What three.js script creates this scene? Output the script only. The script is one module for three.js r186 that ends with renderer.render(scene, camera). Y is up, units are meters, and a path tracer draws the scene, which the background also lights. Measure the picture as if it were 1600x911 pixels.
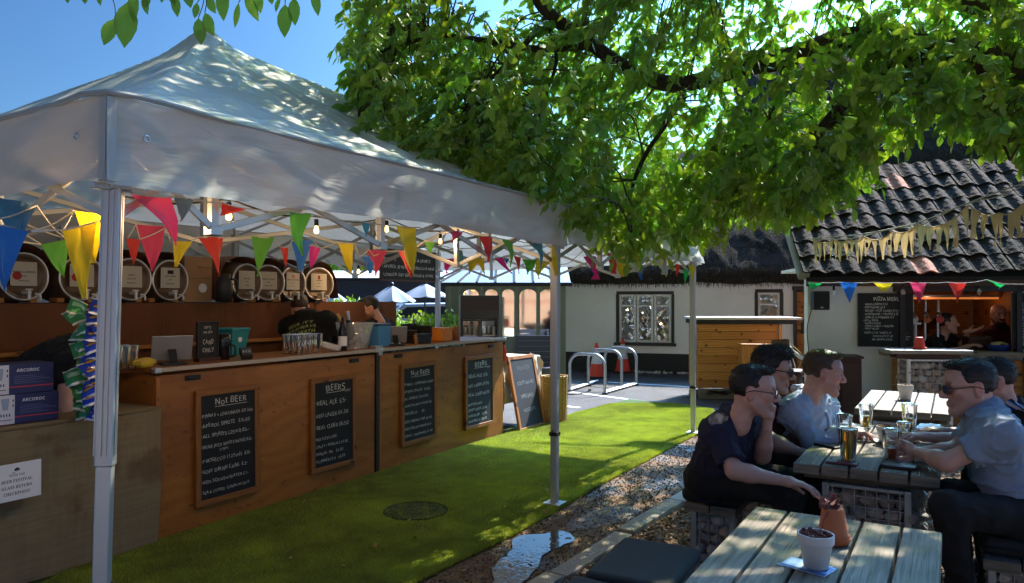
import * as THREE from 'three';
import { Sky } from 'three/addons/objects/Sky.js';
import { RoundedBoxGeometry } from 'three/addons/geometries/RoundedBoxGeometry.js';
import { mergeGeometries, mergeVertices } from 'three/addons/utils/BufferGeometryUtils.js';

// ---------------------------------------------------------------- camera, sky, sun, exposure
const scene = new THREE.Scene();
const EYE = 1.6, FOCAL = 1150, HORIZON = 468;
const camera = new THREE.PerspectiveCamera(2 * Math.atan(455.5 / FOCAL) * 180 / Math.PI, 1600 / 911, 0.05, 600);
camera.position.set(0, EYE, 0);
camera.rotation.x = Math.atan((HORIZON - 455.5) / FOCAL);
camera.updateMatrixWorld();
const renderer = new THREE.WebGLRenderer({ antialias: true });
renderer.toneMapping = THREE.LinearToneMapping;
renderer.toneMappingExposure = 2.9;
renderer.shadowMap.enabled = true;
const sunDir = new THREE.Vector3(0.449, 0.70, -0.57).normalize();
const sky = new Sky();
sky.name = 'sky'; sky.userData.kind = 'structure';
sky.scale.setScalar(500);
sky.material.uniforms.sunPosition.value.copy(sunDir);
sky.material.uniforms.turbidity.value = 20;
sky.material.uniforms.rayleigh.value = 1.2;
sky.material.uniforms.mieCoefficient.value = 0.011;
sky.material.uniforms.mieDirectionalG.value = 0.8;
if (sky.material.uniforms.cloudCoverage) { sky.material.uniforms.cloudCoverage.value = 0.0; sky.material.uniforms.cloudDensity.value = 0.35; }
scene.add(sky);
scene.environmentIntensity = 0.104;
const sun = new THREE.DirectionalLight(new THREE.Color(1, 0.91, 0.76), 5);
sun.name = 'sun';
sun.position.copy(sunDir).multiplyScalar(60);
sun.castShadow = true;
Object.assign(sun.shadow.camera, { left: -20, right: 20, top: 20, bottom: -20, near: 1, far: 140 });
scene.add(sun); scene.add(sun.target);

// ---------------------------------------------------------------- helpers
let seedState = 12345;
const rnd = () => { seedState = (seedState * 1664525 + 1013904223) >>> 0; return seedState / 4294967296; };
const rr = (a, b) => a + (b - a) * rnd();
const V3 = (x, y, z) => new THREE.Vector3(x, y, z);
const lerp = (a, b, t) => a + (b - a) * t;
const clamp = (x, a = 0, b = 1) => Math.min(b, Math.max(a, x));
const smooth = (a, b, x) => { const t = clamp((x - a) / (b - a)); return t * t * (3 - 2 * t); };
// a point of the place from where it is seen and its distance, or from where it is seen and its height
const P = (px, py, d) => V3((px - 800) / FOCAL * d, EYE + (HORIZON - py) / FOCAL * d, -d);
const G = (px, py, h = 0) => { const d = (EYE - h) * FOCAL / (py - HORIZON); return V3((px - 800) / FOCAL * d, h, -d); };
const DEG = Math.PI / 180;
const usedNames = new Map();
function numbered(name) {
  const n = usedNames.get(name) ?? 0; usedNames.set(name, n + 1);
  return n ? `${name}_${String(n).padStart(3, '0')}` : name;
}
function tag(o, label, category, group, kind) {
  if (label) o.userData.label = label;
  if (category) o.userData.category = category;
  if (group) o.userData.group = group;
  if (kind) o.userData.kind = kind;
  return o;
}
function thing(name, label, category, pos = V3(0, 0, 0), turn = 0, group) {
  const o = new THREE.Group(); o.name = numbered(name); scene.add(o);
  o.position.copy(pos); o.rotation.y = turn;
  return tag(o, label, category, group);
}
function part(name, geo, mat, parent) {
  if (Array.isArray(geo)) geo = join(geo);
  const m = new THREE.Mesh(geo, mat); m.name = name; m.castShadow = m.receiveShadow = true;
  parent.add(m); return m;
}
function solo(name, label, category, geo, mat, pos, turn = 0, group) {
  const m = part(numbered(name), geo, mat, scene);
  if (pos) m.position.copy(pos); m.rotation.y = turn;
  return tag(m, label, category, group);
}
function setting(name, geo, mat) { const m = part(numbered(name), geo, mat, scene); m.userData.kind = 'structure'; return m; }
function copyOf(o, label, pos, turn) {
  const c = o.clone(); c.name = numbered(o.name.replace(/_\d{3}$/, '')); scene.add(c);
  c.userData = { ...o.userData, label }; c.position.copy(pos); if (turn !== undefined) c.rotation.y = turn; return c;
}
function join(list) {
  const keep = ['position', 'normal', 'uv'];
  list = list.map((g) => {
    g = g.index ? g.toNonIndexed() : g;
    for (const k of Object.keys(g.attributes)) if (!keep.includes(k)) g.deleteAttribute(k);
    if (!g.attributes.normal) g.computeVertexNormals();
    if (!g.attributes.uv) g.setAttribute('uv', new THREE.BufferAttribute(new Float32Array(g.attributes.position.count * 2), 2));
    return g;
  });
  return mergeGeometries(list, false);
}
// uv in metres, by the side a face points to; long: axis that the grain runs along
function metreUV(g, long = 'x', ou = 0, ov = 0) {
  if (g.index) g = g.toNonIndexed();
  const p = g.attributes.position, n = g.attributes.normal, uv = new Float32Array(p.count * 2);
  for (let i = 0; i < p.count; i++) {
    const a = [p.getX(i), p.getY(i), p.getZ(i)], b = [Math.abs(n.getX(i)), Math.abs(n.getY(i)), Math.abs(n.getZ(i))];
    const k = b[0] > b[1] && b[0] > b[2] ? 0 : b[1] > b[2] ? 1 : 2, l = 'xyz'.indexOf(long);
    let ax = [0, 1, 2].filter((q) => q !== k);
    if (ax[1] === l) ax.reverse();
    uv[i * 2] = a[ax[0]] + ou; uv[i * 2 + 1] = a[ax[1]] + ov;
  }
  g.setAttribute('uv', new THREE.BufferAttribute(uv, 2)); return g;
}
function box(w, h, d, x = 0, y = 0, z = 0, bevel = 0.004, long) {
  const r = Math.min(bevel, w * 0.45, h * 0.45, d * 0.45);
  let g = r > 0 ? new RoundedBoxGeometry(w, h, d, 1, r) : new THREE.BoxGeometry(w, h, d);
  g.translate(x, y, z);
  return metreUV(g, long ?? (w >= h && w >= d ? 'x' : h >= d ? 'y' : 'z'), rnd() * 3, rnd() * 3);
}
function bar(a, b, w, t = w, bevel = 0.003) {
  const l = a.distanceTo(b), g = box(w, l, t, 0, 0, 0, bevel);
  const dir = b.clone().sub(a).normalize(), q = new THREE.Quaternion().setFromUnitVectors(V3(0, 1, 0), dir);
  g.applyQuaternion(q); const m = a.clone().add(b).multiplyScalar(0.5); g.translate(m.x, m.y, m.z); return g;
}
// a flat bar whose wide side stands upright
function uprightBar(a, b, w, t) {
  const dir = b.clone().sub(a), l = dir.length(); dir.normalize();
  const side = V3(0, 1, 0).cross(dir).normalize(), up = dir.clone().cross(side);
  const g = box(t, w, l, 0, 0, 0, 0.003, 'z');
  g.applyMatrix4(new THREE.Matrix4().makeBasis(side, up, dir)); const m = a.clone().add(b).multiplyScalar(0.5); g.translate(m.x, m.y, m.z); return g;
}
const cyl = (r1, r2, h, x = 0, y = 0, z = 0, seg = 20, open = false) => { const g = new THREE.CylinderGeometry(r1, r2, h, seg, 1, open); g.translate(x, y, z); return g; };
const ball = (r, x = 0, y = 0, z = 0, s = 16) => { const g = new THREE.SphereGeometry(r, s, Math.ceil(s * 0.7)); g.translate(x, y, z); return g; };
function tube(points, r, seg = 24, radial = 8, closed = false) { return new THREE.TubeGeometry(new THREE.CatmullRomCurve3(points, closed), seg, r, radial, closed); }
function taper(points, r0, r1, seg = 20, radial = 8, rough = 0) {
  const c = new THREE.CatmullRomCurve3(points), g = new THREE.TubeGeometry(c, seg, 1, radial, false), p = g.attributes.position;
  const q = c.getSpacedPoints(seg);
  for (let i = 0; i < p.count; i++) {
    const k = Math.floor(i / (radial + 1)), o = q[k], r = lerp(r0, r1, k / seg) * (1 + rough * (vnoise(p.getX(i) * 3 + 7, p.getY(i) * 3, p.getZ(i) * 3) - 0.5));
    p.setXYZ(i, o.x + (p.getX(i) - o.x) * r, o.y + (p.getY(i) - o.y) * r, o.z + (p.getZ(i) - o.z) * r);
  }
  g.computeVertexNormals(); return g;
}
const lathe = (pts, seg = 28) => new THREE.LatheGeometry(pts.map(([r, y]) => new THREE.Vector2(r, y)), seg);
// 3-D value noise
const hash3 = (x, y, z) => { let h = Math.imul(x, 374761393) ^ Math.imul(y, 668265263) ^ Math.imul(z, 1274126177); h = Math.imul(h ^ (h >>> 13), 1103515245); return ((h ^ (h >>> 16)) >>> 0) / 4294967296; };
function vnoise(x, y, z) {
  const xi = Math.floor(x), yi = Math.floor(y), zi = Math.floor(z), f = (t) => t * t * (3 - 2 * t), u = f(x - xi), v = f(y - yi), w = f(z - zi);
  const c = (a, b, d) => hash3(xi + a, yi + b, zi + d);
  return lerp(lerp(lerp(c(0, 0, 0), c(1, 0, 0), u), lerp(c(0, 1, 0), c(1, 1, 0), u), v), lerp(lerp(c(0, 0, 1), c(1, 0, 1), u), lerp(c(0, 1, 1), c(1, 1, 1), u), v), w);
}
// tileable 2-D noise for textures: nx, ny cells over the tile
function tnoise(u, v, nx, ny, s) {
  const x = u * nx, y = v * ny, xi = Math.floor(x), yi = Math.floor(y), f = (t) => t * t * (3 - 2 * t), a = f(x - xi), b = f(y - yi);
  const c = (i, j) => hash3(((xi + i) % nx + nx) % nx, ((yi + j) % ny + ny) % ny, s);
  return lerp(lerp(c(0, 0), c(1, 0), a), lerp(c(0, 1), c(1, 1), a), b);
}
const tfbm = (u, v, nx, ny, s, o = 4) => { let t = 0, w = 0.5, n = 0; for (let i = 0; i < o; i++) { t += w * tnoise(u, v, nx << i, ny << i, s + i); n += w; w *= 0.5; } return t / n; };
function tex(w, h, fn, srgb = true, repeat) {
  const data = new Uint8Array(w * h * 4);
  for (let y = 0; y < h; y++) for (let x = 0; x < w; x++) {
    const c = fn((x + 0.5) / w, (y + 0.5) / h), o = (y * w + x) * 4;
    if (typeof c === 'number') data[o] = data[o + 1] = data[o + 2] = clamp(c) * 255;
    else for (let k = 0; k < 3; k++) data[o + k] = clamp(c[k]) * 255;
    data[o + 3] = 255;
  }
  const t = new THREE.DataTexture(data, w, h); t.wrapS = t.wrapT = THREE.RepeatWrapping; t.magFilter = THREE.LinearFilter; t.minFilter = THREE.LinearFilter;
  if (srgb) t.colorSpace = THREE.SRGBColorSpace;
  if (repeat) t.repeat.set(...repeat);
  t.needsUpdate = true; return t;
}
const mixc = (a, b, t) => [lerp(a[0], b[0], t), lerp(a[1], b[1], t), lerp(a[2], b[2], t)];
const std = (o) => new THREE.MeshStandardMaterial({ roughness: 0.7, ...o });
const phy = (o) => new THREE.MeshPhysicalMaterial({ roughness: 0.7, ...o });
const lin = (r, g, b) => new THREE.Color().setRGB(r, g, b);

// ---------------------------------------------------------------- textures
const plyTex = tex(1024, 512, (u, v) => {
  const warp = tfbm(u, v, 3, 3, 11, 3) * 0.8, ring = 0.5 + 0.5 * Math.sin((v * 9 + warp * 5) * 6.283), fine = tfbm(u, v, 6, 160, 21, 2), blot = tfbm(u, v, 4, 3, 31, 4);
  let c = mixc([0.68, 0.435, 0.17], [0.54, 0.325, 0.11], ring * 0.35 + fine * 0.4); c = mixc(c, [0.43, 0.245, 0.09], smooth(0.52, 0.8, blot) * 0.5);
  const sx = tfbm(u, v, 40, 40, 41, 2); if (sx > 0.72) c = mixc(c, [0.3, 0.15, 0.07], (sx - 0.72) * 2.5);
  return c;
}, true, [1 / 2.4, 1 / 1.2]);
const greyWoodTex = tex(1024, 256, (u, v) => {
  const warp = tfbm(u, v, 3, 2, 5, 3), g = tfbm(u + warp * 0.02, v, 8, 48, 6, 3), ring = 0.5 + 0.5 * Math.sin((v * 6 + warp * 2.4) * 6.283), blot = tfbm(u, v, 6, 3, 8, 4);
  let c = mixc([0.60, 0.58, 0.54], [0.40, 0.375, 0.345], g * 0.75 + ring * 0.2); c = mixc(c, [0.33, 0.345, 0.29], smooth(0.5, 0.85, blot) * 0.6);
  const kx = (u * 3) % 1 - 0.5, ky = v - 0.35 - 0.3 * Math.floor(u * 3) / 3, k = Math.hypot(kx * 5.5, ky * 5); if (k < 0.28) c = mixc(c, [0.2, 0.17, 0.14], smooth(0.28, 0.1, k) * 0.7);
  if (g > 0.73) c = mixc(c, [0.22, 0.2, 0.18], (g - 0.73) * 4);
  return c;
}, true, [1 / 1.6, 1 / 0.32]);
const greyWoodBump = tex(512, 256, (u, v) => tfbm(u + tfbm(u, v, 3, 2, 5, 3) * 0.02, v, 8, 48, 6, 3), false, [1 / 1.6, 1 / 0.32]);
const pineTex = tex(1024, 256, (u, v) => {
  const warp = tfbm(u, v, 3, 2, 51, 3), ring = 0.5 + 0.5 * Math.sin((v * 7 + warp * 3) * 6.283), fine = tfbm(u, v, 8, 90, 52, 2);
  let c = mixc([0.78, 0.55, 0.27], [0.62, 0.38, 0.15], ring * 0.4 + fine * 0.35);
  for (const [a, b, r] of [[0.13, 0.3, 0.1], [0.37, 0.7, 0.14], [0.58, 0.25, 0.09], [0.71, 0.6, 0.12], [0.9, 0.42, 0.11]]) {
    const k = Math.hypot((u - a) * 5.5, (v - b) * 1.2) / r; if (k < 1.2) c = mixc(c, [0.33, 0.17, 0.07], smooth(1.2, 0.3, k) * 0.9);
  }
  return c;
}, true, [1 / 1.5, 1 / 0.3]);
const darkWoodTex = tex(512, 256, (u, v) => mixc([0.30, 0.16, 0.10], [0.19, 0.10, 0.07], tfbm(u, v, 3, 40, 61, 4)), true, [1 / 0.8, 1 / 0.4]);
const hessianTex = tex(1024, 1024, (u, v) => {
  const w = 0.5 + 0.25 * Math.sin(u * 6.283 * 170 + tnoise(u, v, 60, 60, 3) * 4) + 0.25 * Math.sin(v * 6.283 * 170 + tnoise(u, v, 60, 60, 4) * 4), b = tfbm(u, v, 5, 5, 71, 5), s = tfbm(u, v, 3, 60, 75, 2), s2 = tfbm(u, v, 60, 3, 77, 2);
  let c = mixc([0.66, 0.59, 0.45], [0.46, 0.40, 0.30], w * 0.5 + s * 0.3 + s2 * 0.2); return mixc(c, [0.40, 0.29, 0.19], smooth(0.5, 0.75, b) * 0.55);
}, true, [1 / 0.9, 1 / 0.9]);
const hessianBump = tex(512, 512, (u, v) => 0.5 + 0.25 * Math.sin(u * 6.283 * 85) + 0.25 * Math.sin(v * 6.283 * 85) + 0.4 * (tfbm(u, v, 8, 8, 7, 3) - 0.5), false, [1 / 0.45, 1 / 0.45]);
const asphaltTex = tex(1024, 1024, (u, v) => { const s = tnoise(u, v, 330, 330, 81), b = tfbm(u, v, 4, 4, 82, 5), k = 0.335 + (s - 0.5) * 0.18 + (b - 0.5) * 0.14; return s > 0.93 ? [0.6, 0.57, 0.52] : [k * 1.03, k * 0.99, k * 0.95]; }, true, [1 / 2.2, 1 / 2.2]);
const asphaltBump = tex(512, 512, (u, v) => tfbm(u, v, 120, 120, 81, 2), false, [1 / 1.1, 1 / 1.1]);
const pathTex = tex(1024, 1024, (u, v) => {
  const s = tnoise(u, v, 200, 200, 91), b = tfbm(u, v, 5, 5, 92, 5), f = tfbm(u, v, 40, 40, 95, 3);
  let c = mixc([0.45, 0.355, 0.27], [0.31, 0.235, 0.17], s * 0.6 + f * 0.4); c = mixc(c, [0.21, 0.165, 0.13], smooth(0.47, 0.66, b) * 0.75); if (s > 0.9) c = mixc(c, [0.62, 0.56, 0.48], 0.6); return c;
}, true, [1 / 1.7, 1 / 1.7]);
const pathBump = tex(512, 512, (u, v) => 0.6 * tfbm(u, v, 90, 90, 91, 2) + 0.4 * tfbm(u, v, 10, 10, 96, 3), false, [1 / 0.85, 1 / 0.85]);
const pathRough = tex(512, 512, (u, v) => { const b = tfbm(u, v, 5, 5, 92, 5); return lerp(0.9, 0.38, smooth(0.47, 0.66, b)); }, false, [1 / 1.7, 1 / 1.7]);
const plasterTex = tex(512, 512, (u, v) => { const b = tfbm(u, v, 4, 4, 101, 5), s = tfbm(u, v, 30, 4, 103, 3); return mixc([0.96, 0.96, 0.95], [0.87, 0.865, 0.845], b * 0.9); }, true, [1 / 2.5, 1 / 2.5]);
const plasterBump = tex(512, 512, (u, v) => tfbm(u, v, 10, 10, 104, 5), false, [1 / 1.2, 1 / 1.2]);
const thatchTex = tex(1024, 512, (u, v) => { const a = tfbm(u, v, 200, 6, 111, 2), b = tfbm(u, v, 8, 8, 112, 4), s = tnoise(u, v, 260, 22, 113); let c = mixc([0.20, 0.18, 0.165], [0.34, 0.30, 0.26], a * 0.7 + s * 0.3); c = mixc(c, [0.15, 0.155, 0.12], smooth(0.45, 0.75, b) * 0.6); if (s > 0.93) c = [0.55, 0.5, 0.43]; return c; }, true, [1 / 1.6, 1 / 1.0]);
const thatchBump = tex(1024, 512, (u, v) => 0.6 * tnoise(u, v, 260, 22, 113) + 0.4 * tfbm(u, v, 200, 6, 111, 2), false, [1 / 1.6, 1 / 1.0]);
const clayTex = tex(512, 512, (u, v) => { const b = tfbm(u, v, 5, 5, 121, 5), s = tfbm(u, v, 36, 36, 123, 3); let c = mixc([0.33, 0.27, 0.24], [0.22, 0.19, 0.175], b); if (s > 0.62) c = mixc(c, [0.44, 0.44, 0.36], (s - 0.62) * 4); const m = tfbm(u, v, 8, 8, 129, 4); return mixc(c, [0.21, 0.23, 0.14], smooth(0.55, 0.75, m) * 0.7); }, true, [1, 1]);
const barkTex = tex(512, 512, (u, v) => mixc([0.33, 0.26, 0.20], [0.15, 0.115, 0.09], tfbm(u, v, 10, 5, 131, 5)), true, [2, 4]);
const barkBump = tex(512, 512, (u, v) => tfbm(u, v, 12, 5, 131, 5), false, [2, 4]);
const fabricBump = tex(512, 512, (u, v) => 0.5 + 0.2 * Math.sin(u * 6.283 * 128) + 0.2 * Math.sin(v * 6.283 * 128), false, [1 / 0.16, 1 / 0.16]);
const wrinkleBump = tex(512, 512, (u, v) => { const w = tfbm(u, v, 4, 4, 141, 3); return tfbm(u + w * 0.3, v + w * 0.2, 3, 14, 142, 4); }, false, [1 / 1.4, 1 / 0.9]);

// ---------------------------------------------------------------- materials
const M = {
  canopy: phy({ color: lin(0.50, 0.495, 0.47), roughness: 0.8, transmission: 0.2, bumpMap: wrinkleBump, bumpScale: 0.012 }),
  alu: std({ color: lin(0.46, 0.48, 0.50), metalness: 0.65, roughness: 0.42 }),
  aluDull: std({ color: lin(0.46, 0.48, 0.50), metalness: 0.65, roughness: 0.42 }),
  steel: std({ color: lin(0.55, 0.56, 0.57), metalness: 0.85, roughness: 0.35 }),
  galv: std({ color: lin(0.40, 0.42, 0.43), metalness: 0.75, roughness: 0.45 }),
  black: std({ color: lin(0.012, 0.012, 0.013), roughness: 0.5 }),
  blackMatt: std({ color: lin(0.018, 0.018, 0.019), roughness: 0.9 }),
  blackGloss: std({ color: lin(0.01, 0.01, 0.012), roughness: 0.15 }),
  ply: std({ map: plyTex, roughness: 0.48 }),
  plyTop: std({ map: plyTex, color: lin(0.95, 0.92, 0.88), roughness: 0.4 }),
  greyWood: phy({ specularIntensity: 0.4, map: greyWoodTex, color: lin(1, 0.94, 0.85), bumpMap: greyWoodBump, bumpScale: 0.004, roughness: 0.72 }),
  greyWood2: phy({ specularIntensity: 0.4, map: greyWoodTex, color: lin(0.84, 0.78, 0.70), bumpMap: greyWoodBump, bumpScale: 0.004, roughness: 0.72 }),
  greyWood3: phy({ specularIntensity: 0.4, map: greyWoodTex, color: lin(1.05, 0.97, 0.86), bumpMap: greyWoodBump, bumpScale: 0.004, roughness: 0.72 }),
  pine: std({ map: pineTex, roughness: 0.6 }), pine2: std({ map: pineTex, color: lin(0.85, 0.8, 0.72), roughness: 0.6 }),
  darkWood: std({ map: darkWoodTex, roughness: 0.55 }),
  frameWood: std({ map: pineTex, color: lin(0.52, 0.46, 0.40), roughness: 0.6 }),
  hessian: std({ map: hessianTex, bumpMap: hessianBump, bumpScale: 0.003, roughness: 1 }),
  brownCloth: std({ color: lin(0.17, 0.062, 0.024), bumpMap: hessianBump, bumpScale: 0.002, roughness: 0.95 }),
  asphalt: phy({ specularIntensity: 0.3, map: asphaltTex, bumpMap: asphaltBump, bumpScale: 0.004, roughness: 0.95 }),
  path: phy({ specularIntensity: 0.6, map: pathTex, bumpMap: pathBump, bumpScale: 0.012, roughnessMap: pathRough, roughness: 1 }),
  plaster: phy({ specularIntensity: 0.3, map: plasterTex, bumpMap: plasterBump, bumpScale: 0.01, roughness: 0.95 }),
  plinth: std({ color: lin(0.02, 0.021, 0.024), bumpMap: plasterBump, bumpScale: 0.01, roughness: 0.7 }),
  thatch: phy({ specularIntensity: 0.15, map: thatchTex, bumpMap: thatchBump, bumpScale: 0.03, roughness: 1 }),
  bark: std({ map: barkTex, bumpMap: barkBump, bumpScale: 0.02, roughness: 0.95 }),
  twig: std({ color: lin(0.06, 0.042, 0.028), roughness: 0.9 }),
  whitePaint: std({ color: lin(0.74, 0.74, 0.72), roughness: 0.5 }),
  card: std({ color: lin(0.34, 0.20, 0.10), roughness: 0.85 }),
  paper: std({ color: lin(0.80, 0.81, 0.83), roughness: 0.8 }),
  glass: phy({ color: lin(0.97, 0.98, 0.98), roughness: 0.02, transmission: 1, thickness: 0.003, ior: 1.5 }),
  pane: phy({ color: lin(0.95, 0.96, 0.96), roughness: 0.02, transmission: 1, thickness: 0 }),
  clearPlastic: phy({ color: lin(0.93, 0.94, 0.95), roughness: 0.08, transmission: 0.85, thickness: 0 }),
  beer: phy({ color: lin(1, 0.97, 0.9), roughness: 0.03, transmission: 1, thickness: 0.08, ior: 1.33, attenuationColor: lin(0.99, 0.70, 0.10), attenuationDistance: 0.05 }),
  aleBeer: phy({ color: lin(1, 0.95, 0.9), roughness: 0.03, transmission: 1, thickness: 0.08, ior: 1.33, attenuationColor: lin(0.95, 0.42, 0.05), attenuationDistance: 0.05 }),
  foam: std({ color: lin(0.82, 0.76, 0.62), roughness: 0.9 }),
  terracotta: std({ color: lin(0.50, 0.155, 0.062), bumpMap: plasterBump, bumpScale: 0.003, roughness: 0.85 }),
  redPlastic: std({ color: lin(0.62, 0.05, 0.025), roughness: 0.45 }),
  cone: std({ color: lin(0.72, 0.05, 0.02), roughness: 0.5 }),
  coneWhite: std({ color: lin(0.66, 0.67, 0.68), roughness: 0.35 }),
  whiteGlaze: std({ color: lin(0.60, 0.58, 0.55), roughness: 0.55 }),
  soil: std({ color: lin(0.10, 0.045, 0.028), roughness: 1 }),
  cushion: std({ color: lin(0.022, 0.025, 0.027), bumpMap: fabricBump, bumpScale: 0.0008, roughness: 0.8 }),
  greenPaint: std({ color: lin(0.135, 0.150, 0.092), roughness: 0.5 }),
  navyPaint: std({ color: lin(0.022, 0.028, 0.045), roughness: 0.6 }),
  orange: std({ color: lin(0.75, 0.24, 0.02), roughness: 0.5 }),
  teal: std({ color: lin(0.02, 0.25, 0.27), roughness: 0.5 }),
  mortar: std({ color: lin(0.42, 0.36, 0.29), roughness: 1 }),
  lead: std({ color: lin(0.05, 0.05, 0.052), roughness: 0.5, metalness: 0.3 }),
  stone: [lin(0.38, 0.35, 0.31), lin(0.30, 0.27, 0.24), lin(0.45, 0.42, 0.38), lin(0.26, 0.24, 0.225), lin(0.36, 0.28, 0.22)].map((c) => std({ color: c, bumpMap: plasterBump, bumpScale: 0.01, roughness: 0.85 })),
  clay: [lin(0.58, 0.51, 0.45), lin(0.42, 0.4, 0.37), lin(0.66, 0.52, 0.43), lin(0.36, 0.34, 0.32), lin(0.5, 0.48, 0.4), lin(0.55, 0.43, 0.36)].map((c, i) => { const t = clayTex.clone(); t.offset.set(i * 0.37, i * 0.61); t.repeat.set(0.5, 0.6); t.needsUpdate = true; return phy({ map: t, color: c, bumpMap: plasterBump, bumpScale: 0.012, roughness: 0.9, specularIntensity: 0.2 }); }),
  clayRed: std({ color: lin(0.40, 0.145, 0.075), bumpMap: plasterBump, bumpScale: 0.008, roughness: 0.9 }),
};
const cloth = (r, g, b, t = 0.34) => phy({ color: lin(r, g, b), roughness: 0.9, transmission: t });
const FLAG = { blue: cloth(0.015, 0.16, 0.62), teal: cloth(0.04, 0.24, 0.34), yellow: cloth(0.68, 0.55, 0.015), green: cloth(0.10, 0.40, 0.04), pink: cloth(0.66, 0.05, 0.15), red: cloth(0.62, 0.035, 0.025), magenta: cloth(0.68, 0.02, 0.28), grey: cloth(0.10, 0.15, 0.19), bright: cloth(0.01, 0.45, 0.10), straw: cloth(0.62, 0.43, 0.18, 0.3) };

// lettering on a canvas
function canvasTex(w, h, draw) {
  const c = document.createElement('canvas'); c.width = w; c.height = h; const x = c.getContext('2d'); draw(x, w, h);
  const t = new THREE.CanvasTexture(c); t.colorSpace = THREE.SRGBColorSpace; t.magFilter = THREE.LinearFilter; t.minFilter = THREE.LinearFilter; return t;
}
function chalkText(x, text, px, py, size, color = 'rgba(228,228,221,0.85)', opt = {}) {
  x.font = `${opt.bold ? 'bold ' : ''}${size}px ${opt.font ?? 'sans-serif'}`; x.fillStyle = color; let at = px;
  for (const ch of text) {
    x.save(); x.translate(at, py + (rnd() - 0.5) * size * 0.2); x.rotate((rnd() - 0.5) * 0.26 - 0.04); x.scale(0.82 + rnd() * 0.3, 0.9 + rnd() * 0.24); x.fillText(ch, 0, 0); x.restore();
    at += x.measureText(ch).width * (opt.track ?? 0.97);
  }
  return at;
}
function slate(x, w, h) {
  x.fillStyle = '#15171a'; x.fillRect(0, 0, w, h);
  for (let i = 0; i < 90; i++) { x.fillStyle = `rgba(${120 + rnd() * 40},${125 + rnd() * 40},${130 + rnd() * 40},${0.012 + rnd() * 0.02})`; x.save(); x.translate(rnd() * w, rnd() * h); x.rotate(rnd() * 3); x.fillRect(-60, -8, 60 + rnd() * 160, 6 + rnd() * 26); x.restore(); }
}
function menu(w, h, lines) { return canvasTex(w, h, (x) => { slate(x, w, h); for (const [t, px, py, s, c, o] of lines) { const e = chalkText(x, t, px, py, s, c, o); if (o?.under) { x.fillRect(px, py + s * 0.2, e - px, s * 0.06); } } }); }
const board = (t) => std({ map: t, roughness: 0.75 });
// ================================================================ ground
const flat = (pts, y, hole) => { const s = new THREE.Shape(pts.map((p) => new THREE.Vector2(p.x, -p.z))); const g = new THREE.ShapeGeometry(s); g.rotateX(-Math.PI / 2); g.translate(0, y, 0); return metreUV(g, 'x'); };
{ const g = new THREE.PlaneGeometry(420, 420); g.rotateX(-Math.PI / 2); setting('car_park', metreUV(g), M.asphalt); }
const U = V3(0.515, 0, -0.857), W = V3(0.857, 0, 0.515);           // along the bar counter, and from it towards the tables
const along = (o, s, w = 0, y = 0) => o.clone().addScaledVector(U, s).addScaledVector(W, w).setY(y);
const turfEdge = [G(686, 895), G(745, 866), G(804, 837), G(850, 811), G(878, 794), G(923, 767), G(962, 746), G(1003, 725), G(1045, 702), G(1086, 681), G(1113, 664)];
const turfNear = along(turfEdge[0], -3.6);
const turfFar = [G(1113, 641), G(1048, 632), G(982, 624), G(955, 632), G(928, 640), G(868, 655), G(812, 666)];
const counterL = V3(-2.333, 0, -4.817), counterR = V3(-0.113, 0, -8.68);
const turfPoly = [turfNear, ...turfEdge, ...turfFar, along(counterR, 0.1, -0.7), along(counterL, -5.2, -0.7)];
setting('artificial_turf', flat(turfPoly, 0.012), std({ color: lin(0.035, 0.075, 0.008), roughness: 1 }));
const kerbA = G(855, 902), kerbB = G(1072, 770), kerbDir = kerbB.clone().sub(kerbA).normalize();
const pathPoly = [along(turfNear, -0.6, -0.1), ...turfEdge.map((p) => p.clone().addScaledVector(W, -0.15)), along(turfEdge[10], 2.4, -0.1), along(kerbB, 6.2, 0.5), kerbB.clone().addScaledVector(kerbDir, 2), kerbA.clone().addScaledVector(kerbDir, -3.6)];
setting('path', flat(pathPoly, 0.004), M.path);
const bedPoly = [kerbA.clone().addScaledVector(kerbDir, -3.6), kerbB.clone().addScaledVector(kerbDir, 2), along(kerbB, 5.2, 0.35), V3(9, 0, -8), V3(9, 0, 2)];
setting('gravel_bed', flat(bedPoly, 0.006), std({ map: pathTex, color: lin(0.9, 0.82, 0.72), bumpMap: pathBump, bumpScale: 0.03, roughness: 1 }));
// kerb stones, each its own piece
{
  const kerb = new THREE.Group(); kerb.name = 'kerb'; kerb.userData.kind = 'structure'; scene.add(kerb);
  const mats = [lin(0.29, 0.245, 0.20), lin(0.25, 0.215, 0.175), lin(0.33, 0.285, 0.235)].map((c) => std({ color: c, bumpMap: pathBump, bumpScale: 0.008, roughness: 0.9 }));
  const g = box(0.13, 0.14, 0.905, 0, 0, 0, 0.012), yaw = Math.atan2(kerbDir.x, kerbDir.z);
  for (let i = -4; i < 5; i++) { const k = part('kerb_stone', g, mats[(i + 6) % 3], kerb); const p = kerbA.clone().addScaledVector(kerbDir, 0.46 + i * 0.92); k.position.set(p.x + 0.05, -0.038 + rr(-0.008, 0.008), p.z); k.rotation.y = yaw + rr(-0.012, 0.012); }
}
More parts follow.
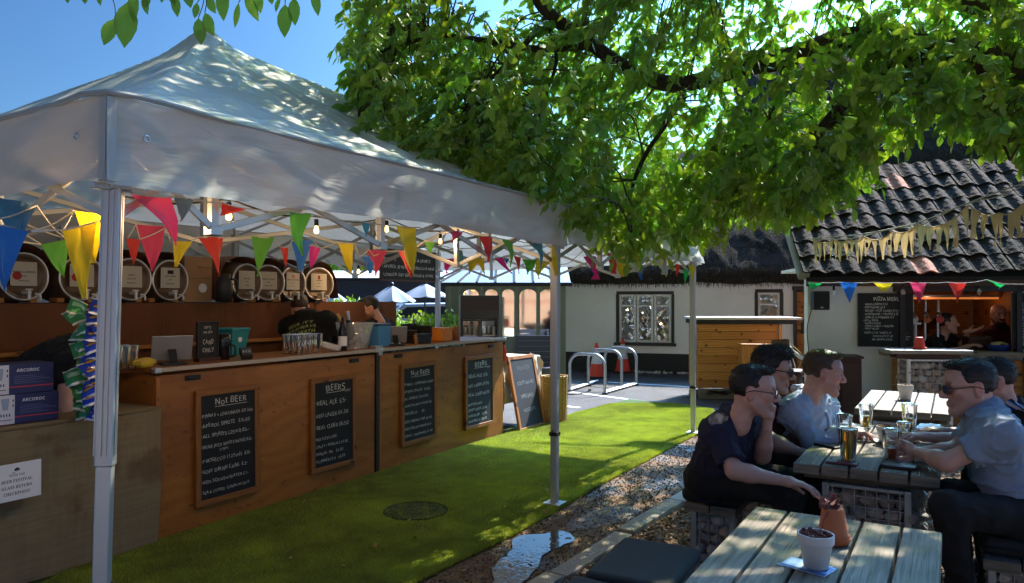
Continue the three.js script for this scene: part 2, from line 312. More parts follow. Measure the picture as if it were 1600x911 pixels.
// pebbles and bark chips on the bed
{
  const g = new THREE.IcosahedronGeometry(1, 0); const n = 15000, m = new THREE.InstancedMesh(g, phy({ color: lin(1, 1, 1), roughness: 0.9, specularIntensity: 0.25 }), n), o = new THREE.Object3D(), c = new THREE.Color();
  m.name = 'gravel'; m.userData = { kind: 'stuff', label: 'loose brown gravel and bark chips under the tables', category: 'gravel' };
  const right = V3(-kerbDir.z, 0, kerbDir.x);
  for (let i = 0; i < n; i++) {
    const s = rr(-1.6, 5.4), w = 0.13 + Math.pow(rnd(), 1.3) * 3.4, p = kerbA.clone().addScaledVector(kerbDir, s).addScaledVector(right, w), r = rr(0.006, 0.017);
    o.position.set(p.x, 0.007 + r * 0.35, p.z); o.rotation.set(rnd() * 6, rnd() * 6, rnd() * 6); o.scale.set(r * rr(0.8, 1.7), r * rr(0.4, 0.8), r * rr(0.8, 1.3)); o.updateMatrix(); m.setMatrixAt(i, o.matrix);
    const k = rr(0.5, 1.25), t = rnd(); m.setColorAt(i, c.setRGB(0.27 * k, lerp(0.17, 0.23, t) * k, lerp(0.10, 0.18, t) * k));
  }
  m.castShadow = m.receiveShadow = true; scene.add(m);
  // loose stones strewn over the path
  const n2 = 6500, m2 = new THREE.InstancedMesh(g, m.material, n2); m2.name = 'path_grit'; m2.userData = { kind: 'stuff', label: 'small loose stones scattered along the wet path', category: 'grit' };
  for (let i = 0; i < n2; i++) {
    const s = rr(-1.5, 5.2), w = -rr(0.0, 0.95), p = kerbA.clone().addScaledVector(kerbDir, s).addScaledVector(right, w), r = rr(0.003, 0.009);
    o.position.set(p.x, 0.005 + r * 0.3, p.z); o.rotation.set(rnd() * 6, rnd() * 6, rnd() * 6); o.scale.set(r * rr(0.8, 1.6), r * 0.6, r); o.updateMatrix(); m2.setMatrixAt(i, o.matrix);
    const k = rr(0.4, 1.5); m2.setColorAt(i, c.setRGB(0.19 * k, 0.125 * k, 0.08 * k));
  }
  scene.add(m2);
}
// turf blades
{
  const inside = (x, z) => { let c = false; for (let i = 0, j = turfPoly.length - 1; i < turfPoly.length; j = i++) { const a = turfPoly[i], b = turfPoly[j]; if ((a.z > z) !== (b.z > z) && x < (b.x - a.x) * (z - a.z) / (b.z - a.z) + a.x) c = !c; } return c; };
  const pos = [], idx = []; let k = 0;
  for (let b = 0; b < 7; b++) {
    const a = b * 0.9 + rnd() * 0.5, l = rr(0.7, 1.1), lean = rr(0.15, 0.75), ox = rr(-0.5, 0.5), oz = rr(-0.5, 0.5), w = 0.07, cx = Math.cos(a), sz = Math.sin(a);
    pos.push(ox - sz * w, 0, oz + cx * w, ox + sz * w, 0, oz - cx * w, ox + cx * lean * 0.4 - sz * w * 0.7, l * 0.65, oz + sz * lean * 0.4 + cx * w * 0.7, ox + cx * lean, l, oz + sz * lean);
    idx.push(k, k + 1, k + 2, k + 1, k + 3, k + 2); k += 4;
  }
  const g = new THREE.BufferGeometry(); g.setAttribute('position', new THREE.Float32BufferAttribute(pos, 3)); g.setIndex(idx); g.computeVertexNormals();
  const n = 170000, m = new THREE.InstancedMesh(g, phy({ color: lin(1, 1, 1), roughness: 0.85, transmission: 0.35 }), n), o = new THREE.Object3D(), c = new THREE.Color(); let i = 0;
  while (i < n) {
    const d = 3.0 + Math.pow(rnd(), 1.25) * 8.2, x = rr(-2.6, 3.3), z = -d; if (!inside(x, z) || x < -0.72 * d - 0.2) continue;
    const inBar = V3(x, 0, z).sub(counterL).dot(W); if (inBar < -0.05 || (Math.hypot(x + 0.76, z + 5.53) < 0.235 && rnd() < 0.6)) continue;
    const s = rr(0.018, 0.03) * (0.7 + 0.06 * d); o.position.set(x, 0.012, z); o.rotation.set(rr(-0.15, 0.15), rnd() * 6.28, rr(-0.15, 0.15)); o.scale.set(s, rr(0.018, 0.028), s); o.updateMatrix(); m.setMatrixAt(i, o.matrix);
    const roll = Math.floor(V3(x, 0, z).dot(W) / 0.98 + 40) % 2 ? 0.9 : 1.03, t = rnd(), q = roll * (0.6 + 0.45 * vnoise(x * 3, 0, z * 3) + 0.4 * vnoise(x * 11, 5, z * 11)); m.setColorAt(i, c.setRGB(lerp(0.27, 0.42, t) * q, lerp(0.37, 0.45, t) * q, lerp(0.012, 0.035, t) * q)); i++;
  }
  m.name = 'turf_pile'; m.userData = { kind: 'stuff', label: 'short bright green pile of the artificial turf', category: 'grass' }; m.castShadow = m.receiveShadow = true; scene.add(m);
}
// fallen leaves
{
  const g = new THREE.PlaneGeometry(0.05, 0.028, 3, 2), p = g.attributes.position; for (let i = 0; i < p.count; i++) p.setZ(i, 0.006 * Math.sin(p.getX(i) * 60) + 0.2 * Math.abs(p.getY(i))); g.rotateX(-Math.PI / 2); g.computeVertexNormals();
  const n = 70, m = new THREE.InstancedMesh(g, std({ color: lin(1, 1, 1), roughness: 0.9 }), n), o = new THREE.Object3D(), c = new THREE.Color();
  for (let i = 0; i < n; i++) { const q = G(rr(420, 1090), rr(690, 905)); o.position.set(q.x, 0.032 + rnd() * 0.006, q.z); o.rotation.set(rr(-0.4, 0.4), rnd() * 6, rr(-0.3, 0.3)); o.scale.setScalar(rr(0.4, 0.8)); o.updateMatrix(); m.setMatrixAt(i, o.matrix); const t = rnd(); m.setColorAt(i, c.setRGB(lerp(0.22, 0.34, t), lerp(0.13, 0.27, t), 0.06)); }
  m.name = 'fallen_leaves'; m.userData = { kind: 'stuff', label: 'small brown and yellow fallen leaves strewn on turf and path', category: 'leaves' }; scene.add(m);
}
// black drain cover let into the turf
solo('drain_cover', 'round dark drain cover let into turf before the bar', 'drain cover', join([cyl(0.235, 0.24, 0.022, 0, 0.018, 0, 40), (() => { const r = new THREE.TorusGeometry(0.232, 0.008, 6, 40); r.rotateX(Math.PI / 2); r.translate(0, 0.028, 0); return r; })()]), std({ color: lin(0.018, 0.032, 0.008), bumpMap: pathBump, bumpScale: 0.01, roughness: 0.95 }), G(650, 803));
// puddle and wet mud on the path
{
  const blob = (c, pts) => { const v = pts.map(([px, py]) => G(px, py)); const curve = new THREE.CatmullRomCurve3(v, true), q = curve.getPoints(90).map((p) => { const n = vnoise(p.x * 14, 1, p.z * 14) - 0.5; return V3(p.x + n * 0.05, 0, p.z + (vnoise(p.x * 12, 9, p.z * 12) - 0.5) * 0.06); }); return q; };
  const mud = std({ map: pathTex, color: lin(0.75, 0.5, 0.36), roughness: 0.6, bumpMap: pathBump, bumpScale: 0.02 });
  setting('wet_mud', flat(blob(0, [[885, 822], [925, 800], [975, 790], [1000, 797], [970, 812], [930, 824], [893, 832]]), 0.009), mud);
  const water = phy({ color: lin(0.035, 0.028, 0.022), roughness: 0.04, specularIntensity: 1, ior: 1.5, bumpMap: tex(512, 512, (u, v) => 0.7 * tfbm(u, v, 14, 14, 211, 3) + 0.3 * tfbm(u, v, 60, 60, 213, 2), false, [1 / 1.1, 1 / 1.1]), bumpScale: 0.0016 });
  setting('puddle', flat(blob(0, [[772, 911], [775, 880], [800, 862], [806, 840], [845, 836], [878, 832], [893, 842], [880, 856], [846, 870], [842, 890], [820, 911], [800, 940]]), 0.013), water);
}
// painted lines of the car park
{
  const paint = std({ color: lin(0.62, 0.62, 0.60), bumpMap: asphaltBump, bumpScale: 0.004, roughness: 0.85 });
  const line = (a, b, w) => { const d = b.clone().sub(a).normalize(), n = V3(-d.z, 0, d.x).multiplyScalar(w / 2); setting('painted_line', flat([a.clone().add(n), b.clone().add(n), b.clone().sub(n), a.clone().sub(n)], 0.005), paint); };
  line(G(946, 597), G(1120, 607), 0.1); line(G(830, 605), G(1110, 640), 0.1); line(G(868, 653), G(905, 648), 0.1); line(G(868, 633), G(905, 637), 0.1);
}

// ================================================================ buildings
// wall helper: local x along the wall from o, yaw; px -> local x and depth
function wallFrame(o, yaw) {
  const dx = Math.cos(yaw), dz = -Math.sin(yaw);
  const x = (px) => { const k = (px - 800) / FOCAL; return (-k * o.z - o.x) / (dx + k * dz); };
  const depth = (lx) => -(o.z + lx * dz);
  return { o, yaw, x, y: (px, py) => EYE + (HORIZON - py) / FOCAL * depth(x(px)), depth };
}
const holeWall = (x0, x1, y0, y1, thick, holes) => {
  const s = new THREE.Shape([[x0, y0], [x1, y0], [x1, y1], [x0, y1]].map((p) => new THREE.Vector2(...p)));
  for (const h of holes) s.holes.push(new THREE.Path(h.map((p) => new THREE.Vector2(...p))));
  const g = new THREE.ExtrudeGeometry(s, { depth: thick, bevelEnabled: false }); g.translate(0, 0, -thick); return metreUV(g, 'x');
};
const rectHole = (x0, x1, y0, y1) => [[x0, y0], [x0, y1], [x1, y1], [x1, y0]];
function sweep(x0, x1, nx, profile, rough, step = 3) {   // profile of [z, y] points swept along x, with an uneven surface
  const c = new THREE.CatmullRomCurve3(profile.map(([z, y]) => V3(0, y, z)), false, 'catmullrom', 0.3), q = c.getSpacedPoints(profile.length * step), g = new THREE.PlaneGeometry(1, 1, nx, q.length - 1), p = g.attributes.position, uv = g.attributes.uv;
  let len = 0; const lens = q.map((v, i) => (len += i ? v.distanceTo(q[i - 1]) : 0));
  for (let j = 0; j < q.length; j++) for (let i = 0; i <= nx; i++) {
    const k = j * (nx + 1) + i, x = lerp(x0, x1, i / nx), n = (vnoise(x * 1.3, j * 0.35, 3) - 0.5) * 0.9 + (vnoise(x * 7, j * 1.1, 8) - 0.5) * 0.45;
    p.setXYZ(k, x, q[j].y + n * rough, q[j].z + n * rough); uv.setXY(k, x, lens[j]);
  }
  const id = g.index.array; for (let i = 0; i < id.length; i += 3) { const t = id[i]; id[i] = id[i + 1]; id[i + 1] = t; }
  g.computeVertexNormals(); return g;
}
const hipped = (g) => { const p = g.attributes.position; for (let i = 0; i < p.count; i++) { const m = 2.05 + (p.getX(i) + 1.0) * 1.5; if (p.getY(i) > m) p.setY(i, m + (p.getY(i) - m) * 0.03); } g.computeVertexNormals(); return g; };
// leaded casement: local origin at lower left of the opening, facing +z
function casement(parent, x0, x1, y0, y1, lights, transom, z = 0) {
  const win = new THREE.Group(); win.name = 'window'; parent.add(win);
  const w = x1 - x0, h = y1 - y0, f = 0.05, cx = (x0 + x1) / 2, cy = (y0 + y1) / 2;
  part('outer_frame', [box(w + 0.1, 0.07, 0.1, cx, y1 + 0.03, z + 0.02), box(0.06, h, 0.1, x0 - 0.03, cy, z + 0.02), box(0.06, h, 0.1, x1 + 0.03, cy, z + 0.02), box(w + 0.2, 0.06, 0.17, cx, y0 - 0.035, z + 0.05)], M.black, win);
  const lw = w / lights, pane = M.leadPane, fr = [], lead = [];
  for (let i = 0; i < lights; i++) {
    const a = x0 + i * lw + 0.008, b = a + lw - 0.016, mx = (a + b) / 2;
    fr.push(box(f, h, 0.05, a + f / 2, cy, z), box(f, h, 0.05, b - f / 2, cy, z), box(lw - f * 2 - 0.012, f, 0.046, mx, y0 + f / 2, z), box(lw - f * 2 - 0.012, f, 0.046, mx, y1 - f / 2, z));
    const zones = []; const ty = y0 + h * transom; fr.push(box(lw - f * 2 - 0.012, f * 0.8, 0.044, mx, ty, z));
    zones.push([a + f, b - f, y0 + f, ty - f * 0.4], [a + f, b - f, ty + f * 0.4, y1 - f]);
    for (const [xa, xb, ya, yb] of zones) {
      const cw = (xb - xa) / 3, ch = cw * 1.45, rows = Math.max(2, Math.round((yb - ya) / ch)), rh = (yb - ya) / rows;
      const clip = (pts) => { let q = pts; for (const [ax, v, sgn] of [[0, xa, 1], [0, xb, -1], [1, ya, 1], [1, yb, -1]]) { const out = []; q.forEach((p, k) => { const r = q[(k + 1) % q.length], ip = (p[ax] - v) * sgn >= -1e-6, ir = (r[ax] - v) * sgn >= -1e-6; if (ip) out.push(p); if (ip !== ir) { const t = (v - p[ax]) / (r[ax] - p[ax]); out.push([lerp(p[0], r[0], t), lerp(p[1], r[1], t)]); } }); q = out; if (!q.length) return q; } return q; };
      for (let j = 0; j <= rows * 2; j++) for (let k = 0; k <= 3; k++) {
        const px = xa + (k + (j % 2 ? 0.5 : 0)) * cw, py = ya + j * rh / 2, q = clip([[px, py - rh / 2], [px + cw / 2, py], [px, py + rh / 2], [px - cw / 2, py]]);
        if (q.length < 3) continue;
        const sh = new THREE.Shape(q.map(([s, t]) => new THREE.Vector2(s - px, t - py))), g = new THREE.ShapeGeometry(sh), m = part('pane', g, pane, win);
        m.position.set(px, py, z - 0.012); m.rotation.set(rr(-0.05, 0.05), rr(-0.06, 0.06), 0); m.scale.setScalar(0.97);
        for (let e = 0; e < q.length; e++) { const A = q[e], B = q[(e + 1) % q.length]; if (Math.abs(A[0] - B[0]) > 0.004 && Math.abs(A[1] - B[1]) > 0.004 && B[1] > A[1]) lead.push(bar(V3(A[0], A[1], z - 0.006), V3(B[0], B[1], z - 0.006), 0.009, 0.008, 0)); }
      }
    }
  }
  part('casement_frame', fr, M.whitePaint, win); part('lead_lattice', lead, M.galv, win);
  return win;
}
M.leadPane = phy({ color: lin(0.9, 0.9, 0.88), roughness: 0.03, transmission: 1, thickness: 0, ior: 2.0 });
// ---- thatched cottage
{
  const f = wallFrame(V3(1.16, 0, -16.73), -17.2 * DEG), c = thing('thatched_cottage', 'long low white cottage with dark thatch and black plinth beyond car park', 'cottage', f.o, f.yaw);
  const w1 = [f.x(966), f.x(1050)], w1y = [f.y(1008, 536), f.y(1008, 459)], w2 = [f.x(1183), f.x(1220)], w2y = [f.y(1200, 497), f.y(1200, 456)], dr = [f.x(1240), f.x(1276)], dry = [0.02, f.y(1255, 452)];
  part('wall', holeWall(-0.55, 13, 0, 2.15, 0.4, [rectHole(w1[0], w1[1], ...w1y), rectHole(w2[0], w2[1], ...w2y), rectHole(dr[0], dr[1], ...dry)]), M.plaster, c);
  part('plinth', [box(dr[0] + 0.55 - 0.06, 0.42, 0.06, (dr[0] - 0.61) / 2, 0.21, 0.02, 0.01)], M.plinth, c);
  part('thatch', hipped(sweep(-1.0, 14, 300, [[-0.2, 2.05], [0.1, 2.0], [0.36, 1.93], [0.52, 1.97], [0.52, 2.08], [0.36, 2.28], [0, 2.62], [-0.7, 3.25], [-1.5, 3.95], [-2.4, 4.75], [-3.2, 5.4], [-3.5, 5.5], [-3.8, 5.4], [-5.2, 4.2], [-7.2, 2.4]], 0.07, 4)), M.thatch, c);
  part('inner_lining', [box(13.4, 2.1, 0.2, 6.2, 1.05, -6.9, 0), box(13.2, 0.04, 6.2, 6.2, 2.12, -3.6, 0)], M.plaster, c);
  // straw ends standing out of the eaves
  const g = new THREE.CylinderGeometry(0.004, 0.003, 1, 4), n = 4200, m = new THREE.InstancedMesh(g, std({ color: lin(1, 1, 1), roughness: 1 }), n), o = new THREE.Object3D(), col = new THREE.Color();
  for (let i = 0; i < n; i++) { const x = rr(-0.8, 8), t = rnd(); o.position.set(x, lerp(1.93, 2.2, t) + rr(-0.02, 0.02), lerp(0.47, 0.44, t)); o.rotation.set(-0.75 + rr(-0.3, 0.3), rr(-0.4, 0.4), rr(-0.2, 0.2)); o.rotation.x = 0.75 + rr(-0.35, 0.35); o.scale.set(1, rr(0.12, 0.3), 1); o.updateMatrix(); m.setMatrixAt(i, o.matrix); const k = rr(0.4, 1.3); m.setColorAt(i, col.setRGB(0.06 * k, 0.052 * k, 0.042 * k)); }
  m.name = 'straw_ends'; m.userData.kind = 'stuff'; c.add(m);
  casement(c, w1[0] + 0.01, w1[1] - 0.01, w1y[0] + 0.01, w1y[1] - 0.01, 3, 0.76, -0.05).userData.label = 'wide leaded window of three white casements';
  casement(c, w2[0] + 0.01, w2[1] - 0.01, w2y[0] + 0.01, w2y[1] - 0.01, 1, 0.52, -0.05).userData.label = 'small leaded window beside the wooden door';
  part('gable_wall', [box(0.4, 2.1, 6.4, -0.35, 1.05, -3.62, 0), box(0.4, 2.1, 6.6, 12.79, 1.05, -3.72, 0)], M.plaster, c);
  const door = new THREE.Group(); door.name = 'door'; c.add(door);
  const dw = dr[1] - dr[0]; for (let i = 0; i < 8; i++) part('plank', box(dw - 0.1, (dry[1] - 0.08) / 8 - 0.008, 0.05, (dr[0] + dr[1]) / 2, 0.03 + ((dry[1] - 0.08) / 8) * (i + 0.5), -0.12), i % 2 ? M.pine : M.pine2, door);
  part('door_frame', [box(0.07, dry[1], 0.1, dr[0] + 0.025, dry[1] / 2, 0), box(0.07, dry[1], 0.1, dr[1] - 0.025, dry[1] / 2, 0), box(dw + 0.06, 0.08, 0.11, (dr[0] + dr[1]) / 2, dry[1] + 0.02, 0)], M.black, door);
  part('hinge', [box(0.26, 0.035, 0.02, dr[0] + 0.2, f.y(1250, 517), -0.085)], M.black, door);
  // white litter of straw and leaves along the plinth
  const lg = new THREE.IcosahedronGeometry(1, 0), lm = new THREE.InstancedMesh(lg, std({ color: lin(0.5, 0.48, 0.45), roughness: 1 }), 60);
  for (let i = 0; i < 60; i++) { const at = [f.x(1002), f.x(1025), f.x(1063), f.x(1082)][i % 4]; o.position.set(at + rr(-0.3, 0.3), 0.02, 0.12 + rr(0, 0.12)); o.rotation.set(rnd() * 6, rnd() * 6, 0); o.scale.set(rr(0.02, 0.06), rr(0.01, 0.03), 0.03); o.updateMatrix(); lm.setMatrixAt(i, o.matrix); }
  lm.name = 'plinth_litter'; lm.userData.kind = 'stuff'; c.add(lm);
}
// ---- tiled outhouse with the serving hatch
const hatch = wallFrame(V3(3.535, 0, -8.8), -9 * DEG);
{
  const f = hatch, c = thing('serving_outhouse', 'white outhouse with pantiled roof and open serving hatch at right', 'outhouse', f.o, f.yaw);
  const h0 = f.x(1402), h1 = f.x(1592), y0 = 0.98, y1 = f.y(1480, 447), L = 4.0, H = 1.86;
  part('wall', holeWall(0, L, 0, H, 0.18, [rectHole(h0, h1, y0, y1)]), M.plaster, c);
  part('plinth', box(L, 0.4, 0.03, L / 2, 0.2, 0.016, 0.006), M.plinth, c);
  part('side_wall', (() => { const g = new THREE.BoxGeometry(0.15, 1.8, 2.2); g.applyMatrix4(new THREE.Matrix4().makeShear(0, 0, 0, 0, 0, 0)); g.rotateY(-22 * DEG); g.translate(0.5, 0.9, -1.2); return g; })(), M.plaster, c); part('side_wall', box(0.15, 1.8, 2.0, L - 0.1, 0.9, -1.2, 0), M.plaster, c);
  part('inner_wall', [box(L - 0.6, 2.4, 0.1, L / 2 + 0.2, 1.2, -2.05, 0), box(0.05, 2.3, 1.7, h0 - 0.25, 1.15, -1.05, 0), box(0.05, 2.3, 1.7, h1 + 0.35, 1.15, -1.05, 0)], M.frameWood, c);
  part('ceiling', box(L - 0.2, 0.04, 1.9, L / 2, 2.0, -1.1, 0), M.plaster, c);
  part('hatch_frame', [box(h1 - h0 + 0.1, 0.07, 0.1, (h0 + h1) / 2, y1 - 0.03, 0.03), box(0.06, y1 - y0, 0.1, h0 + 0.03, (y0 + y1) / 2, 0.03), box(0.06, y1 - y0, 0.1, h1 - 0.03, (y0 + y1) / 2, 0.03)], M.black, c);
  part('hatch_shelf', box(f.x(1640) - f.x(1372), 0.05, 0.34, (f.x(1372) + f.x(1640)) / 2, y0, 0.06, 0.006), M.greyWood, c);
  part('back_shelf', [box(1.3, 0.03, 0.2, (h0 + h1) / 2, 1.78, -1.85), box(1.3, 0.03, 0.2, (h0 + h1) / 2, 1.3, -1.85)], M.darkWood, c);
  const bx0 = f.x(1388), bx1 = f.x(1640); for (let i = 0; i < 6; i++) part('cladding_board', box(bx1 - bx0, 0.145, 0.025, (bx0 + bx1) / 2, 0.08 + i * 0.152, 0.115), i % 2 ? M.pine2 : M.pine, c);
  part('corner_post', [box(0.06, 0.96, 0.05, f.x(1592), 0.48, 0.155)], M.greyWood, c);
  // roof: boards and pantiles, one by one
  const roof = new THREE.Group(); roof.name = 'roof'; c.add(roof); const slope = Math.atan2(1.62, 2.0), rl = 2.62;
  const put = (x, s, lift) => { const m = new THREE.Matrix4().makeRotationX(slope); return m; };
  part('roof_deck', (() => { const g = new THREE.BoxGeometry(L + 0.1, 0.05, rl); g.translate(0, 0, -rl / 2); g.rotateX(slope); g.translate(L / 2, H - 0.02, 0.16); return g; })(), M.blackMatt, roof);
  part('eaves_board', box(L + 0.1, 0.07, 0.02, L / 2, H - 0.07, 0.15), M.darkWood, roof);
  const tw = 0.205, tl = 0.37, tileGeo = (() => { const g = new THREE.BoxGeometry(tw * 1.12, 0.016, tl, 10, 1, 3), p = g.attributes.position; for (let i = 0; i < p.count; i++) { const u = p.getX(i) / tw; p.setY(i, p.getY(i) + 0.017 * Math.sin(u * 6.283 + 0.6) - 0.014 * Math.abs(u)); } g.translate(0, 0.03, -tl / 2); g.computeVertexNormals(); g.rotateX(-0.05); return g; })();
  for (let r = 0; r < 8; r++) for (let k = 0; k < 20; k++) {
    const red = (r === 6 && k === 7) || (r === 0 && k === 6) || (r === 3 && k === 15), m = part('pantile', tileGeo, red ? M.clayRed : M.clay[Math.floor(rnd() * 6)], roof), s = r * 0.31;
    m.position.set(0.02 + k * tw + rr(-0.006, 0.006), H + 0.02 + Math.sin(slope) * s + rr(0, 0.012) - 0.02 * Math.sin(k * 0.33) + 0.02, 0.22 - Math.cos(slope) * s + rr(-0.012, 0.012)); m.rotation.set(slope + rr(-0.03, 0.03), rr(-0.03, 0.03), rr(-0.05, 0.05));
  }
  part('verge_mortar', (() => { const g = new THREE.BoxGeometry(0.12, 0.09, rl); g.translate(0, 0, -rl / 2); g.rotateX(slope); g.translate(-0.08, H + 0.01, 0.18); return g; })(), M.stone[1], roof);
  part('flashing', box(L + 0.1, 0.05, 0.03, L / 2, H + 1.62, -2.0, 0.01), std({ color: lin(0.55, 0.56, 0.58), roughness: 0.4, metalness: 0.3 }), roof);
  part('upper_roof', (() => { const g = sweep(-0.4, L + 1.2, 60, [[-2.0, 3.3], [-2.08, 3.6], [-2.6, 4.3], [-3.4, 5.2], [-4.2, 6.0]], 0.05, 4); return g; })(), M.thatch, roof);
}
// ---- green conservatory
{
  const d = 14, X = (px) => (px - 800) / FOCAL * d, Y = (py) => EYE + (HORIZON - py) / FOCAL * d;
  const c = thing('conservatory', 'sage green glazed conservatory with arched windows against the cottage', 'conservatory', V3(0, 0, -d));
  const x0 = X(699), x1 = X(884), top = Y(446);
  const arch = (a, b, lo, hi) => { const r = (b - a) / 2, pts = [[a, lo]]; for (let i = 0; i <= 12; i++) { const t = Math.PI - Math.PI * i / 12; pts.push([(a + b) / 2 + r * Math.cos(t), hi - r * 0.75 + r * 0.75 * Math.sin(t)]); } pts.push([b, lo]); return pts; };
  const wins = [[722, 749, 480], [757, 778, 480], [784, 804, 526], [811, 840, 528], [842, 871, 528]].map(([a, b, lo]) => [X(a), X(b), Y(lo), Y(451)]);
  part('wall', holeWall(x0, x1, 0, top, 0.09, wins.map((w) => arch(...w))), M.greenPaint, c);
  const mirror = std({ color: lin(0.62, 0.6, 0.58), metalness: 1, roughness: 0.05 });
  for (const w of wins) { const win = new THREE.Group(); win.name = 'arched_window'; c.add(win); const s = new THREE.Shape(arch(...w).map((p) => new THREE.Vector2(...p))), g = new THREE.ShapeGeometry(s); g.translate(0, 0, -0.06); part('pane', g, mirror, win); const edge = arch(...w).map(([a, b]) => V3(a, b, 0.005)); part('bead', tube(edge, 0.012, 40, 6), M.greenPaint, win); }
  part('mullion', [703, 718, 753, 781, 807, 841, 875].map((px) => box(0.07, top - 0.02, 0.05, X(px), top / 2, 0.027)), M.greenPaint, c);
  part('lower_panel', [[722, 776], [784, 804]].map(([a, b]) => box(X(b) - X(a) - 0.06, 0.6, 0.03, (X(a) + X(b)) / 2, 0.42, 0.017)), M.greenPaint, c);
  part('gutter', box(x1 - x0 + 0.35, 0.07, 0.1, (x0 + x1) / 2 - 0.05, top + 0.02, 0.1, 0.02), M.blackMatt, c);
  part('side_wall', [box(0.09, top, 2.4, x0, top / 2, -1.26, 0)], M.greenPaint, c);
    const roofM = std({ color: lin(0.34, 0.37, 0.38), roughness: 0.35, metalness: 0.4 }), n = 7, ez = 0.14, ey = top + 0.04, rz = -1.7, ry = Y(412) + 0.28;
  for (let i = 0; i < n; i++) {
    const a = lerp(x0 - 0.15, x1 + 0.1, i / n), b = lerp(x0 - 0.15, x1 + 0.1, (i + 1) / n), ta = Math.max(a, x0 + 0.75), tb = Math.max(b, x0 + 0.75);
    const g = new THREE.BufferGeometry(); g.setAttribute('position', new THREE.Float32BufferAttribute([a + 0.015, ey, ez, b - 0.015, ey, ez, tb, ry, rz, ta, ry, rz].concat([a + 0.015, ey - 0.02, ez, b - 0.015, ey - 0.02, ez, tb, ry - 0.02, rz, ta, ry - 0.02, rz]), 3)); g.setIndex([0, 1, 2, 0, 2, 3, 4, 6, 5, 4, 7, 6, 0, 4, 5, 0, 5, 1]); g.computeVertexNormals(); part('roof_panel', g, roofM, c);
    part('roof_bar', bar(V3(a, ey + 0.012, ez), V3(ta, ry + 0.012, rz), 0.035, 0.03), M.blackMatt, c);
  }
  part('side_roof', (() => { const g = new THREE.BufferGeometry(); g.setAttribute('position', new THREE.Float32BufferAttribute([x0 - 0.15, ey, ez, x0 + 0.75, ry, rz, x0 + 0.75, ry, rz - 1.2, x0 - 0.15, ey, -2.9], 3)); g.setIndex([0, 1, 2, 0, 2, 3]); g.computeVertexNormals(); return g; })(), roofM, c);
}
// ---- navy slatted bench before the conservatory
{
  const d = 12.6, b = thing('slatted_bench', 'dark navy slatted bench in front of the conservatory', 'bench', V3((838 - 800) / FOCAL * d, 0, -d));
  for (let i = 0; i < 6; i++) part('back_slat', box(0.72, 0.085, 0.025, 0, 0.47 + i * 0.093, -0.12), M.navyPaint, b);
  for (let i = 0; i < 4; i++) part('seat_slat', box(0.72, 0.025, 0.085, 0, 0.44, -0.05 + i * 0.095), M.navyPaint, b);
  for (const x of [-0.33, 0.33]) { part('leg', box(0.05, 0.97, 0.05, x, 0.485, -0.165), M.navyPaint, b); part('leg', box(0.05, 0.42, 0.05, x, 0.21, 0.2), M.navyPaint, b); }
}
// ---- far: dark outbuilding, house with red tiled roof, brick house behind the viewer
{
  const b = thing('timber_outbuilding', 'long dark timber outbuilding with pale roof beyond the parasols', 'outbuilding', V3(-4.2, 0, -33));
  for (let i = 0; i < 9; i++) part('weatherboard', box(11, 0.29, 0.05, -0.5, 0.15 + i * 0.28, 0.02 + (i % 2) * 0.002, 0.006), M.navyPaint, b);
  part('wall', box(10.8, 2.5, 3, -0.5, 1.25, -1.52, 0), M.navyPaint, b);
  part('roof', (() => { const g = new THREE.BoxGeometry(11.4, 0.08, 3.8); g.rotateX(0.12); g.translate(-0.5, 2.75, -1.4); return g; })(), std({ color: lin(0.50, 0.52, 0.54), roughness: 0.6 }), b);
  part('gutter', box(11.4, 0.12, 0.1, -0.5, 2.5, 0.5, 0.03), M.blackMatt, b);
  const h = thing('tiled_house', 'far house with dark red tiled roof behind the conservatory', 'house', V3(-1.9, 0, -38), -0.15);
  part('wall', box(6, 2.6, 4, 1.6, 1.3, -2.2, 0), M.plaster, h);
  const rf = new THREE.Group(); rf.name = 'roof'; h.add(rf); const tm = std({ color: lin(0.10, 0.032, 0.03), roughness: 0.85 });
  for (let i = 0; i < 12; i++) part('tile_course', (() => { const g = new THREE.BoxGeometry(6.6, 0.05, 0.26, 40, 1, 1), p = g.attributes.position; for (let k = 0; k < p.count; k++) p.setY(k, p.getY(k) + 0.03 * Math.sin(p.getX(k) * 18)); g.computeVertexNormals(); g.rotateX(0.75 - 0.1); g.translate(1.6, 2.55 + i * 0.155, 0.25 - i * 0.17); return g; })(), tm, rf);
  const k = thing('brick_house', 'red brick house front facing the garden from behind the viewer', 'house', V3(0.4, 0, 15));
  part('wall', box(9, 3.6, 0.3, 0, 1.8, 0.16, 0), M.mortar, k);
  const bg = new THREE.BoxGeometry(0.215, 0.065, 0.04), cols = 38, rows = 46, m = new THREE.InstancedMesh(bg, std({ color: lin(1, 1, 1), roughness: 0.9 }), cols * rows), o = new THREE.Object3D(), cc = new THREE.Color();
  for (let r = 0; r < rows; r++) for (let i = 0; i < cols; i++) { o.position.set(-4.35 + i * 0.227 + (r % 2) * 0.113, 0.05 + r * 0.077, 0); o.updateMatrix(); m.setMatrixAt(r * cols + i, o.matrix); const t = rr(0.8, 1.15); m.setColorAt(r * cols + i, r % 20 > 17 ? cc.setRGB(0.36 * t, 0.10 * t, 0.05 * t) : cc.setRGB(0.50 * t, 0.27 * t, 0.14 * t)); }
  m.name = 'brickwork'; m.userData.kind = 'stuff'; k.add(m);
}
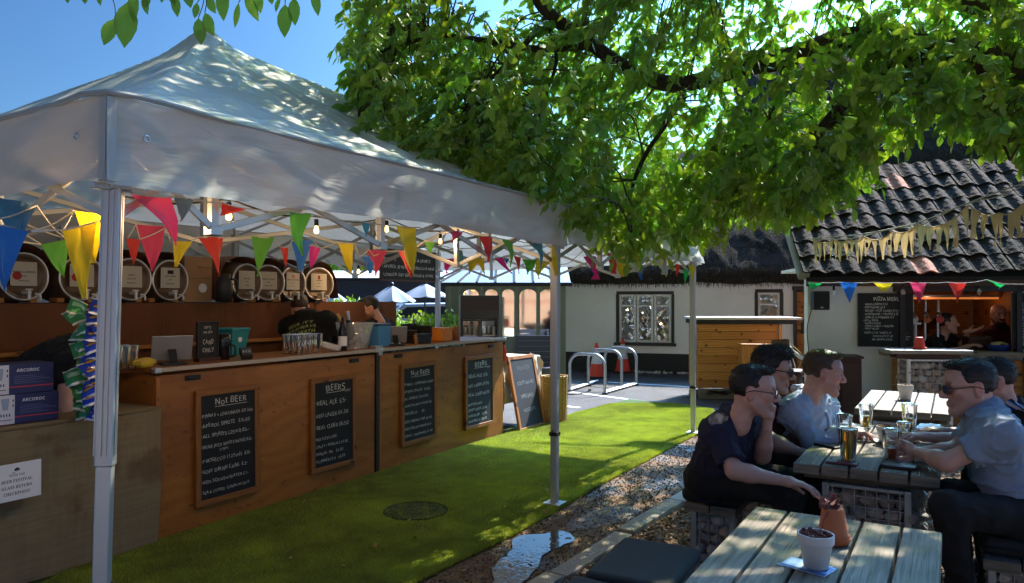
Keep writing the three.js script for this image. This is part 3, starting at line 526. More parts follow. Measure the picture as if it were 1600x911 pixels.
// ================================================================ gazebo over the bar
const GAZ = V3(0.338, 0, -5.714).addScaledVector(U, -3.5), gazYaw = Math.atan2(0.857, 0.515);
const gazPoint = (px, py, w) => { const k = (px - 800) / FOCAL, s = (k * (-GAZ.z - 0.515 * w) - GAZ.x - 0.857 * w) / (0.515 - 0.857 * k); return P(px, py, -(GAZ.z - 0.857 * s + 0.515 * w)); };
const gazLocal = (s, y, w) => GAZ.clone().addScaledVector(U, s).addScaledVector(W, w).setY(y);
{
  const g = thing('gazebo', 'large white double gazebo with peaked canopy over the bar', 'gazebo', GAZ, gazYaw), L = 7, D = 3.75, o = 0.09, eave = 2.33, low = 2.02, peak = 3.45;
  const roofH = (x, z) => {
    const tx = Math.min(x + o, L + o - x) / (1.75 + o), tz = Math.min(o - z, z + D + o) / (D / 2 + o), t = clamp(Math.min(tx, tz));
    let h = eave + (peak - eave) * Math.pow(t, 1.22);
    if (x > 1.75 && x < 5.25) h -= 0.07 * t * Math.sin((x - 1.75) / 3.5 * Math.PI);
    for (const px of [1.75, 5.25]) { const r = Math.hypot(x - px, z + D / 2); h += 0.07 * Math.exp(-r * r / 0.03); const a = Math.atan2(z + D / 2, x - px); h += 0.014 * Math.sin(a * 17 + Math.sin(a * 5) * 2) * smooth(0.1, 0.5, r) * smooth(2.4, 0.9, r); }
    h += 0.022 * (vnoise(x * 1.6, z * 3.2, 5) - 0.5) * smooth(0, 0.2, t) + 0.012 * (vnoise(x * 5, z * 9, 9) - 0.5) * smooth(0, 0.15, t);
    return h;
  };
  const nx = 220, nz = 120, pg = new THREE.PlaneGeometry(L + 2 * o, D + 2 * o, nx, nz); pg.rotateX(-Math.PI / 2); pg.translate(L / 2, 0, -D / 2);
  const p = pg.attributes.position, uv = pg.attributes.uv; for (let i = 0; i < p.count; i++) { p.setY(i, roofH(p.getX(i), p.getZ(i))); uv.setXY(i, p.getX(i), p.getZ(i)); } pg.computeVertexNormals();
  const canopy = part('canopy', pg, M.canopy, g);
  const strip = (a, b, n, len, seed) => {          // hanging valance between two eave corners
    const q = new THREE.PlaneGeometry(1, 1, n, 10), v = q.attributes.position, t = q.attributes.uv, dir = b.clone().sub(a), out = V3(-dir.z, 0, dir.x).normalize();
    for (let i = 0; i < v.count; i++) {
      const u = v.getX(i) + 0.5, h = 0.5 - v.getY(i), x = a.clone().addScaledVector(dir, u), wave = (vnoise(u * len * 2.2, h * 2.5, seed) - 0.5) * 0.07 * h + (vnoise(u * len * 6, h * 5, seed + 4) - 0.5) * 0.02;
      const y = eave - (eave - low + 0.012 * Math.sin(u * len * 2 + seed)) * h; v.setXYZ(i, x.x - out.x * wave, y, x.z - out.z * wave); t.setXY(i, u * len, h * 0.31);
    }
    q.computeVertexNormals(); return q;
  };
  const c00 = V3(-o, 0, o), c10 = V3(L + o, 0, o), c11 = V3(L + o, 0, -D - o), c01 = V3(-o, 0, -D - o), mid = V3(3.5, 0, o);
  part('valance', strip(c00, mid, 120, 3.5, 1), M.canopy, g); part('valance', strip(mid, c10, 120, 3.5, 11), M.canopy, g);
  part('valance', strip(c10, c11, 100, 3.9, 21), M.canopy, g); part('valance', strip(c11, c01, 140, 7, 31), M.canopy, g); part('valance', strip(c01, c00, 100, 3.9, 41), M.canopy, g);
  part('eave_seam', [tube([c00, c10, c11, c01].map((q) => q.clone().setY(eave + 0.004)).flatMap((q, i, a) => { const n = a[(i + 1) % 4]; return Array.from({ length: 12 }, (_, k) => q.clone().lerp(n, k / 12)); }), 0.011, 200, 6, true)], M.canopy, g);
  part('corner_patch', [box(0.006, 0.3, 0.035, -o - 0.003, 2.17, o - 0.0175, 0.002), box(0.035, 0.3, 0.006, -o + 0.0175, 2.17, o + 0.003, 0.002)], M.canopy, g);
  for (const [x, z, ry] of [[-0.1, -0.06, Math.PI / 2], [0.05, 0.1, 0]]) { const e = new THREE.TorusGeometry(0.011, 0.004, 8, 18); e.rotateY(ry); e.translate(x - (ry ? 0.012 : 0), 2.19, z + (ry ? 0 : 0.012)); part('eyelet', e, M.steel, g); }
  part('back_sheet', (() => { const q = new THREE.PlaneGeometry(3.45, 2.3, 60, 10); const v = q.attributes.position; for (let i = 0; i < v.count; i++) v.setZ(i, 0.03 * (vnoise(v.getX(i) * 5, v.getY(i), 2) - 0.5)); q.computeVertexNormals(); q.translate(1.75, 1.17, -D - 0.04); return q; })(), M.canopy, g);
  // legs with foot plates; the near one splays outwards a little
  const leg = (x, z, sx, sz) => {
    const l = new THREE.Group(); l.name = 'leg'; g.add(l); const a = V3(x, 2.28, z), b = V3(x + sx, 0.02, z + sz);
    const m = a.clone().lerp(b, 0.55);
    part('upper_tube', [bar(a, m.clone().lerp(b, 0.04), 0.062, 0.062, 0.008), ...[-0.018, 0, 0.018].flatMap((k) => [bar(V3(a.x + k, a.y, a.z + 0.0315), V3(m.x + k, m.y, m.z + 0.0315), 0.007, 0.004, 0), bar(V3(a.x - 0.0315, a.y, a.z + k), V3(m.x - 0.0315, m.y, m.z + k), 0.004, 0.007, 0)])], M.alu, l);
    part('lower_tube', [bar(m, b, 0.053, 0.053, 0.006)], M.alu, l);
    part('foot_plate', box(0.14, 0.012, 0.14, b.x, 0.032, b.z, 0.003), M.galv, l);
    part('slider', [box(0.084, 0.04, 0.084, x, 2.02, z, 0.01), box(0.2, 0.026, 0.02, x, 2.01, z + 0.02, 0.006)], M.aluDull, l);
    const k = a.clone().lerp(b, 0.76), r = new THREE.TorusGeometry(0.02, 0.003, 6, 16); r.translate(k.x - 0.045, k.y + 0.01, k.z); part('height_pin', [r, box(0.068, 0.03, 0.068, k.x, k.y, k.z)], M.blackMatt, l);
  };
  leg(0, 0, -0.075, 0.03); leg(3.5, 0, -0.02, 0.0); leg(L, 0, 0, 0); leg(0, -D, 0, 0); leg(3.5, -D, 0, 0); leg(L, -D, 0, 0);
  // scissor trusses
  const truss = (pts, hi = 2.22, lowH = 1.89) => {
    for (let i = 0; i + 1 < pts.length; i++) {
      const a = pts[i], b = pts[i + 1], n = b.clone().sub(a).cross(V3(0, 1, 0)).normalize().multiplyScalar(0.012);
      part('truss_bar', uprightBar(a.clone().setY(hi).add(n), b.clone().setY(lowH).add(n), 0.03, 0.014), M.aluDull, g);
      part('truss_bar', uprightBar(a.clone().setY(lowH).sub(n), b.clone().setY(hi).sub(n), 0.03, 0.014), M.aluDull, g);
      if (i) part('truss_joint', [box(0.035, hi - lowH, 0.035, a.x, (hi + lowH) / 2, a.z, 0.004), box(0.055, 0.04, 0.055, a.x, lowH, a.z), box(0.05, 0.04, 0.05, a.x, hi - 0.1, a.z)], M.aluDull, g);
    }
  };
  const X = (l, z) => l.map((x) => V3(x, 0, z)), Z = (x) => [0, -0.94, -1.875, -2.81, -D].map((z) => V3(x, 0, z));
  truss(X([0, 0.44, 1.5, 2.58, 3.5], -0.03)); truss(X([3.5, 4.4, 5.25, 6.1, L], -0.03)); truss(X([0, 0.88, 1.75, 2.63, 3.5], -D + 0.03)); truss(X([3.5, 4.4, 5.25, 6.1, L], -D + 0.03));
  truss(Z(0.03)); truss(Z(3.5)); truss(Z(L - 0.03)); truss(X([0.1, 1.75, 3.5, 5.25, L - 0.1], -1.875), 2.3, 2.0);
  for (const x of [1.75, 5.25]) { part('centre_pole', [box(0.04, 1.35, 0.04, x, 2.72, -1.875), cyl(0.07, 0.07, 0.02, x, 3.4, -1.875)], M.aluDull, g); for (const [ex, ez] of [[x - 1.72, -0.03], [x + 1.72, -0.03], [x - 1.72, -D + 0.03], [x + 1.72, -D + 0.03]]) part('roof_pole', bar(V3(ex, 2.28, ez), V3(x, 3.36, -1.875), 0.022, 0.022), M.aluDull, g); }
}

// ================================================================ bunting: flags given by the corners of their top edge and their tip
const cord = std({ color: lin(0.5, 0.48, 0.45), roughness: 0.9 });
function flagMesh(parent, a, b, tip, mat, fold = 0) {
  const g = new THREE.PlaneGeometry(1, 1, 8, 10), v = g.attributes.position, n = b.clone().sub(a).cross(tip.clone().sub(a)).normalize(), s = rnd() * 50, size = a.distanceTo(b);
  for (let i = 0; i < v.count; i++) { const u = v.getX(i) + 0.5, h = 0.5 - v.getY(i), p = a.clone().lerp(b, u).lerp(tip, h * 0.985); p.addScaledVector(n, size * (0.42 * (vnoise(u * 2.2 + s, h * 1.8, s) - 0.5) + 0.08 * (vnoise(u * 7 + s, h * 5, s) - 0.5) + fold * h * h * 0.8)); v.setXYZ(i, p.x, p.y, p.z); }
  g.computeVertexNormals(); return part('flag', g, mat, parent);
}
function bunting(label, flags, depthOf, extra = []) {
  const t = thing('bunting', label, 'bunting', V3(0, 0, 0), 0, 'bunting strings'), tops = [];
  for (const [x1, y1, x2, y2, tx, ty, col, fold] of flags) { const a = depthOf(x1, y1), b = depthOf(x2, y2), q = depthOf(tx, ty), z = rr(-0.05, 0.05); q.z += z * 0.6; flagMesh(t, a, b, q, FLAG[col], fold ?? 0); tops.push(a, b); }
  tops.sort((p, q) => p.x - q.x); const pts = [...(extra[0] ? [extra[0]] : []), ...tops, ...(extra[1] ? [extra[1]] : [])];
  if (pts.length > 2) { const segs = []; for (let i = 0; i + 1 < pts.length; i++) if (pts[i].distanceTo(pts[i + 1]) > 0.004) { const m = pts[i].clone().lerp(pts[i + 1], 0.5); m.y -= pts[i].distanceTo(pts[i + 1]) * 0.03; segs.push(tube([pts[i], m, pts[i + 1]], 0.0035, 6, 5)); } part('cord', segs, cord, t); }
  return t;
}
bunting('bunting hung along the front eave of the gazebo, big pink flag first', [
  [207, 302, 276, 306, 281, 386, 'pink'], [275, 308, 302, 312, 290, 346, 'grey', 0.3], [345, 316, 386, 326, 352, 338, 'red', 0.4], [450, 329, 484, 334, 467, 400, 'green'], [564, 346, 579, 348, 573, 371, 'teal'],
  [616, 352, 652, 355, 641, 429, 'yellow'], [703, 361, 725, 362, 717, 375, 'pink', 0.5], [752, 369, 772, 370, 763, 410, 'red'], [789, 374, 806, 376, 798, 418, 'green'], [836, 379, 851, 380, 845, 421, 'teal'], [858, 384, 874, 386, 868, 432, 'yellow'],
], (x, y) => gazPoint(x, y, 0.03));
bunting('bunting sagging under the canopy middle, red and green flags above casks', [
  [212, 350, 261, 354, 233, 425, 'pink'], [199, 372, 218, 374, 211, 414, 'red'], [265, 377, 296, 378, 275, 418, 'yellow'], [309, 370, 351, 371, 342, 433, 'red'], [390, 369, 426, 371, 404, 433, 'green'], [437, 386, 451, 386, 444, 418, 'red'], [456, 375, 488, 376, 474, 432, 'blue'], [484, 384, 501, 388, 486, 420, 'magenta'],
  [527, 378, 554, 380, 546, 429, 'yellow'], [561, 402, 584, 400, 578, 428, 'blue'], [576, 390, 600, 392, 587, 432, 'pink'], [621, 392, 638, 392, 642, 434, 'red'], [664, 376, 682, 378, 676, 400, 'green'], [705, 388, 722, 392, 722, 420, 'teal'],
], (x, y) => gazPoint(x, y, -1.25));
bunting('bunting across the far end of the gazebo, magenta and yellow flags', [
  [692, 405, 715, 403, 697, 428, 'magenta'], [731, 405, 748, 403, 733, 428, 'yellow'], [742, 404, 756, 404, 757, 431, 'yellow'], [771, 403, 786, 402, 800, 428, 'magenta'], [786, 403, 795, 404, 792, 412, 'blue'], [802, 399, 814, 402, 811, 428, 'red'], [819, 405, 838, 406, 824, 429, 'green'], [838, 404, 862, 410, 841, 436, 'yellow'], [861, 413, 872, 414, 867, 443, 'red'], [913, 389, 922, 391, 919, 410, 'pink'], [916, 401, 937, 400, 931, 437, 'magenta'], [950, 396, 962, 397, 961, 428, 'red'], [961, 399, 981, 400, 970, 433, 'yellow'], [996, 414, 1008, 415, 1003, 437, 'blue'], [1030, 408, 1036, 408, 1041, 433, 'yellow'], [1055, 412, 1064, 414, 1058, 433, 'red'], [1068, 419, 1078, 420, 1070, 443, 'bright'], [1075, 413, 1087, 416, 1080, 438, 'yellow'],
], (x, y) => { const q = gazPoint(x, y, -0.1); return P(x, y, clamp(-q.z + (x < 880 ? 2.2 : 0.2), 3, 8.6)); });
bunting('bunting at the left gazebo edge, large blue and yellow flags', [
  [-30, 346, 47, 362, -4, 456, 'blue', 0.1], [-20, 318, 56, 321, 30, 378, 'teal'], [64, 382, 103, 374, 99, 434, 'green'], [97, 360, 155, 345, 127, 468, 'yellow'], [114, 329, 172, 336, 141, 412, 'yellow'],
], (x, y) => P(x, y, x < 60 && y > 340 && y < 460 ? 2.55 : x < 110 && y > 370 ? 3.4 : 2.95), [P(-80, 335, 2.6), P(186, 318, 2.82)]);
bunting('bunting under the pantiled eaves of the serving outhouse', [
  [1262, 441, 1287, 442, 1270, 455, 'bright', 0.5], [1312, 441, 1340, 442, 1327, 474, 'blue'], [1365, 441, 1396, 442, 1383, 457, 'yellow', 0.6], [1420, 441, 1449, 442, 1437, 474, 'pink'], [1481, 441, 1511, 442, 1497, 473, 'red'], [1543, 437, 1572, 444, 1566, 446, 'bright', 0.5],
], (x, y) => P(x, y, 8.42 - (x - 1262) * 0.0012), [null, P(1640, 440, 8.0)]);
// string of lit bulbs under the canopy
const glow = phy({ color: lin(1, 0.7, 0.3), emissive: lin(1, 0.55, 0.16), emissiveIntensity: 2.2, roughness: 0.2 });
{
  const t = thing('string_lights', 'black festoon string of lit amber bulbs under the gazebo canopy', 'string lights'), at = [[167, 322, 0.0], [357, 328, -0.25], [494, 352, -0.5], [604, 352, -0.8], [688, 372, -1.0], [560, 420, -2.6]].map(([x, y, w]) => x < 180 ? P(x, y, 3.0) : gazPoint(x, y, w));
  part('cord', at.slice(0, 5).slice(1).map((b, i) => { const a = at[i].clone(), c = b.clone(); a.y += 0.05; c.y += 0.05; const m = a.clone().lerp(c, 0.5); m.y -= 0.03; return tube([a, m, c], 0.005, 12, 6); }), M.blackMatt, t);
  for (const p of at) {
    const s = part('socket', lathe([[0.0, 0.035], [0.012, 0.035], [0.013, 0.0], [0.016, -0.004], [0, -0.004]], 14), M.blackMatt, t); s.position.copy(p);
    const b = part('bulb', lathe([[0.007, 0.0], [0.012, -0.014], [0.015, -0.032], [0.012, -0.045], [0, -0.05]], 16), glow, t); b.position.copy(p);
    const l = new THREE.PointLight(new THREE.Color(1, 0.62, 0.30), 0.18); l.name = 'bulb_light'; l.position.copy(p); l.position.y -= 0.04; l.castShadow = true; scene.add(l);
  }
}

// ================================================================ bar counters
const barYaw = Math.atan2(3.863, 2.22), cf = wallFrame(counterL, barYaw), TOP = 1.15;
const onBar = (px, back, y = TOP) => counterL.clone().addScaledVector(V3(Math.cos(barYaw), 0, -Math.sin(barYaw)), cf.x(px)).addScaledVector(V3(Math.sin(barYaw), 0, Math.cos(barYaw)), -back).setY(y);
function counter(label, x0, x1) {
  const c = thing('bar_counter', label, 'bar counter', counterL, barYaw, 'folding bar counters'), w = x1 - x0, mx = (x0 + x1) / 2;
  part('front_panel', box(w, 1.08, 0.02, mx, 0.56, -0.01, 0.003, 'x'), M.ply, c);
  part('side_panel', box(0.02, 1.08, 0.5, x0 + 0.012, 0.56, -0.275, 0.002, 'z'), M.ply, c); part('side_panel', box(0.02, 1.08, 0.5, x1 - 0.012, 0.56, -0.275, 0.002, 'z'), M.ply, c);
  part('counter_top', box(w + 0.02, 0.024, 0.58, mx, TOP - 0.012, -0.26, 0.003), M.plyTop, c);
  part('edge_strip', box(w + 0.024, 0.028, 0.006, mx, TOP - 0.012, 0.034, 0.002), std({ color: lin(0.42, 0.36, 0.30), roughness: 0.5 }), c);
  for (const x of [x0, x1]) part('corner_cap', box(0.05, 0.04, 0.05, x, TOP - 0.015, 0.015, 0.01), M.steel, c);
  for (const x of [x0 + 0.28, x1 - 0.28]) part('handle', [box(0.12, 0.035, 0.008, x, TOP - 0.085, 0.004, 0.002), box(0.09, 0.016, 0.02, x, TOP - 0.085, 0.012, 0.004)], M.black, c);
  part('corner_trim', [box(0.025, 1.07, 0.012, x0 + 0.012, 0.555, 0.007, 0.002)], M.ply, c);
  return c;
}
const midX = cf.x(588), endX = cf.x(786);
counter('plywood folding bar counter nearest the viewer with two chalkboards', 0, midX - 0.02);
counter('plywood folding bar counter at the far end, partly sunlit', midX + 0.035, endX);
{ const c = thing('hinge_post', 'black upright joint strip between the two bar counters', 'post', counterL, barYaw); part('strip', box(0.045, 1.1, 0.03, midX + 0.008, 0.55, 0.0), M.black, c); part('clamp', [box(0.1, 0.03, 0.07, midX + 0.008, TOP + 0.012, 0.0), box(0.05, 0.06, 0.03, midX + 0.008, TOP - 0.03, 0.035)], M.steel, c); }
// chalkboards on the counters
function chalkboard(label, pxl, pxr, ytl, ybl, map, z = 0.012) {
  const a = cf.x(pxl), b = cf.x(pxr), y1 = cf.y(pxl, ytl), y0 = cf.y(pxl, ybl), w = b - a, h = y1 - y0, o = counterL.clone().addScaledVector(V3(Math.cos(barYaw), 0, -Math.sin(barYaw)), a).addScaledVector(V3(Math.sin(barYaw), 0, Math.cos(barYaw)), z + 0.012).setY(y0);
  const c = thing('chalkboard', label, 'chalkboard', o, barYaw, 'chalkboards on the bar'); c.rotation.order = 'YXZ'; c.rotation.x = -0.012; framed(c, w, h, map); return c;
}
function framed(c, w, h, map, f = 0.042, fm = M.frameWood) {
  part('slate', (() => { const g = new THREE.BoxGeometry(w - f * 1.4, h - f * 1.4, 0.008); g.translate(w / 2, h / 2, 0); return g; })(), M.blackMatt, c);
  part('writing', (() => { const g = new THREE.PlaneGeometry(w - f * 1.6, h - f * 1.6); g.translate(w / 2, h / 2, 0.0065); return g; })(), board(map), c);
  for (const y of [f / 2, h - f / 2]) part('frame_rail', box(w, f, 0.024, w / 2, y, 0.002), fm, c);
  for (const x of [f / 2, w - f / 2]) part('frame_rail', box(f, h - 2 * f, 0.0235, x, h / 2, 0.002), fm, c);
}
const U8 = { under: true };
chalkboard('framed chalkboard headed NOT BEER, nearest the viewer on the bar', 303, 402, 611, 793, menu(512, 940, [['Not BEER', 130, 100, 74, undefined, U8], ['·PIMMS + LEMONADE £8 /£6', 12, 205, 38], ['·APEROL SPRITZ   £9.50', 12, 292, 44], ['·ALL SPIRITS (25ml) £5.-', 12, 385, 43], ['·WINE (RED WHITE/ROSÉ) £6-', 12, 478, 37], ['175ml', 170, 520, 30], ['·PROSECCO (125ml)  £6-', 12, 605, 43], ['·SOFT DRINK CANS  £2-', 12, 700, 42], ['·KIDS SQUASH/WATER £1-', 12, 790, 38], ['·TEA & COFFEE  GIN/RUM £8/9', 12, 880, 33]]));
chalkboard('framed chalkboard headed BEERS, left of the hinge post', 483, 553, 592, 741, menu(512, 940, [['BEERS', 150, 110, 92, undefined, U8], ['PINT', 400, 150, 34], ['·REAL ALE  £5-', 16, 260, 66], ['·KEG LAGER £6.50', 16, 390, 55], ['·REAL CIDER £6.50', 16, 520, 54], ['BOTTLES/CANS:', 20, 640, 40], ['·CRAFT + NON-ALC £4.50', 16, 720, 39], ['·PERONI  0%    £4.50', 16, 800, 40], ['·GUINNESS 0.0   £4.50', 16, 880, 40]]));
chalkboard('framed chalkboard headed NOT BEER, just right of the hinge post', 624, 679, 570, 698, menu(512, 940, [['Not BEER', 120, 110, 78, undefined, U8], ['PIMMS + LEMONADE £8/£6', 16, 230, 40], ['APEROL SPRITZ   £9.50', 16, 320, 43], ['ALL SPIRITS 25ml £5.-', 16, 410, 43], ['WINE RED/WHITE/ROSÉ £6-', 16, 500, 38], ['PROSECCO      £6-', 16, 600, 44], ['SOFT DRINK CANS £2.50', 16, 700, 42], ['KIDS SQUASH/WATER £1-', 16, 790, 40], ['TONIC / LEMONADE £1.50', 16, 880, 40]]));
chalkboard('framed chalkboard headed BEERS at sunlit end of the bar', 724, 769, 558, 673, menu(512, 940, [['BEERS', 150, 110, 92, undefined, U8], ['PINT', 400, 150, 34], ['·REAL ALE  £5-', 16, 260, 66], ['·KEG LAGER £6.50', 16, 390, 55], ['·REAL CIDER £6.50', 16, 520, 54], ['BOTTLES/CANS', 20, 650, 42], ['·CRAFT CIDER  £5.00', 16, 730, 43], ['·PERONI 0%    £5.00', 16, 810, 43], ['·GUINNESS 0   £5.00', 16, 885, 42]]));
// ================================================================ cask stillage behind the bar
{
  const st = thing('cask_stillage', 'tall cask stillage draped in dark brown cloth behind the bar', 'stillage', GAZ, gazYaw), s0 = -0.6, s1 = 5.15, y = 1.58, zf = -2.98;
  const q = new THREE.PlaneGeometry(s1 - s0, y - 0.02, 160, 12), v = q.attributes.position; for (let i = 0; i < v.count; i++) { const x = v.getX(i), h = (v.getY(i) / y + 0.5); v.setZ(i, 0.05 * (vnoise(x * 5, h * 1.2, 4) - 0.5) * (1.2 - h) + 0.012 * (vnoise(x * 18, h * 2, 1) - 0.5)); } q.computeVertexNormals(); q.translate((s0 + s1) / 2, y / 2, zf);
  part('cloth_front', q, M.brownCloth, st); part('shelf', box(s1 - s0, 0.05, 0.62, (s0 + s1) / 2, y - 0.03, zf - 0.32), M.darkWood, st);
  part('batten', box(s1 - s0 - 0.4, 0.03, 0.05, (s0 + s1) / 2, 1.22, zf + 0.06), M.pine, st);
  for (const x of [s0 + 0.1, 1.6, 3.4, s1 - 0.1]) part('leg', box(0.07, y - 0.06, 0.07, x, y / 2 - 0.03, zf - 0.55), M.darkWood, st);
}
const caskLabels = [['TROPICAL BREEZE', '4.9%', 'Wantsum', '#b33', 'round'], ['SUMMER ALE', '4.1%', 'Oak', '#c63316', 'round'], ['STOUT', 'DARK 4.6%', 'Mauldons', '#222', ''], ['LAST STAND', '4.2%', 'Nethergate', '#111', 'block'], ['RED ALE', '4.3%', 'Crouch', '#c33', ''], ['PRIDE OF ESSEX', '3.9%', 'Bishop Nick', '#111', ''], ['WORLD OF WHEATS', '5.0%', 'No. 7', '#c22', 'ring'], ['COPPER', '4.4%', 'Brewers', '#a22', 'bar']].map(([a, b, c, col, mark]) => canvasTex(256, 256, (x) => {
  x.fillStyle = '#d8d6d0'; x.fillRect(0, 0, 256, 256); x.fillStyle = col; x.strokeStyle = col; x.lineWidth = 9;
  if (mark === 'round') { x.beginPath(); x.arc(60, 150, 46, 0, 7); x.fill(); } if (mark === 'block') x.fillRect(86, 30, 84, 48); if (mark === 'ring') { x.beginPath(); x.arc(128, 55, 26, 0, 7); x.stroke(); x.fillRect(96, 50, 64, 10); } if (mark === 'bar') x.fillRect(108, 24, 40, 62);
  x.fillStyle = '#1a1a1a'; x.textAlign = 'center'; x.font = 'bold 27px sans-serif'; x.fillText(a, 128, 116, 236); x.font = 'bold 22px sans-serif'; x.fillText(b, 128, 160); x.fillText(c, 128, 212);
}));
{
  const body = lathe([[0, -0.02], [0.125, -0.02], [0.135, 0.012], [0.158, 0.02], [0.166, 0.012], [0.168, -0.03], [0.172, -0.05], [0.19, -0.14], [0.195, -0.22], [0.19, -0.3], [0.168, -0.41], [0, -0.42]], 36); body.rotateX(Math.PI / 2);
  const rim = new THREE.TorusGeometry(0.163, 0.008, 8, 40); rim.translate(0, 0, 0.018);
  const jg = new THREE.PlaneGeometry(1, 1, 30, 14), jp = jg.attributes.position;
  for (let i = 0; i < jp.count; i++) { const t = jp.getX(i) * 2, w = jp.getY(i) + 0.5, a = t * 2.1, r = 0.245 - 0.02 * Math.abs(t) + 0.07 * Math.pow(Math.abs(t), 3) + 0.018 * (vnoise(t * 6, w * 3, 6) - 0.5); jp.setXYZ(i, Math.sin(a) * r * (1 + 0.1 * Math.pow(Math.abs(t), 4)), Math.cos(a) * r, -0.055 - 0.34 * w + 0.02 * Math.sin(a * 3)); } jg.computeVertexNormals();
  const spots = [[35, 441], [126, 443], [203, 444], [264, 441], [384, 443], [418, 445], [456, 441], [497, 441]];
  const where = ['farthest left, half behind the blue flag', 'behind the large yellow flag', 'just right of the near gazebo leg', 'left of the cardboard box', 'behind the back gazebo leg', 'third from the open right end', 'second from the open right end', 'at the open right end of the row'];
  spots.forEach(([px, py], i) => {
    const p = gazPoint(px, py, -2.95), c = thing('ale_cask', `steel ale cask ${where[i]}, in brown jacket`, 'cask', V3(p.x, 1.76, p.z), Math.PI / 2 - Math.atan2(U.x, -U.z) - 0.0 + [0.05, 0, -0.03, 0.04, 0, -0.2, 0.06, -0.25][i], 'ale casks');
    part('barrel', body, std({ color: lin(0.13, 0.085, 0.055), metalness: 0.25, roughness: 0.45 }), c); part('rim', rim, M.steel, c); part('jacket', jg, M.brownCloth, c);
    const lb = part('label_card', box(0.176, 0.166, 0.002, 0, 0.02, 0.016, 0), M.paper, c); const t = part('label_print', (() => { const g = new THREE.PlaneGeometry(0.172, 0.162); g.translate(0, 0.02, 0.0185); return g; })(), std({ map: caskLabels[i], color: lin(0.72, 0.69, 0.62), roughness: 0.8 }), c);
    const tap = cyl(0.013, 0.013, 0.09, 0, -0.115, 0.05, 12); tap.rotateX(0); part('tap', [(() => { const g = cyl(0.013, 0.015, 0.08, 0, 0, 0, 12); g.rotateX(Math.PI / 2); g.translate(0, -0.11, 0.05); return g; })(), cyl(0.01, 0.012, 0.06, 0.0, -0.13, 0.085, 10), box(0.05, 0.012, 0.012, 0, -0.09, 0.08), tube([V3(0.05, -0.12, 0.06), V3(0.075, -0.13, 0.075), V3(0.08, -0.165, 0.075)], 0.009, 8, 8)], std({ color: lin(0.6, 0.6, 0.58), roughness: 0.4, metalness: 0.3 }), c);
    const wedge = part('wedge', [box(0.05, 0.035, 0.12, -0.11, -0.165, -0.12), box(0.05, 0.035, 0.12, 0.11, -0.165, -0.12)], M.pine, c);
  });
  const p = gazPoint(310, 445, -2.95), b = thing('cardboard_box', 'brown cardboard box with round white sticker among the casks', 'box', V3(p.x, 1.58, p.z), gazYaw);
  part('carton', [box(0.27, 0.2, 0.3, 0, 0.1, -0.15, 0.004), box(0.27, 0.19, 0.3, 0, 0.295, -0.15, 0.004)], M.card, b);
  part('flap', (() => { const g = box(0.12, 0.004, 0.06, 0.05, 0.3, 0.02, 0); return g; })(), M.card, b); const st = cyl(0.04, 0.04, 0.003, 0, 0, 0, 28); st.rotateX(Math.PI / 2); st.translate(0.04, 0.12, 0.003); part('sticker', st, M.paper, b);
  // wooden board with plank front under the box and a dark jug
  const q = gazPoint(350, 450, -2.8), j = thing('dark_jug', 'dark plastic jug standing on the stillage beside the cardboard box', 'jug', V3(q.x, 1.58, q.z)); part('body', lathe([[0, 0], [0.07, 0], [0.075, 0.16], [0.05, 0.21], [0.055, 0.24], [0.045, 0.24]], 20), M.black, j); part('handle', tube([V3(0.06, 0.2, 0), V3(0.11, 0.18, 0), V3(0.11, 0.08, 0), V3(0.07, 0.05, 0)], 0.011, 14, 8), M.black, j);
  const n = gazPoint(370, 420, -3.6), s = thing('paper_notice', 'small white paper notice taped to the back gazebo leg', 'notice', n, gazYaw); part('sheet', box(0.23, 0.2, 0.002, 0, 0, 0.06, 0), M.paper, s); part('print', (() => { const g = new THREE.PlaneGeometry(0.22, 0.19); g.translate(0, 0, 0.0625); return g; })(), std({ map: canvasTex(256, 220, (x) => { x.fillStyle = '#d9d8d2'; x.fillRect(0, 0, 256, 220); x.fillStyle = '#333'; x.textAlign = 'center'; x.font = '20px serif'; x.fillText('Thank you', 128, 50); x.font = 'bold 30px sans-serif'; x.fillText('PLEASE WAIT', 128, 110); x.fillText('HERE', 128, 148); x.font = '22px sans-serif'; x.fillText('Bar', 128, 195); }) }), s);
}
// hanging chalkboard at the back of the gazebo
{
  const a = gazPoint(593, 397, -3.6), b = gazPoint(681, 397, -3.6), w = a.distanceTo(b) * 0.98, h = 0.42, c = thing('hanging_chalkboard', 'chalkboard hung from the back frame, headed NOT BEER', 'chalkboard', V3(a.x, gazPoint(637, 440, -3.6).y, a.z), gazYaw);
  c.rotation.y = Math.atan2(-(b.z - a.z), b.x - a.x);
  framed(c, w, h, menu(900, 420, [['Not BEER', 320, 80, 66, undefined, U8], ['·PIMMS', 30, 150, 62], ['·G & SPIRITS', 520, 150, 56], ['·APEROL SPRITZ', 30, 255, 58], ['·PROSECCO & WINE', 470, 255, 50], ['·LONDON DRY GIN', 30, 365, 54], ['·SODAS & TONIC', 500, 365, 52]]), 0.02, M.darkWood);
  part('hook', [bar(V3(0.1, h, 0), V3(0.1, h + 0.2, 0), 0.006), bar(V3(w - 0.1, h, 0), V3(w - 0.1, h + 0.2, 0), 0.006)], M.steel, c);
}
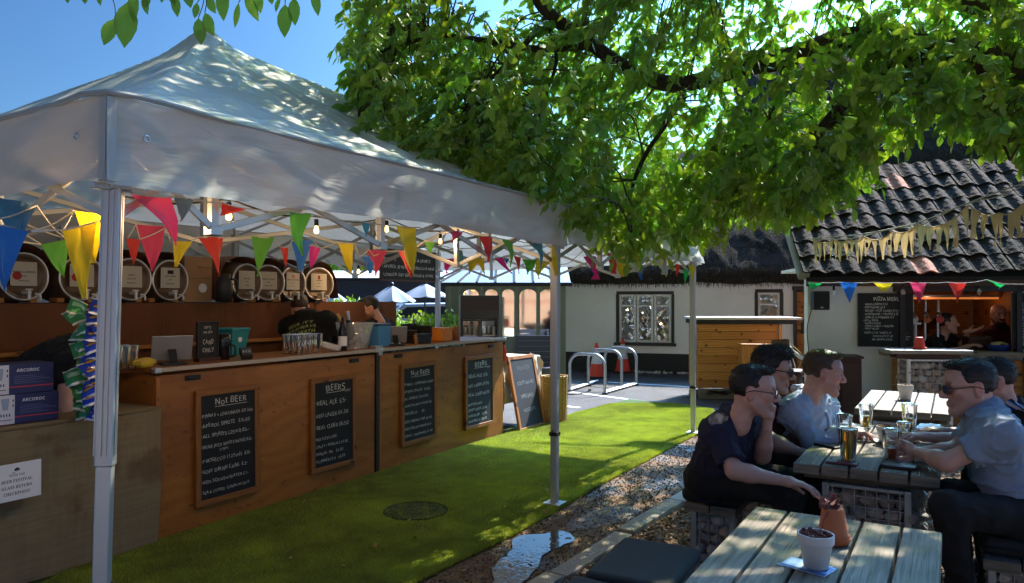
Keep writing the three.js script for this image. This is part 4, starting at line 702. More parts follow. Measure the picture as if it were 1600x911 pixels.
// ================================================================ things on the bar
const pintG = (() => { const g = lathe([[0, 0.006], [0.028, 0.006], [0.0405, 0.148], [0.043, 0.15], [0.044, 0.148], [0.031, 0], [0, 0]], 20); return g; })();
function pint(label, pos, group, fill = 0, liquid = M.beer, head = 0.008) {
  const t = thing('pint_glass', label, 'glass', pos, 0, group); part('glass', pintG, M.glass, t);
  if (fill) { const y = 0.148 * fill, r = 0.0275 + 0.0125 * fill; part('beer', lathe([[0, 0.0065], [0.0275, 0.0065], [r, y], [0, y]], 20), liquid, t); if (head) part('foam', lathe([[0, y + 0.0003], [r, y + 0.0003], [r + 0.0006, y + head], [0, y + head * 0.9]], 20), M.foam, t); }
  return t;
}
for (let i = 0; i < 9; i++) pint('clean empty pint glass in a cluster behind the near gazebo leg', onBar(203 + (i % 3) * 12, 0.14 + Math.floor(i / 3) * 0.1), 'clean glasses by the gazebo leg');
for (let i = 0; i < 10; i++) { const t = pint('clean straight pint glass in the cluster beside white card reader', onBar(479 + (i % 5) * 8.4, 0.12 + Math.floor(i / 5) * 0.1), 'clean glasses by the card reader'); t.scale.y = 1.08; }
{
  let o;
  o = thing('snack_packet', 'crumpled yellow snack packet on the counter near clean glasses', 'packet', onBar(243, 0.12), barYaw + 0.4); const pk = new RoundedBoxGeometry(0.13, 0.05, 0.08, 4, 0.022), pp = pk.attributes.position; for (let i = 0; i < pp.count; i++) pp.setY(i, pp.getY(i) * (1 + 0.5 * vnoise(pp.getX(i) * 40, 2, pp.getZ(i) * 40)) + 0.03); pk.computeVertexNormals(); part('bag', pk, std({ color: lin(0.55, 0.38, 0.03), roughness: 0.35 }), o); part('crimp', [box(0.02, 0.03, 0.075, -0.07, 0.035, 0), box(0.02, 0.03, 0.075, 0.07, 0.035, 0)], std({ color: lin(0.55, 0.38, 0.03), roughness: 0.35 }), o);
  const till = (label, pos, turn, w, h) => { const t = thing('till_tablet', label, 'till', pos, turn); const s = box(w, h, 0.016, 0, 0, 0, 0.006); s.rotateX(-0.35); s.translate(0, h * 0.55 + 0.02, -0.02); part('screen', s, M.blackGloss, t); const bz = box(w + 0.015, h + 0.015, 0.01, 0, 0, -0.006, 0.006); bz.rotateX(-0.35); bz.translate(0, h * 0.55 + 0.02, -0.02); part('bezel', bz, M.aluDull, t); part('stand', [bar(V3(0, 0.02, -0.1), V3(0, h * 0.6, -0.03), 0.05, 0.012), box(0.16, 0.014, 0.18, 0, 0.007, -0.06)], M.black, t); part('cable', tube([V3(-w * 0.5, h * 0.5, 0), V3(-w * 0.62, h * 0.4, 0.02), V3(-w * 0.62, 0.03, 0.03)], 0.004, 14, 6), M.blackMatt, t); return t; };
  till('black tablet till on a stand, beside the CARD ONLY board', onBar(300, 0.22), barYaw + 2.7, 0.25, 0.17);
  till('black tilted tablet till between blue ice box and black tray', onBar(642, 0.2), barYaw + 2.4, 0.22, 0.16);
  o = thing('card_only_board', 'small upright chalkboard reading CARD ONLY on the counter', 'chalkboard', onBar(336, 0.2), barYaw); framed(o, 0.185, 0.29, menu(256, 380, [['sorry', 80, 60, 40], ['we are', 70, 110, 40], ['CARD', 60, 220, 60], ['ONLY', 60, 300, 60]]), 0.01, M.black); part('foot', box(0.19, 0.03, 0.07, 0.093, 0.012, 0.0), M.darkWood, o);
  o = thing('coffee_flask', 'black lidded jug on the counter right of CARD ONLY board', 'jug', onBar(378, 0.2)); part('body', lathe([[0, 0], [0.045, 0], [0.045, 0.12], [0.05, 0.13], [0.05, 0.19], [0.0, 0.2]], 22), M.blackGloss, o); part('handle', tube([V3(0.045, 0.11, 0), V3(0.085, 0.1, 0), V3(0.08, 0.03, 0), V3(0.045, 0.02, 0)], 0.008, 12, 8), M.black, o);
  const reader = (name, label, pos, turn, mat) => { const t = thing(name, label, 'card reader', pos, turn); const g = new RoundedBoxGeometry(0.085, 0.045, 0.17, 3, 0.012); g.rotateX(0.25); g.translate(0, 0.045, 0); part('body', g, mat, t); const sc = box(0.055, 0.002, 0.05, 0, 0, 0, 0); sc.rotateX(0.25); sc.translate(0, 0.077, -0.045); part('screen', sc, M.blackGloss, t); for (let i = 0; i < 9; i++) { const k = box(0.013, 0.005, 0.01, 0, 0, 0, 0.002); k.rotateX(0.25); k.translate(-0.02 + (i % 3) * 0.02, 0.066 - Math.floor(i / 3) * 0.005, 0.01 + Math.floor(i / 3) * 0.018); part('key', k, M.aluDull, t); } };
  reader('card_reader', 'dark card reader lying near the lidded jug', onBar(396, 0.08), barYaw - 0.6, M.black); reader('card_reader', 'white card reader in front of the clear ice bucket', onBar(533, 0.12), barYaw + 0.5, M.whitePaint);
  o = thing('bin_caddy', 'teal plastic caddy with small round badge behind the counter', 'caddy', onBar(430, 0.5), barYaw + 0.15); const tc = new THREE.CylinderGeometry(0.14, 0.1, 0.2, 4, 1); tc.rotateY(Math.PI / 4); tc.translate(0, 0.105, 0); part("tub", tc.index ? tc.toNonIndexed() : tc, M.teal, o); o.children[0].geometry.computeVertexNormals(); part('rim', box(0.215, 0.025, 0.215, 0, 0.21, 0, 0.01), M.teal, o); const bd = cyl(0.022, 0.022, 0.004, 0, 0, 0, 20); bd.rotateX(Math.PI / 2); bd.translate(0, 0.13, 0.089); part('badge', bd, M.paper, o);
  o = thing('wine_bottle', 'dark wine bottle with white label left of ice bucket', 'bottle', onBar(549, 0.1)); part('glass', lathe([[0, 0], [0.037, 0], [0.038, 0.17], [0.03, 0.205], [0.014, 0.235], [0.014, 0.29], [0, 0.29]], 22), M.blackGloss, o); part('bottle_label', cyl(0.0385, 0.0385, 0.085, 0, 0.085, 0, 22, true), M.paper, o);
  // ice bucket with two bottles
  o = thing('ice_bucket', 'large clear plastic ice bucket with bottles and ice on the bar', 'ice bucket', onBar(581, 0.2), barYaw); const bk = lathe([[0, 0.0], [0.125, 0.0], [0.135, 0.01], [0.195, 0.23], [0.2, 0.24], [0.19, 0.24], [0.128, 0.015], [0, 0.015]], 36); bk.scale(1, 1, 0.8); part('tub', bk, M.clearPlastic, o);
  const ice = []; for (let i = 0; i < 60; i++) { const g = new RoundedBoxGeometry(0.035, 0.035, 0.035, 1, 0.006), a = rnd() * 6.28, y = rr(0.03, 0.17), r = Math.sqrt(rnd()) * (0.1 + 0.28 * y); g.rotateX(rnd() * 3); g.rotateY(rnd() * 3); g.translate(Math.cos(a) * r, y, Math.sin(a) * r * 0.75); ice.push(g); } const ic = part('ice', ice, phy({ color: lin(0.85, 0.88, 0.9), roughness: 0.15, transmission: 0.7 }), o); ic.userData.kind = 'stuff';
  const bot = (label, x, z, rx, rz, col) => { const t = thing('sparkling_bottle', label, 'bottle', onBar(581, 0.2, TOP + 0.04), barYaw); t.children; const g = lathe([[0, 0], [0.04, 0], [0.042, 0.15], [0.03, 0.2], [0.015, 0.25], [0.016, 0.31], [0, 0.315]], 20), h = lathe([[0.0165, 0.22], [0.017, 0.25], [0.018, 0.318], [0, 0.32]], 16); for (const q of [g, h]) { q.rotateX(rx); q.rotateZ(rz); q.translate(x, 0, z); } part('bottle', g, std({ color: lin(0.03, 0.045, 0.015), roughness: 0.1 }), t); part('foil', h, std({ color: col, metalness: 0.6, roughness: 0.35 }), t); };
  bot('bottle with silver foil leaning left in the ice bucket', -0.06, 0.02, 0.1, 0.32, lin(0.6, 0.6, 0.62)); bot('bottle with gold foil leaning in the middle of ice bucket', 0.0, -0.03, -0.15, 0.5, lin(0.5, 0.36, 0.12));
  o = thing('ice_box', 'pale blue patterned ice box beside the clear bucket', 'box', onBar(619, 0.22), barYaw + 0.1); part('box', box(0.2, 0.2, 0.16, 0, 0.1, 0, 0.008), std({ map: canvasTex(256, 256, (x) => { x.fillStyle = '#4a8fc4'; x.fillRect(0, 0, 256, 256); for (let i = 0; i < 140; i++) { x.fillStyle = `rgba(200,225,245,${0.15 + rnd() * 0.4})`; x.beginPath(); const a = rnd() * 256, b = 70 + rnd() * 186; x.moveTo(a, b); x.lineTo(a + rnd() * 40, b + rnd() * 30 - 15); x.lineTo(a + rnd() * 20, b + 25); x.fill(); } x.fillStyle = '#dcecf7'; x.font = 'bold 30px sans-serif'; x.fillText('ICE PACKS', 40, 48); }), roughness: 0.4 }), o); o.children[0].geometry.attributes.uv.array.forEach((v, i, a) => { a[i] = v * 5; }); part('lid', box(0.21, 0.02, 0.17, 0, 0.212, 0), std({ color: lin(0.08, 0.12, 0.2), roughness: 0.4 }), o);
  o = thing('drip_tray', 'black open-topped organiser with raised back on the bar', 'organiser', onBar(678, 0.22), barYaw); part('tray', [box(0.26, 0.1, 0.2, 0, 0.05, 0, 0.01), box(0.26, 0.2, 0.02, 0, 0.1, -0.1, 0.006), (() => { const g = box(0.02, 0.12, 0.2, 0.13, 0.12, 0, 0.006); return g; })(), (() => { const g = box(0.02, 0.06, 0.2, -0.13, 0.11, 0, 0.006); return g; })()], M.black, o); part('straws', Array.from({ length: 14 }, () => bar(V3(rr(-0.08, 0.08), 0.08, rr(-0.07, 0.05)), V3(rr(-0.1, 0.1), rr(0.2, 0.27), rr(-0.1, 0.05)), 0.006)), M.blackMatt, o);
  o = thing('orange_tub', 'orange rectangular tub at the sunlit end of the bar', 'tub', onBar(714, 0.2), barYaw); part('tub', new RoundedBoxGeometry(0.2, 0.14, 0.15, 3, 0.015).translate(0, 0.07, 0), M.orange, o); part('rim', box(0.21, 0.012, 0.16, 0, 0.141, 0), M.orange, o);
  o = thing('twine_jar', 'brown jar of wooden stirrers right of the orange tub', 'jar', onBar(736, 0.2)); part('jar', lathe([[0, 0], [0.045, 0], [0.05, 0.1], [0.042, 0.13], [0.04, 0.13], [0, 0.02]], 20), std({ color: lin(0.25, 0.11, 0.045), roughness: 0.5 }), o); part('stirrers', Array.from({ length: 10 }, () => bar(V3(rr(-0.02, 0.02), 0.05, rr(-0.02, 0.02)), V3(rr(-0.04, 0.04), rr(0.15, 0.18), rr(-0.04, 0.04)), 0.006, 0.003)), M.pine, o);
  o = thing('menu_card', 'small wooden block menu card leaning by the tablet till', 'card', onBar(661, 0.08), barYaw + 0.3); const mc = box(0.06, 0.11, 0.02, 0, 0.055, 0); mc.rotateZ(0.35); part('card', mc, M.pine, o); part('clip', box(0.03, 0.012, 0.026, -0.035, 0.1, 0), M.black, o);
}
// ================================================================ hessian covered table at the left
{
  const t = thing('hessian_table', 'long table covered in draped grey brown hessian at left', 'table', counterL, barYaw), x0 = -2.6, x1 = 0.0, h = 0.9, zf = 0.05;
  const q = new THREE.PlaneGeometry(x1 - x0, 1, 150, 24), v = q.attributes.position, uv = q.attributes.uv;
  for (let i = 0; i < v.count; i++) { const u = v.getX(i) + (x1 - x0) / 2, s = 0.5 - v.getY(i), y = h - s * (h - 0.02) + 0.012 * (vnoise(u * 4, 3, 1) - 0.5) * s, f = 0.13 * s * (vnoise(u * 2.6, s * 0.8, 12) - 0.4) + 0.012 * (vnoise(u * 12, s * 5, 3) - 0.5); v.setXYZ(i, x0 + u + 0.02 * s * Math.sin(s * 3), y, zf + Math.max(f, -0.02) + 0.012 * smooth(0.12, 0.06, s)); uv.setXY(i, u, s * h); }
  q.computeVertexNormals(); part('cloth_front', q, M.hessian, t);
  part('cloth_top', (() => { const g = new THREE.PlaneGeometry(x1 - x0, 0.62, 60, 10); g.rotateX(-Math.PI / 2); g.translate((x0 + x1) / 2, h + 0.003, zf - 0.31); return metreUV(g); })(), M.hessian, t);
  part('hem', tube(Array.from({ length: 20 }, (_, i) => V3(lerp(x0, x1, i / 19), h - 0.004, zf + 0.006)), 0.014, 60, 8), M.hessian, t);
  part('tabletop', box(x1 - x0 - 0.06, 0.03, 0.56, (x0 + x1) / 2, h - 0.02, zf - 0.32), M.pine, t); for (const x of [x0 + 0.1, x1 - 0.12]) part('leg', box(0.05, h - 0.04, 0.05, x, (h - 0.04) / 2, zf - 0.5), M.aluDull, t);
  const hf = wallFrame(counterL.clone().addScaledVector(V3(Math.sin(barYaw), 0, Math.cos(barYaw)), 0.14), barYaw), sx0 = hf.x(-14), sx1 = hf.x(66), sy1 = hf.y(66, 716), sy0 = hf.y(66, 772);
  const s = thing('checkpoint_notice', 'white printed BEER FESTIVAL GLASS RETURN CHECKPOINT notice pinned to hessian', 'notice', hf.o, barYaw), w = sx1 - sx0, hh = sy1 - sy0;
  part('sheet', box(w, hh, 0.003, (sx0 + sx1) / 2, (sy0 + sy1) / 2, 0, 0), M.paper, s);
  part('print', (() => { const g = new THREE.PlaneGeometry(w - 0.004, hh - 0.004); g.translate((sx0 + sx1) / 2, (sy0 + sy1) / 2, 0.0028); return g; })(), std({ map: canvasTex(640, 460, (x, W2, H2) => { x.fillStyle = '#e4e5ea'; x.fillRect(0, 0, W2, H2); x.fillStyle = '#23232c'; x.textAlign = 'center'; const cx = 330; x.beginPath(); x.arc(cx, 70, 20, 0, 7); x.arc(cx - 22, 78, 15, 0, 7); x.arc(cx + 22, 78, 15, 0, 7); x.fill(); x.fillRect(cx - 5, 76, 10, 28); x.font = '28px serif'; x.fillText('The', cx - 40, 124); x.font = '42px serif'; x.fillText('Royal Oak', cx, 156); x.font = 'bold 50px serif'; x.fillText('BEER FESTIVAL', cx, 232); x.fillText('GLASS RETURN', cx, 312); x.fillText('CHECKPOINT', cx, 392); }), roughness: 0.8 }), s);
  // glass boxes
  const bd = (label, px, py, y) => {
    const pt = wallFrame(counterL.clone().addScaledVector(V3(Math.sin(barYaw), 0, Math.cos(barYaw)), -0.12), barYaw), c = pt.o.clone().addScaledVector(V3(Math.cos(barYaw), 0, -Math.sin(barYaw)), pt.x(px)), b = thing('glassware_box', label, 'box', V3(c.x, y, c.z), 0.93, 'boxes of glassware');
    const navy = std({ color: lin(0.022, 0.03, 0.115), roughness: 0.5 }); part('carton', box(0.32, 0.165, 0.21, 0, 0.0835, 0, 0.003), navy, b);
    const face = (w2, fl) => std({ map: canvasTex(512, 256, (x) => { x.fillStyle = '#23285c'; x.fillRect(0, 0, 512, 256); x.fillStyle = '#b5303c'; x.fillRect(0, 192, 512, 10); if (fl) { x.fillStyle = '#c9cedd'; x.fillRect(0, 0, 150, 256); x.strokeStyle = '#5b6f96'; x.fillStyle = '#8fa3c4'; x.lineWidth = 3; x.beginPath(); x.moveTo(46, 34); x.lineTo(104, 34); x.lineTo(94, 128); x.lineTo(58, 128); x.closePath(); x.fill(); x.stroke(); x.fillStyle = '#333a66'; x.fillRect(20, 216, 108, 6); for (let i = 0; i < 4; i++) x.fillRect(38 + i * 22, 165, 10, 24); x.fillRect(132, 40, 10, 22); x.fillRect(132, 84, 10, 22); } x.fillStyle = '#cfd3e4'; x.font = 'bold 40px sans-serif'; x.fillText('ARCOROC', fl ? 210 : 150, 66, 190); x.fillStyle = 'rgba(190,200,230,0.35)'; for (let i = 0; i < 5; i++) x.fillRect(190, 100 + i * 16, 180 + 60 * ((i * 7) % 3), 5); }), roughness: 0.5 });
    part('printed_side', (() => { const g = new THREE.PlaneGeometry(0.316, 0.161); g.translate(0, 0.0835, 0.1065); return g; })(), face(0.32, true), b);
    part('printed_end', (() => { const g = new THREE.PlaneGeometry(0.206, 0.161); g.rotateY(-Math.PI / 2); g.translate(-0.1615, 0.0835, 0); return g; })(), face(0.21, false), b);
  };
  bd('navy printed glassware box, lower of two stacked on hessian', 33, 0, 0.906); bd('navy printed glassware box, upper of two stacked on hessian', 24, 0, 1.073);
  // hanging strips of crisp packets
  const strip = (label, px, mats, w, depth) => {
    const b = P(px, 655, depth), c = thing('crisp_strip', label, 'crisp strip', V3(b.x, 0.9, b.z), 0.5, 'hanging crisp strips'); part('card_strip', [box(0.04, 0.62, 0.004, 0, 0.31, -0.03), box(0.14, 0.01, 0.1, 0, 0.005, -0.04)], M.card, c);
    for (let i = 0; i < 13; i++) { const g = new THREE.PlaneGeometry(w, 0.12, 10, 10), v2 = g.attributes.position; for (let k = 0; k < v2.count; k++) { const a = v2.getX(k) / w * 2, bb = v2.getY(k) / 0.13 * 2; v2.setZ(k, 0.024 * (1 - a * a) * (1 - bb * bb) + 0.012 * (vnoise(a * 3 + i, bb * 3, i * 3) - 0.5)); } g.computeVertexNormals(); g.rotateX(-0.75); g.rotateY(rr(-0.7, 0.7)); g.rotateZ(rr(-0.5, 0.5)); g.translate(rr(-0.03, 0.03), 0.05 + i * 0.05, 0.02 + rr(0, 0.05)); part('crisp_packet', g, mats[i % mats.length], c); }
  };
  const foil = (draw) => std({ map: canvasTex(128, 128, draw), metalness: 0.35, roughness: 0.28 });
  const blue = foil((x) => { x.fillStyle = '#2347b8'; x.fillRect(0, 0, 128, 128); x.fillStyle = '#d8a52a'; x.beginPath(); x.ellipse(64, 66, 48, 20, -0.2, 0, 7); x.fill(); x.fillStyle = '#5a3a8a'; x.fillRect(14, 60, 100, 12); x.fillStyle = '#cfd4dc'; x.fillRect(0, 0, 128, 12); x.fillRect(0, 116, 128, 12); }), green = foil((x) => { x.fillStyle = '#3b8f5a'; x.fillRect(0, 0, 128, 128); x.fillStyle = '#9fd0ae'; x.fillRect(20, 40, 90, 34); x.fillStyle = '#cfd8d2'; x.fillRect(0, 0, 128, 12); x.fillRect(0, 116, 128, 12); });
  strip('strip of shiny green crisp packets hanging left of the blue ones', 126, [green], 0.1, 4.35); strip('strip of shiny blue crisp packets hanging beside the near gazebo leg', 152, [blue], 0.12, 4.25);
}
// ================================================================ gabion tables and benches
const stoneGeos = Array.from({ length: 6 }, (_, s) => { const g = mergeVertices(new THREE.IcosahedronGeometry(1, 3).deleteAttribute('uv').deleteAttribute('normal')), p = g.attributes.position; const q = new THREE.Vector3(); for (let i = 0; i < p.count; i++) { q.fromBufferAttribute(p, i); const n = 0.78 + 0.42 * vnoise(q.x * 1.3 + s * 9, q.y * 1.3, q.z * 1.3) + 0.06 * (vnoise(q.x * 5, q.y * 5, q.z * 5 + s) - 0.5); p.setXYZ(i, q.x * n, q.y * n * 0.8, q.z * n); } g.computeVertexNormals(); g.setAttribute('uv', new THREE.BufferAttribute(new Float32Array(p.count * 2).map((_, i) => p.array[Math.floor(i / 2) * 3 + (i % 2)] * 0.3), 2)); return g; });
function gabion(parent, w, h, d, x, y, z, size = 0.05, frame = M.galv, mesh = 0.055) {
  const b = new THREE.Group(); b.name = 'gabion'; parent.add(b); b.position.set(x, y, z);
  const e = 0.034, fr = []; for (const sx of [-1, 1]) for (const sz of [-1, 1]) fr.push(box(e, h, e, sx * (w / 2 - e / 2), h / 2, sz * (d / 2 - e / 2)));
  for (const sx of [-1, 1]) fr.push(box(0.012, 0.02, d - 2 * e, sx * (w / 2 - 0.012), 0.012, 0), box(0.012, 0.02, d - 2 * e, sx * (w / 2 - 0.012), h - 0.012, 0)); for (const sz of [-1, 1]) fr.push(box(w - 2 * e, 0.02, 0.012, 0, 0.012, sz * (d / 2 - 0.012)), box(w - 2 * e, 0.02, 0.012, 0, h - 0.012, sz * (d / 2 - 0.012)));
  part('frame', fr, frame, b);
  const wires = [], r = 0.0045; const nx = Math.round(w / mesh), ny = Math.round(h / mesh), nz = Math.round(d / mesh);
  for (let i = 1; i < ny; i++) { const yy = i * h / ny; for (const sz of [-1, 1]) wires.push(bar(V3(-w / 2 + e, yy, sz * (d / 2 - 0.006)), V3(w / 2 - e, yy, sz * (d / 2 - 0.006)), r, r, 0)); wires.push(bar(V3(-w / 2 + 0.006, yy, -d / 2 + e), V3(-w / 2 + 0.006, yy, d / 2 - e), r, r, 0)); }
  for (let i = 1; i < nx; i++) for (const sz of [-1, 1]) wires.push(bar(V3(-w / 2 + i * w / nx, 0.01, sz * (d / 2 - 0.003)), V3(-w / 2 + i * w / nx, h - 0.01, sz * (d / 2 - 0.003)), r, r, 0));
  for (let i = 1; i < nz; i++) wires.push(bar(V3(-w / 2 + 0.003, 0.01, -d / 2 + i * d / nz), V3(-w / 2 + 0.003, h - 0.01, -d / 2 + i * d / nz), r, r, 0));
  part('wire_mesh', wires, M.galv, b);
  const fill = []; for (let y2 = size * 0.7; y2 < h - size * 0.5; y2 += size * 1.15) for (let x2 = -w / 2 + size * 1.6; x2 < w / 2 - size * 0.6; x2 += size * 1.5) for (let z2 = -d / 2 + size * 0.9; z2 < d / 2 - size * 1.5; z2 += size * 1.4) { const g = new THREE.IcosahedronGeometry(size * rr(0.95, 1.15), 1); g.rotateY(rnd() * 6); g.scale(1.1, 0.85, 0.9); g.translate(x2 + rr(-0.01, 0.01), y2, z2); fill.push(g); }
  if (fill.length) part('stone_fill', fill, M.stone[1], b).userData.kind = 'stuff';
  const put = (px, py, pz) => { const m = part('stone', stoneGeos[Math.floor(rnd() * 6)], M.stone[Math.floor(rnd() * 5)], b); m.position.set(px, py, pz); m.rotation.set(rr(-0.3, 0.3), rnd() * 6, rr(-0.4, 0.4)); const s = size * rr(0.8, 1.15); m.scale.set(s * rr(0.9, 1.35), s * 0.95, s * 0.75); };
  const sx = size * 1.75, sy = size * 1.35; for (let j = 0; j * sy < h - size * 0.9; j++) { const yy = size * 0.72 + j * sy; for (let i = 0; i * sx < w - size; i++) put(-w / 2 + size * 0.95 + (i + (j % 2) * 0.35) * sx * 0.97, yy, d / 2 - size * 0.9); for (let i = 1; i * sx < d - size; i++) put(-w / 2 + size * 0.85, yy, d / 2 - size * 0.9 - i * sx); }
  return b;
}
const TY = -Math.asin(0.515);
function plankTable(label, corner, len, w = 0.67, n = 5, h = 0.75, group = 'plank tables on gabions') {   // corner: near left corner; runs away along U
  const t = thing('gabion_table', label, 'table', corner.clone().setY(0), TY, group), pw = w / n, mats = [M.greyWood, M.greyWood2, M.greyWood3];
  for (let i = 0; i < n; i++) { const g = box(pw - 0.009, 0.052, len + rr(-0.01, 0.01), pw * (i + 0.5), h - 0.026, -len / 2, 0.006, 'z'); part('plank', g, mats[(i * 2 + Math.round(len * 10)) % 3], t); }
  part('cross_batten', [box(w - 0.06, 0.05, 0.09, w / 2, h - 0.078, -0.2), box(w - 0.06, 0.05, 0.09, w / 2, h - 0.078, -len + 0.2)], M.greyWood2, t);
  gabion(t, w * 0.62, h - 0.104, 0.24, w / 2, 0, -0.22); gabion(t, w * 0.62, h - 0.104, 0.24, w / 2, 0, -len + 0.22);
  return t;
}
function bench(label, corner, len, w = 0.3, h = 0.43) {
  const t = thing('gabion_bench', label, 'bench', corner.clone().setY(0), TY, 'plank benches on gabions');
  for (let i = 0; i < 2; i++) part('plank', box(w / 2 - 0.006, 0.05, len, w / 4 + i * w / 2, h - 0.025, -len / 2, 0.006, 'z'), i ? M.greyWood2 : M.greyWood, t);
  gabion(t, w * 0.85, h - 0.052, 0.22, w / 2, 0, -0.17, 0.045); gabion(t, w * 0.85, h - 0.052, 0.22, w / 2, 0, -len + 0.17, 0.045); return t;
}
function cushion(label, pos, w, l, turn) {
  const g = new RoundedBoxGeometry(w, 0.075, l, 6, 0.034), p = g.attributes.position; for (let i = 0; i < p.count; i++) { const x = p.getX(i) / w * 2, z = p.getZ(i) / l * 2, k = (1 - x * x) * (1 - z * z); p.setY(i, p.getY(i) + (p.getY(i) > 0 ? 0.012 * k + 0.012 * (vnoise(p.getX(i) * 9, 1, p.getZ(i) * 9) - 0.5) : 0)); const c = 1 - 0.05 * x * x * z * z; p.setX(i, p.getX(i) * c); p.setZ(i, p.getZ(i) * c); } g.computeVertexNormals();
  const t = thing('seat_cushion', label, 'cushion', pos, turn, 'bench cushions'); part('pad', metreUV(g.translate(0, 0.0385, 0)), M.cushion, t); const r = []; for (let i = 0; i < 44; i++) { const a = i / 44 * 6.283, ca = Math.cos(a), sa = Math.sin(a), q = 0.24; r.push(V3(Math.sign(ca) * Math.pow(Math.abs(ca), q) * w * 0.495, 0.04, Math.sign(sa) * Math.pow(Math.abs(sa), q) * l * 0.495)); } part('piping', tube(r, 0.005, 120, 6, true), M.blackMatt, t); return t;
}
const t1far = G(1178, 790, 0.75), t1 = along(t1far, -1.5), t2 = G(1237, 722, 0.75), t3 = G(1333, 637, 0.75);
plankTable('weathered plank table nearest the viewer with two flower pots', t1, 1.5); plankTable('weathered plank table with pints where the men sit', t2, 1.5); plankTable('sunlit empty plank table behind the seated men', t3, 1.35, 0.66);
const b2 = along(t2, 0.12, -0.62), b1 = along(t1, 0.25, -0.58), b2r = along(t2, -0.1, 0.83), b3 = along(t3, 0.1, -0.6), b3r = along(t3, 0.0, 0.85);
bench('plank bench under the man in navy shirt', b2, 1.35); bench('plank bench with black cushions beside the nearest table', b1, 1.35); bench('plank bench on the right under man in blue shirt', b2r, 1.5); bench('plank bench left of the sunlit empty table', b3, 1.2); bench('plank bench right of the sunlit empty table', b3r, 1.2);
cushion('black cushion the man in navy shirt sits on', along(b2, 0.33, 0.15, 0.431), 0.36, 0.66, TY); cushion('black seat cushion on the bench by the nearest table, farther one', along(b1, 1.1, 0.16, 0.431), 0.38, 0.52, TY + 0.06); cushion('black seat cushion at the bottom edge, nearest one', along(b1, 0.55, 0.15, 0.431), 0.38, 0.5, TY - 0.05); cushion('black seat cushion under the man in blue shirt', along(b2r, 0.4, 0.17, 0.431), 0.36, 0.7, TY);
// flower pots
const potShape = (r, h) => [[0, 0.002], [r * 0.7, 0.002], [r * 0.92, h * 0.72], [r, h * 0.72], [r * 1.03, h * 0.75], [r * 1.04, h], [r * 0.94, h], [r * 0.88, h * 0.8], [r * 0.3, h * 0.78], [0, h * 0.78]];
function plantPot(label, pos, r, h, mat, kind, group) {
  const t = thing('flower_pot', label, 'flower pot', pos, 0, group); part('pot', lathe(potShape(r, h), 32), mat, t); part('soil', cyl(r * 0.9, r * 0.9, 0.01, 0, h * 0.86, 0, 24), M.soil, t);
  const lf = []; for (let i = 0; i < 110; i++) { const g = new THREE.IcosahedronGeometry(rr(0.05, 0.12) * r * 1.6, 0), a = rnd() * 6.28, q = Math.sqrt(rnd()) * r * 0.92; g.scale(1, rr(0.5, 1.3), rr(0.5, 1)); g.rotateY(rnd() * 3); g.translate(Math.cos(a) * q, h * 0.92 + rr(0, 0.2) * r * (1.4 - q / r), Math.sin(a) * q); lf.push(g); }
  const p = part('sedum', lf, kind, t); p.userData.kind = 'stuff'; return t;
}
const sedumRed = std({ color: lin(0.14, 0.035, 0.022), roughness: 0.8 }), sedumBrown = std({ color: lin(0.22, 0.13, 0.045), roughness: 0.8 });
plantPot('pale grey pot of red sedum on a blue flyer', G(1273, 884, 0.758), 0.053, 0.105, M.whiteGlaze, sedumRed); plantPot('white pot of brown sedum among the pints', G(1383, 692, 0.752), 0.05, 0.1, M.whiteGlaze, sedumBrown); plantPot('white pot of brown sedum on the sunlit table', G(1414, 624, 0.752), 0.06, 0.125, M.whiteGlaze, sedumBrown);
{
  const t = thing('upturned_pot', 'upturned terracotta pot on saucer with dried leaves, nearest table', 'flower pot', G(1300, 846, 0.752)); part('saucer', lathe([[0, 0], [0.05, 0], [0.06, 0.022], [0.054, 0.022], [0.046, 0.006], [0, 0.006]], 30), M.terracotta, t); part('pot', lathe([[0.053, 0.0065], [0.055, 0.03], [0.049, 0.033], [0.036, 0.118], [0.032, 0.122], [0, 0.122]], 30), M.terracotta, t);
  const dry = std({ color: lin(0.25, 0.10, 0.08), roughness: 0.9 }), lf = []; for (let i = 0; i < 26; i++) { const g = new THREE.PlaneGeometry(0.02, 0.028, 2, 2), p = g.attributes.position; for (let k = 0; k < p.count; k++) p.setZ(k, 0.25 * Math.abs(p.getX(k)) + rr(0, 0.003)); g.rotateX(rnd() * 3); g.rotateY(rnd() * 6); g.translate(rr(-0.045, 0.02), 0.125 + rr(0, 0.028), rr(-0.02, 0.02)); lf.push(g); } part('dried_leaves', lf, dry, t).userData.kind = 'stuff'; part('dried_stem', [tube([V3(0, 0.12, 0), V3(-0.04, 0.145, 0), V3(-0.07, 0.165, 0.01)], 0.003, 10, 5), tube([V3(-0.02, 0.12, 0.02), V3(-0.05, 0.08, 0.035), V3(-0.055, 0.03, 0.04)], 0.0035, 10, 5)], dry, t);
  const p = thing('pub_flyer', 'pale blue printed flyer lying under the grey pot', 'flyer', G(1260, 884, 0.752), TY - 0.25); part('sheet', box(0.148, 0.0012, 0.1, 0, 0.001, 0, 0), M.paper, p); part('print', (() => { const g = new THREE.PlaneGeometry(0.146, 0.098); g.rotateX(-Math.PI / 2); g.translate(0, 0.0022, 0); return g; })(), std({ map: canvasTex(300, 200, (x) => { const g = x.createLinearGradient(0, 0, 0, 200); g.addColorStop(0, '#9db6d8'); g.addColorStop(1, '#5f8cc4'); x.fillStyle = '#8fb0d8'; x.fillRect(0, 0, 300, 200); x.fillStyle = '#d4e0ee'; for (let i = 0; i < 12; i++) x.fillRect(20, 20 + i * 12, 120 + (i * 37) % 90, 4); x.fillStyle = '#3f6ea8'; x.fillRect(0, 160, 300, 40); x.fillRect(210, 30, 70, 90); }), roughness: 0.5 }), p);
}
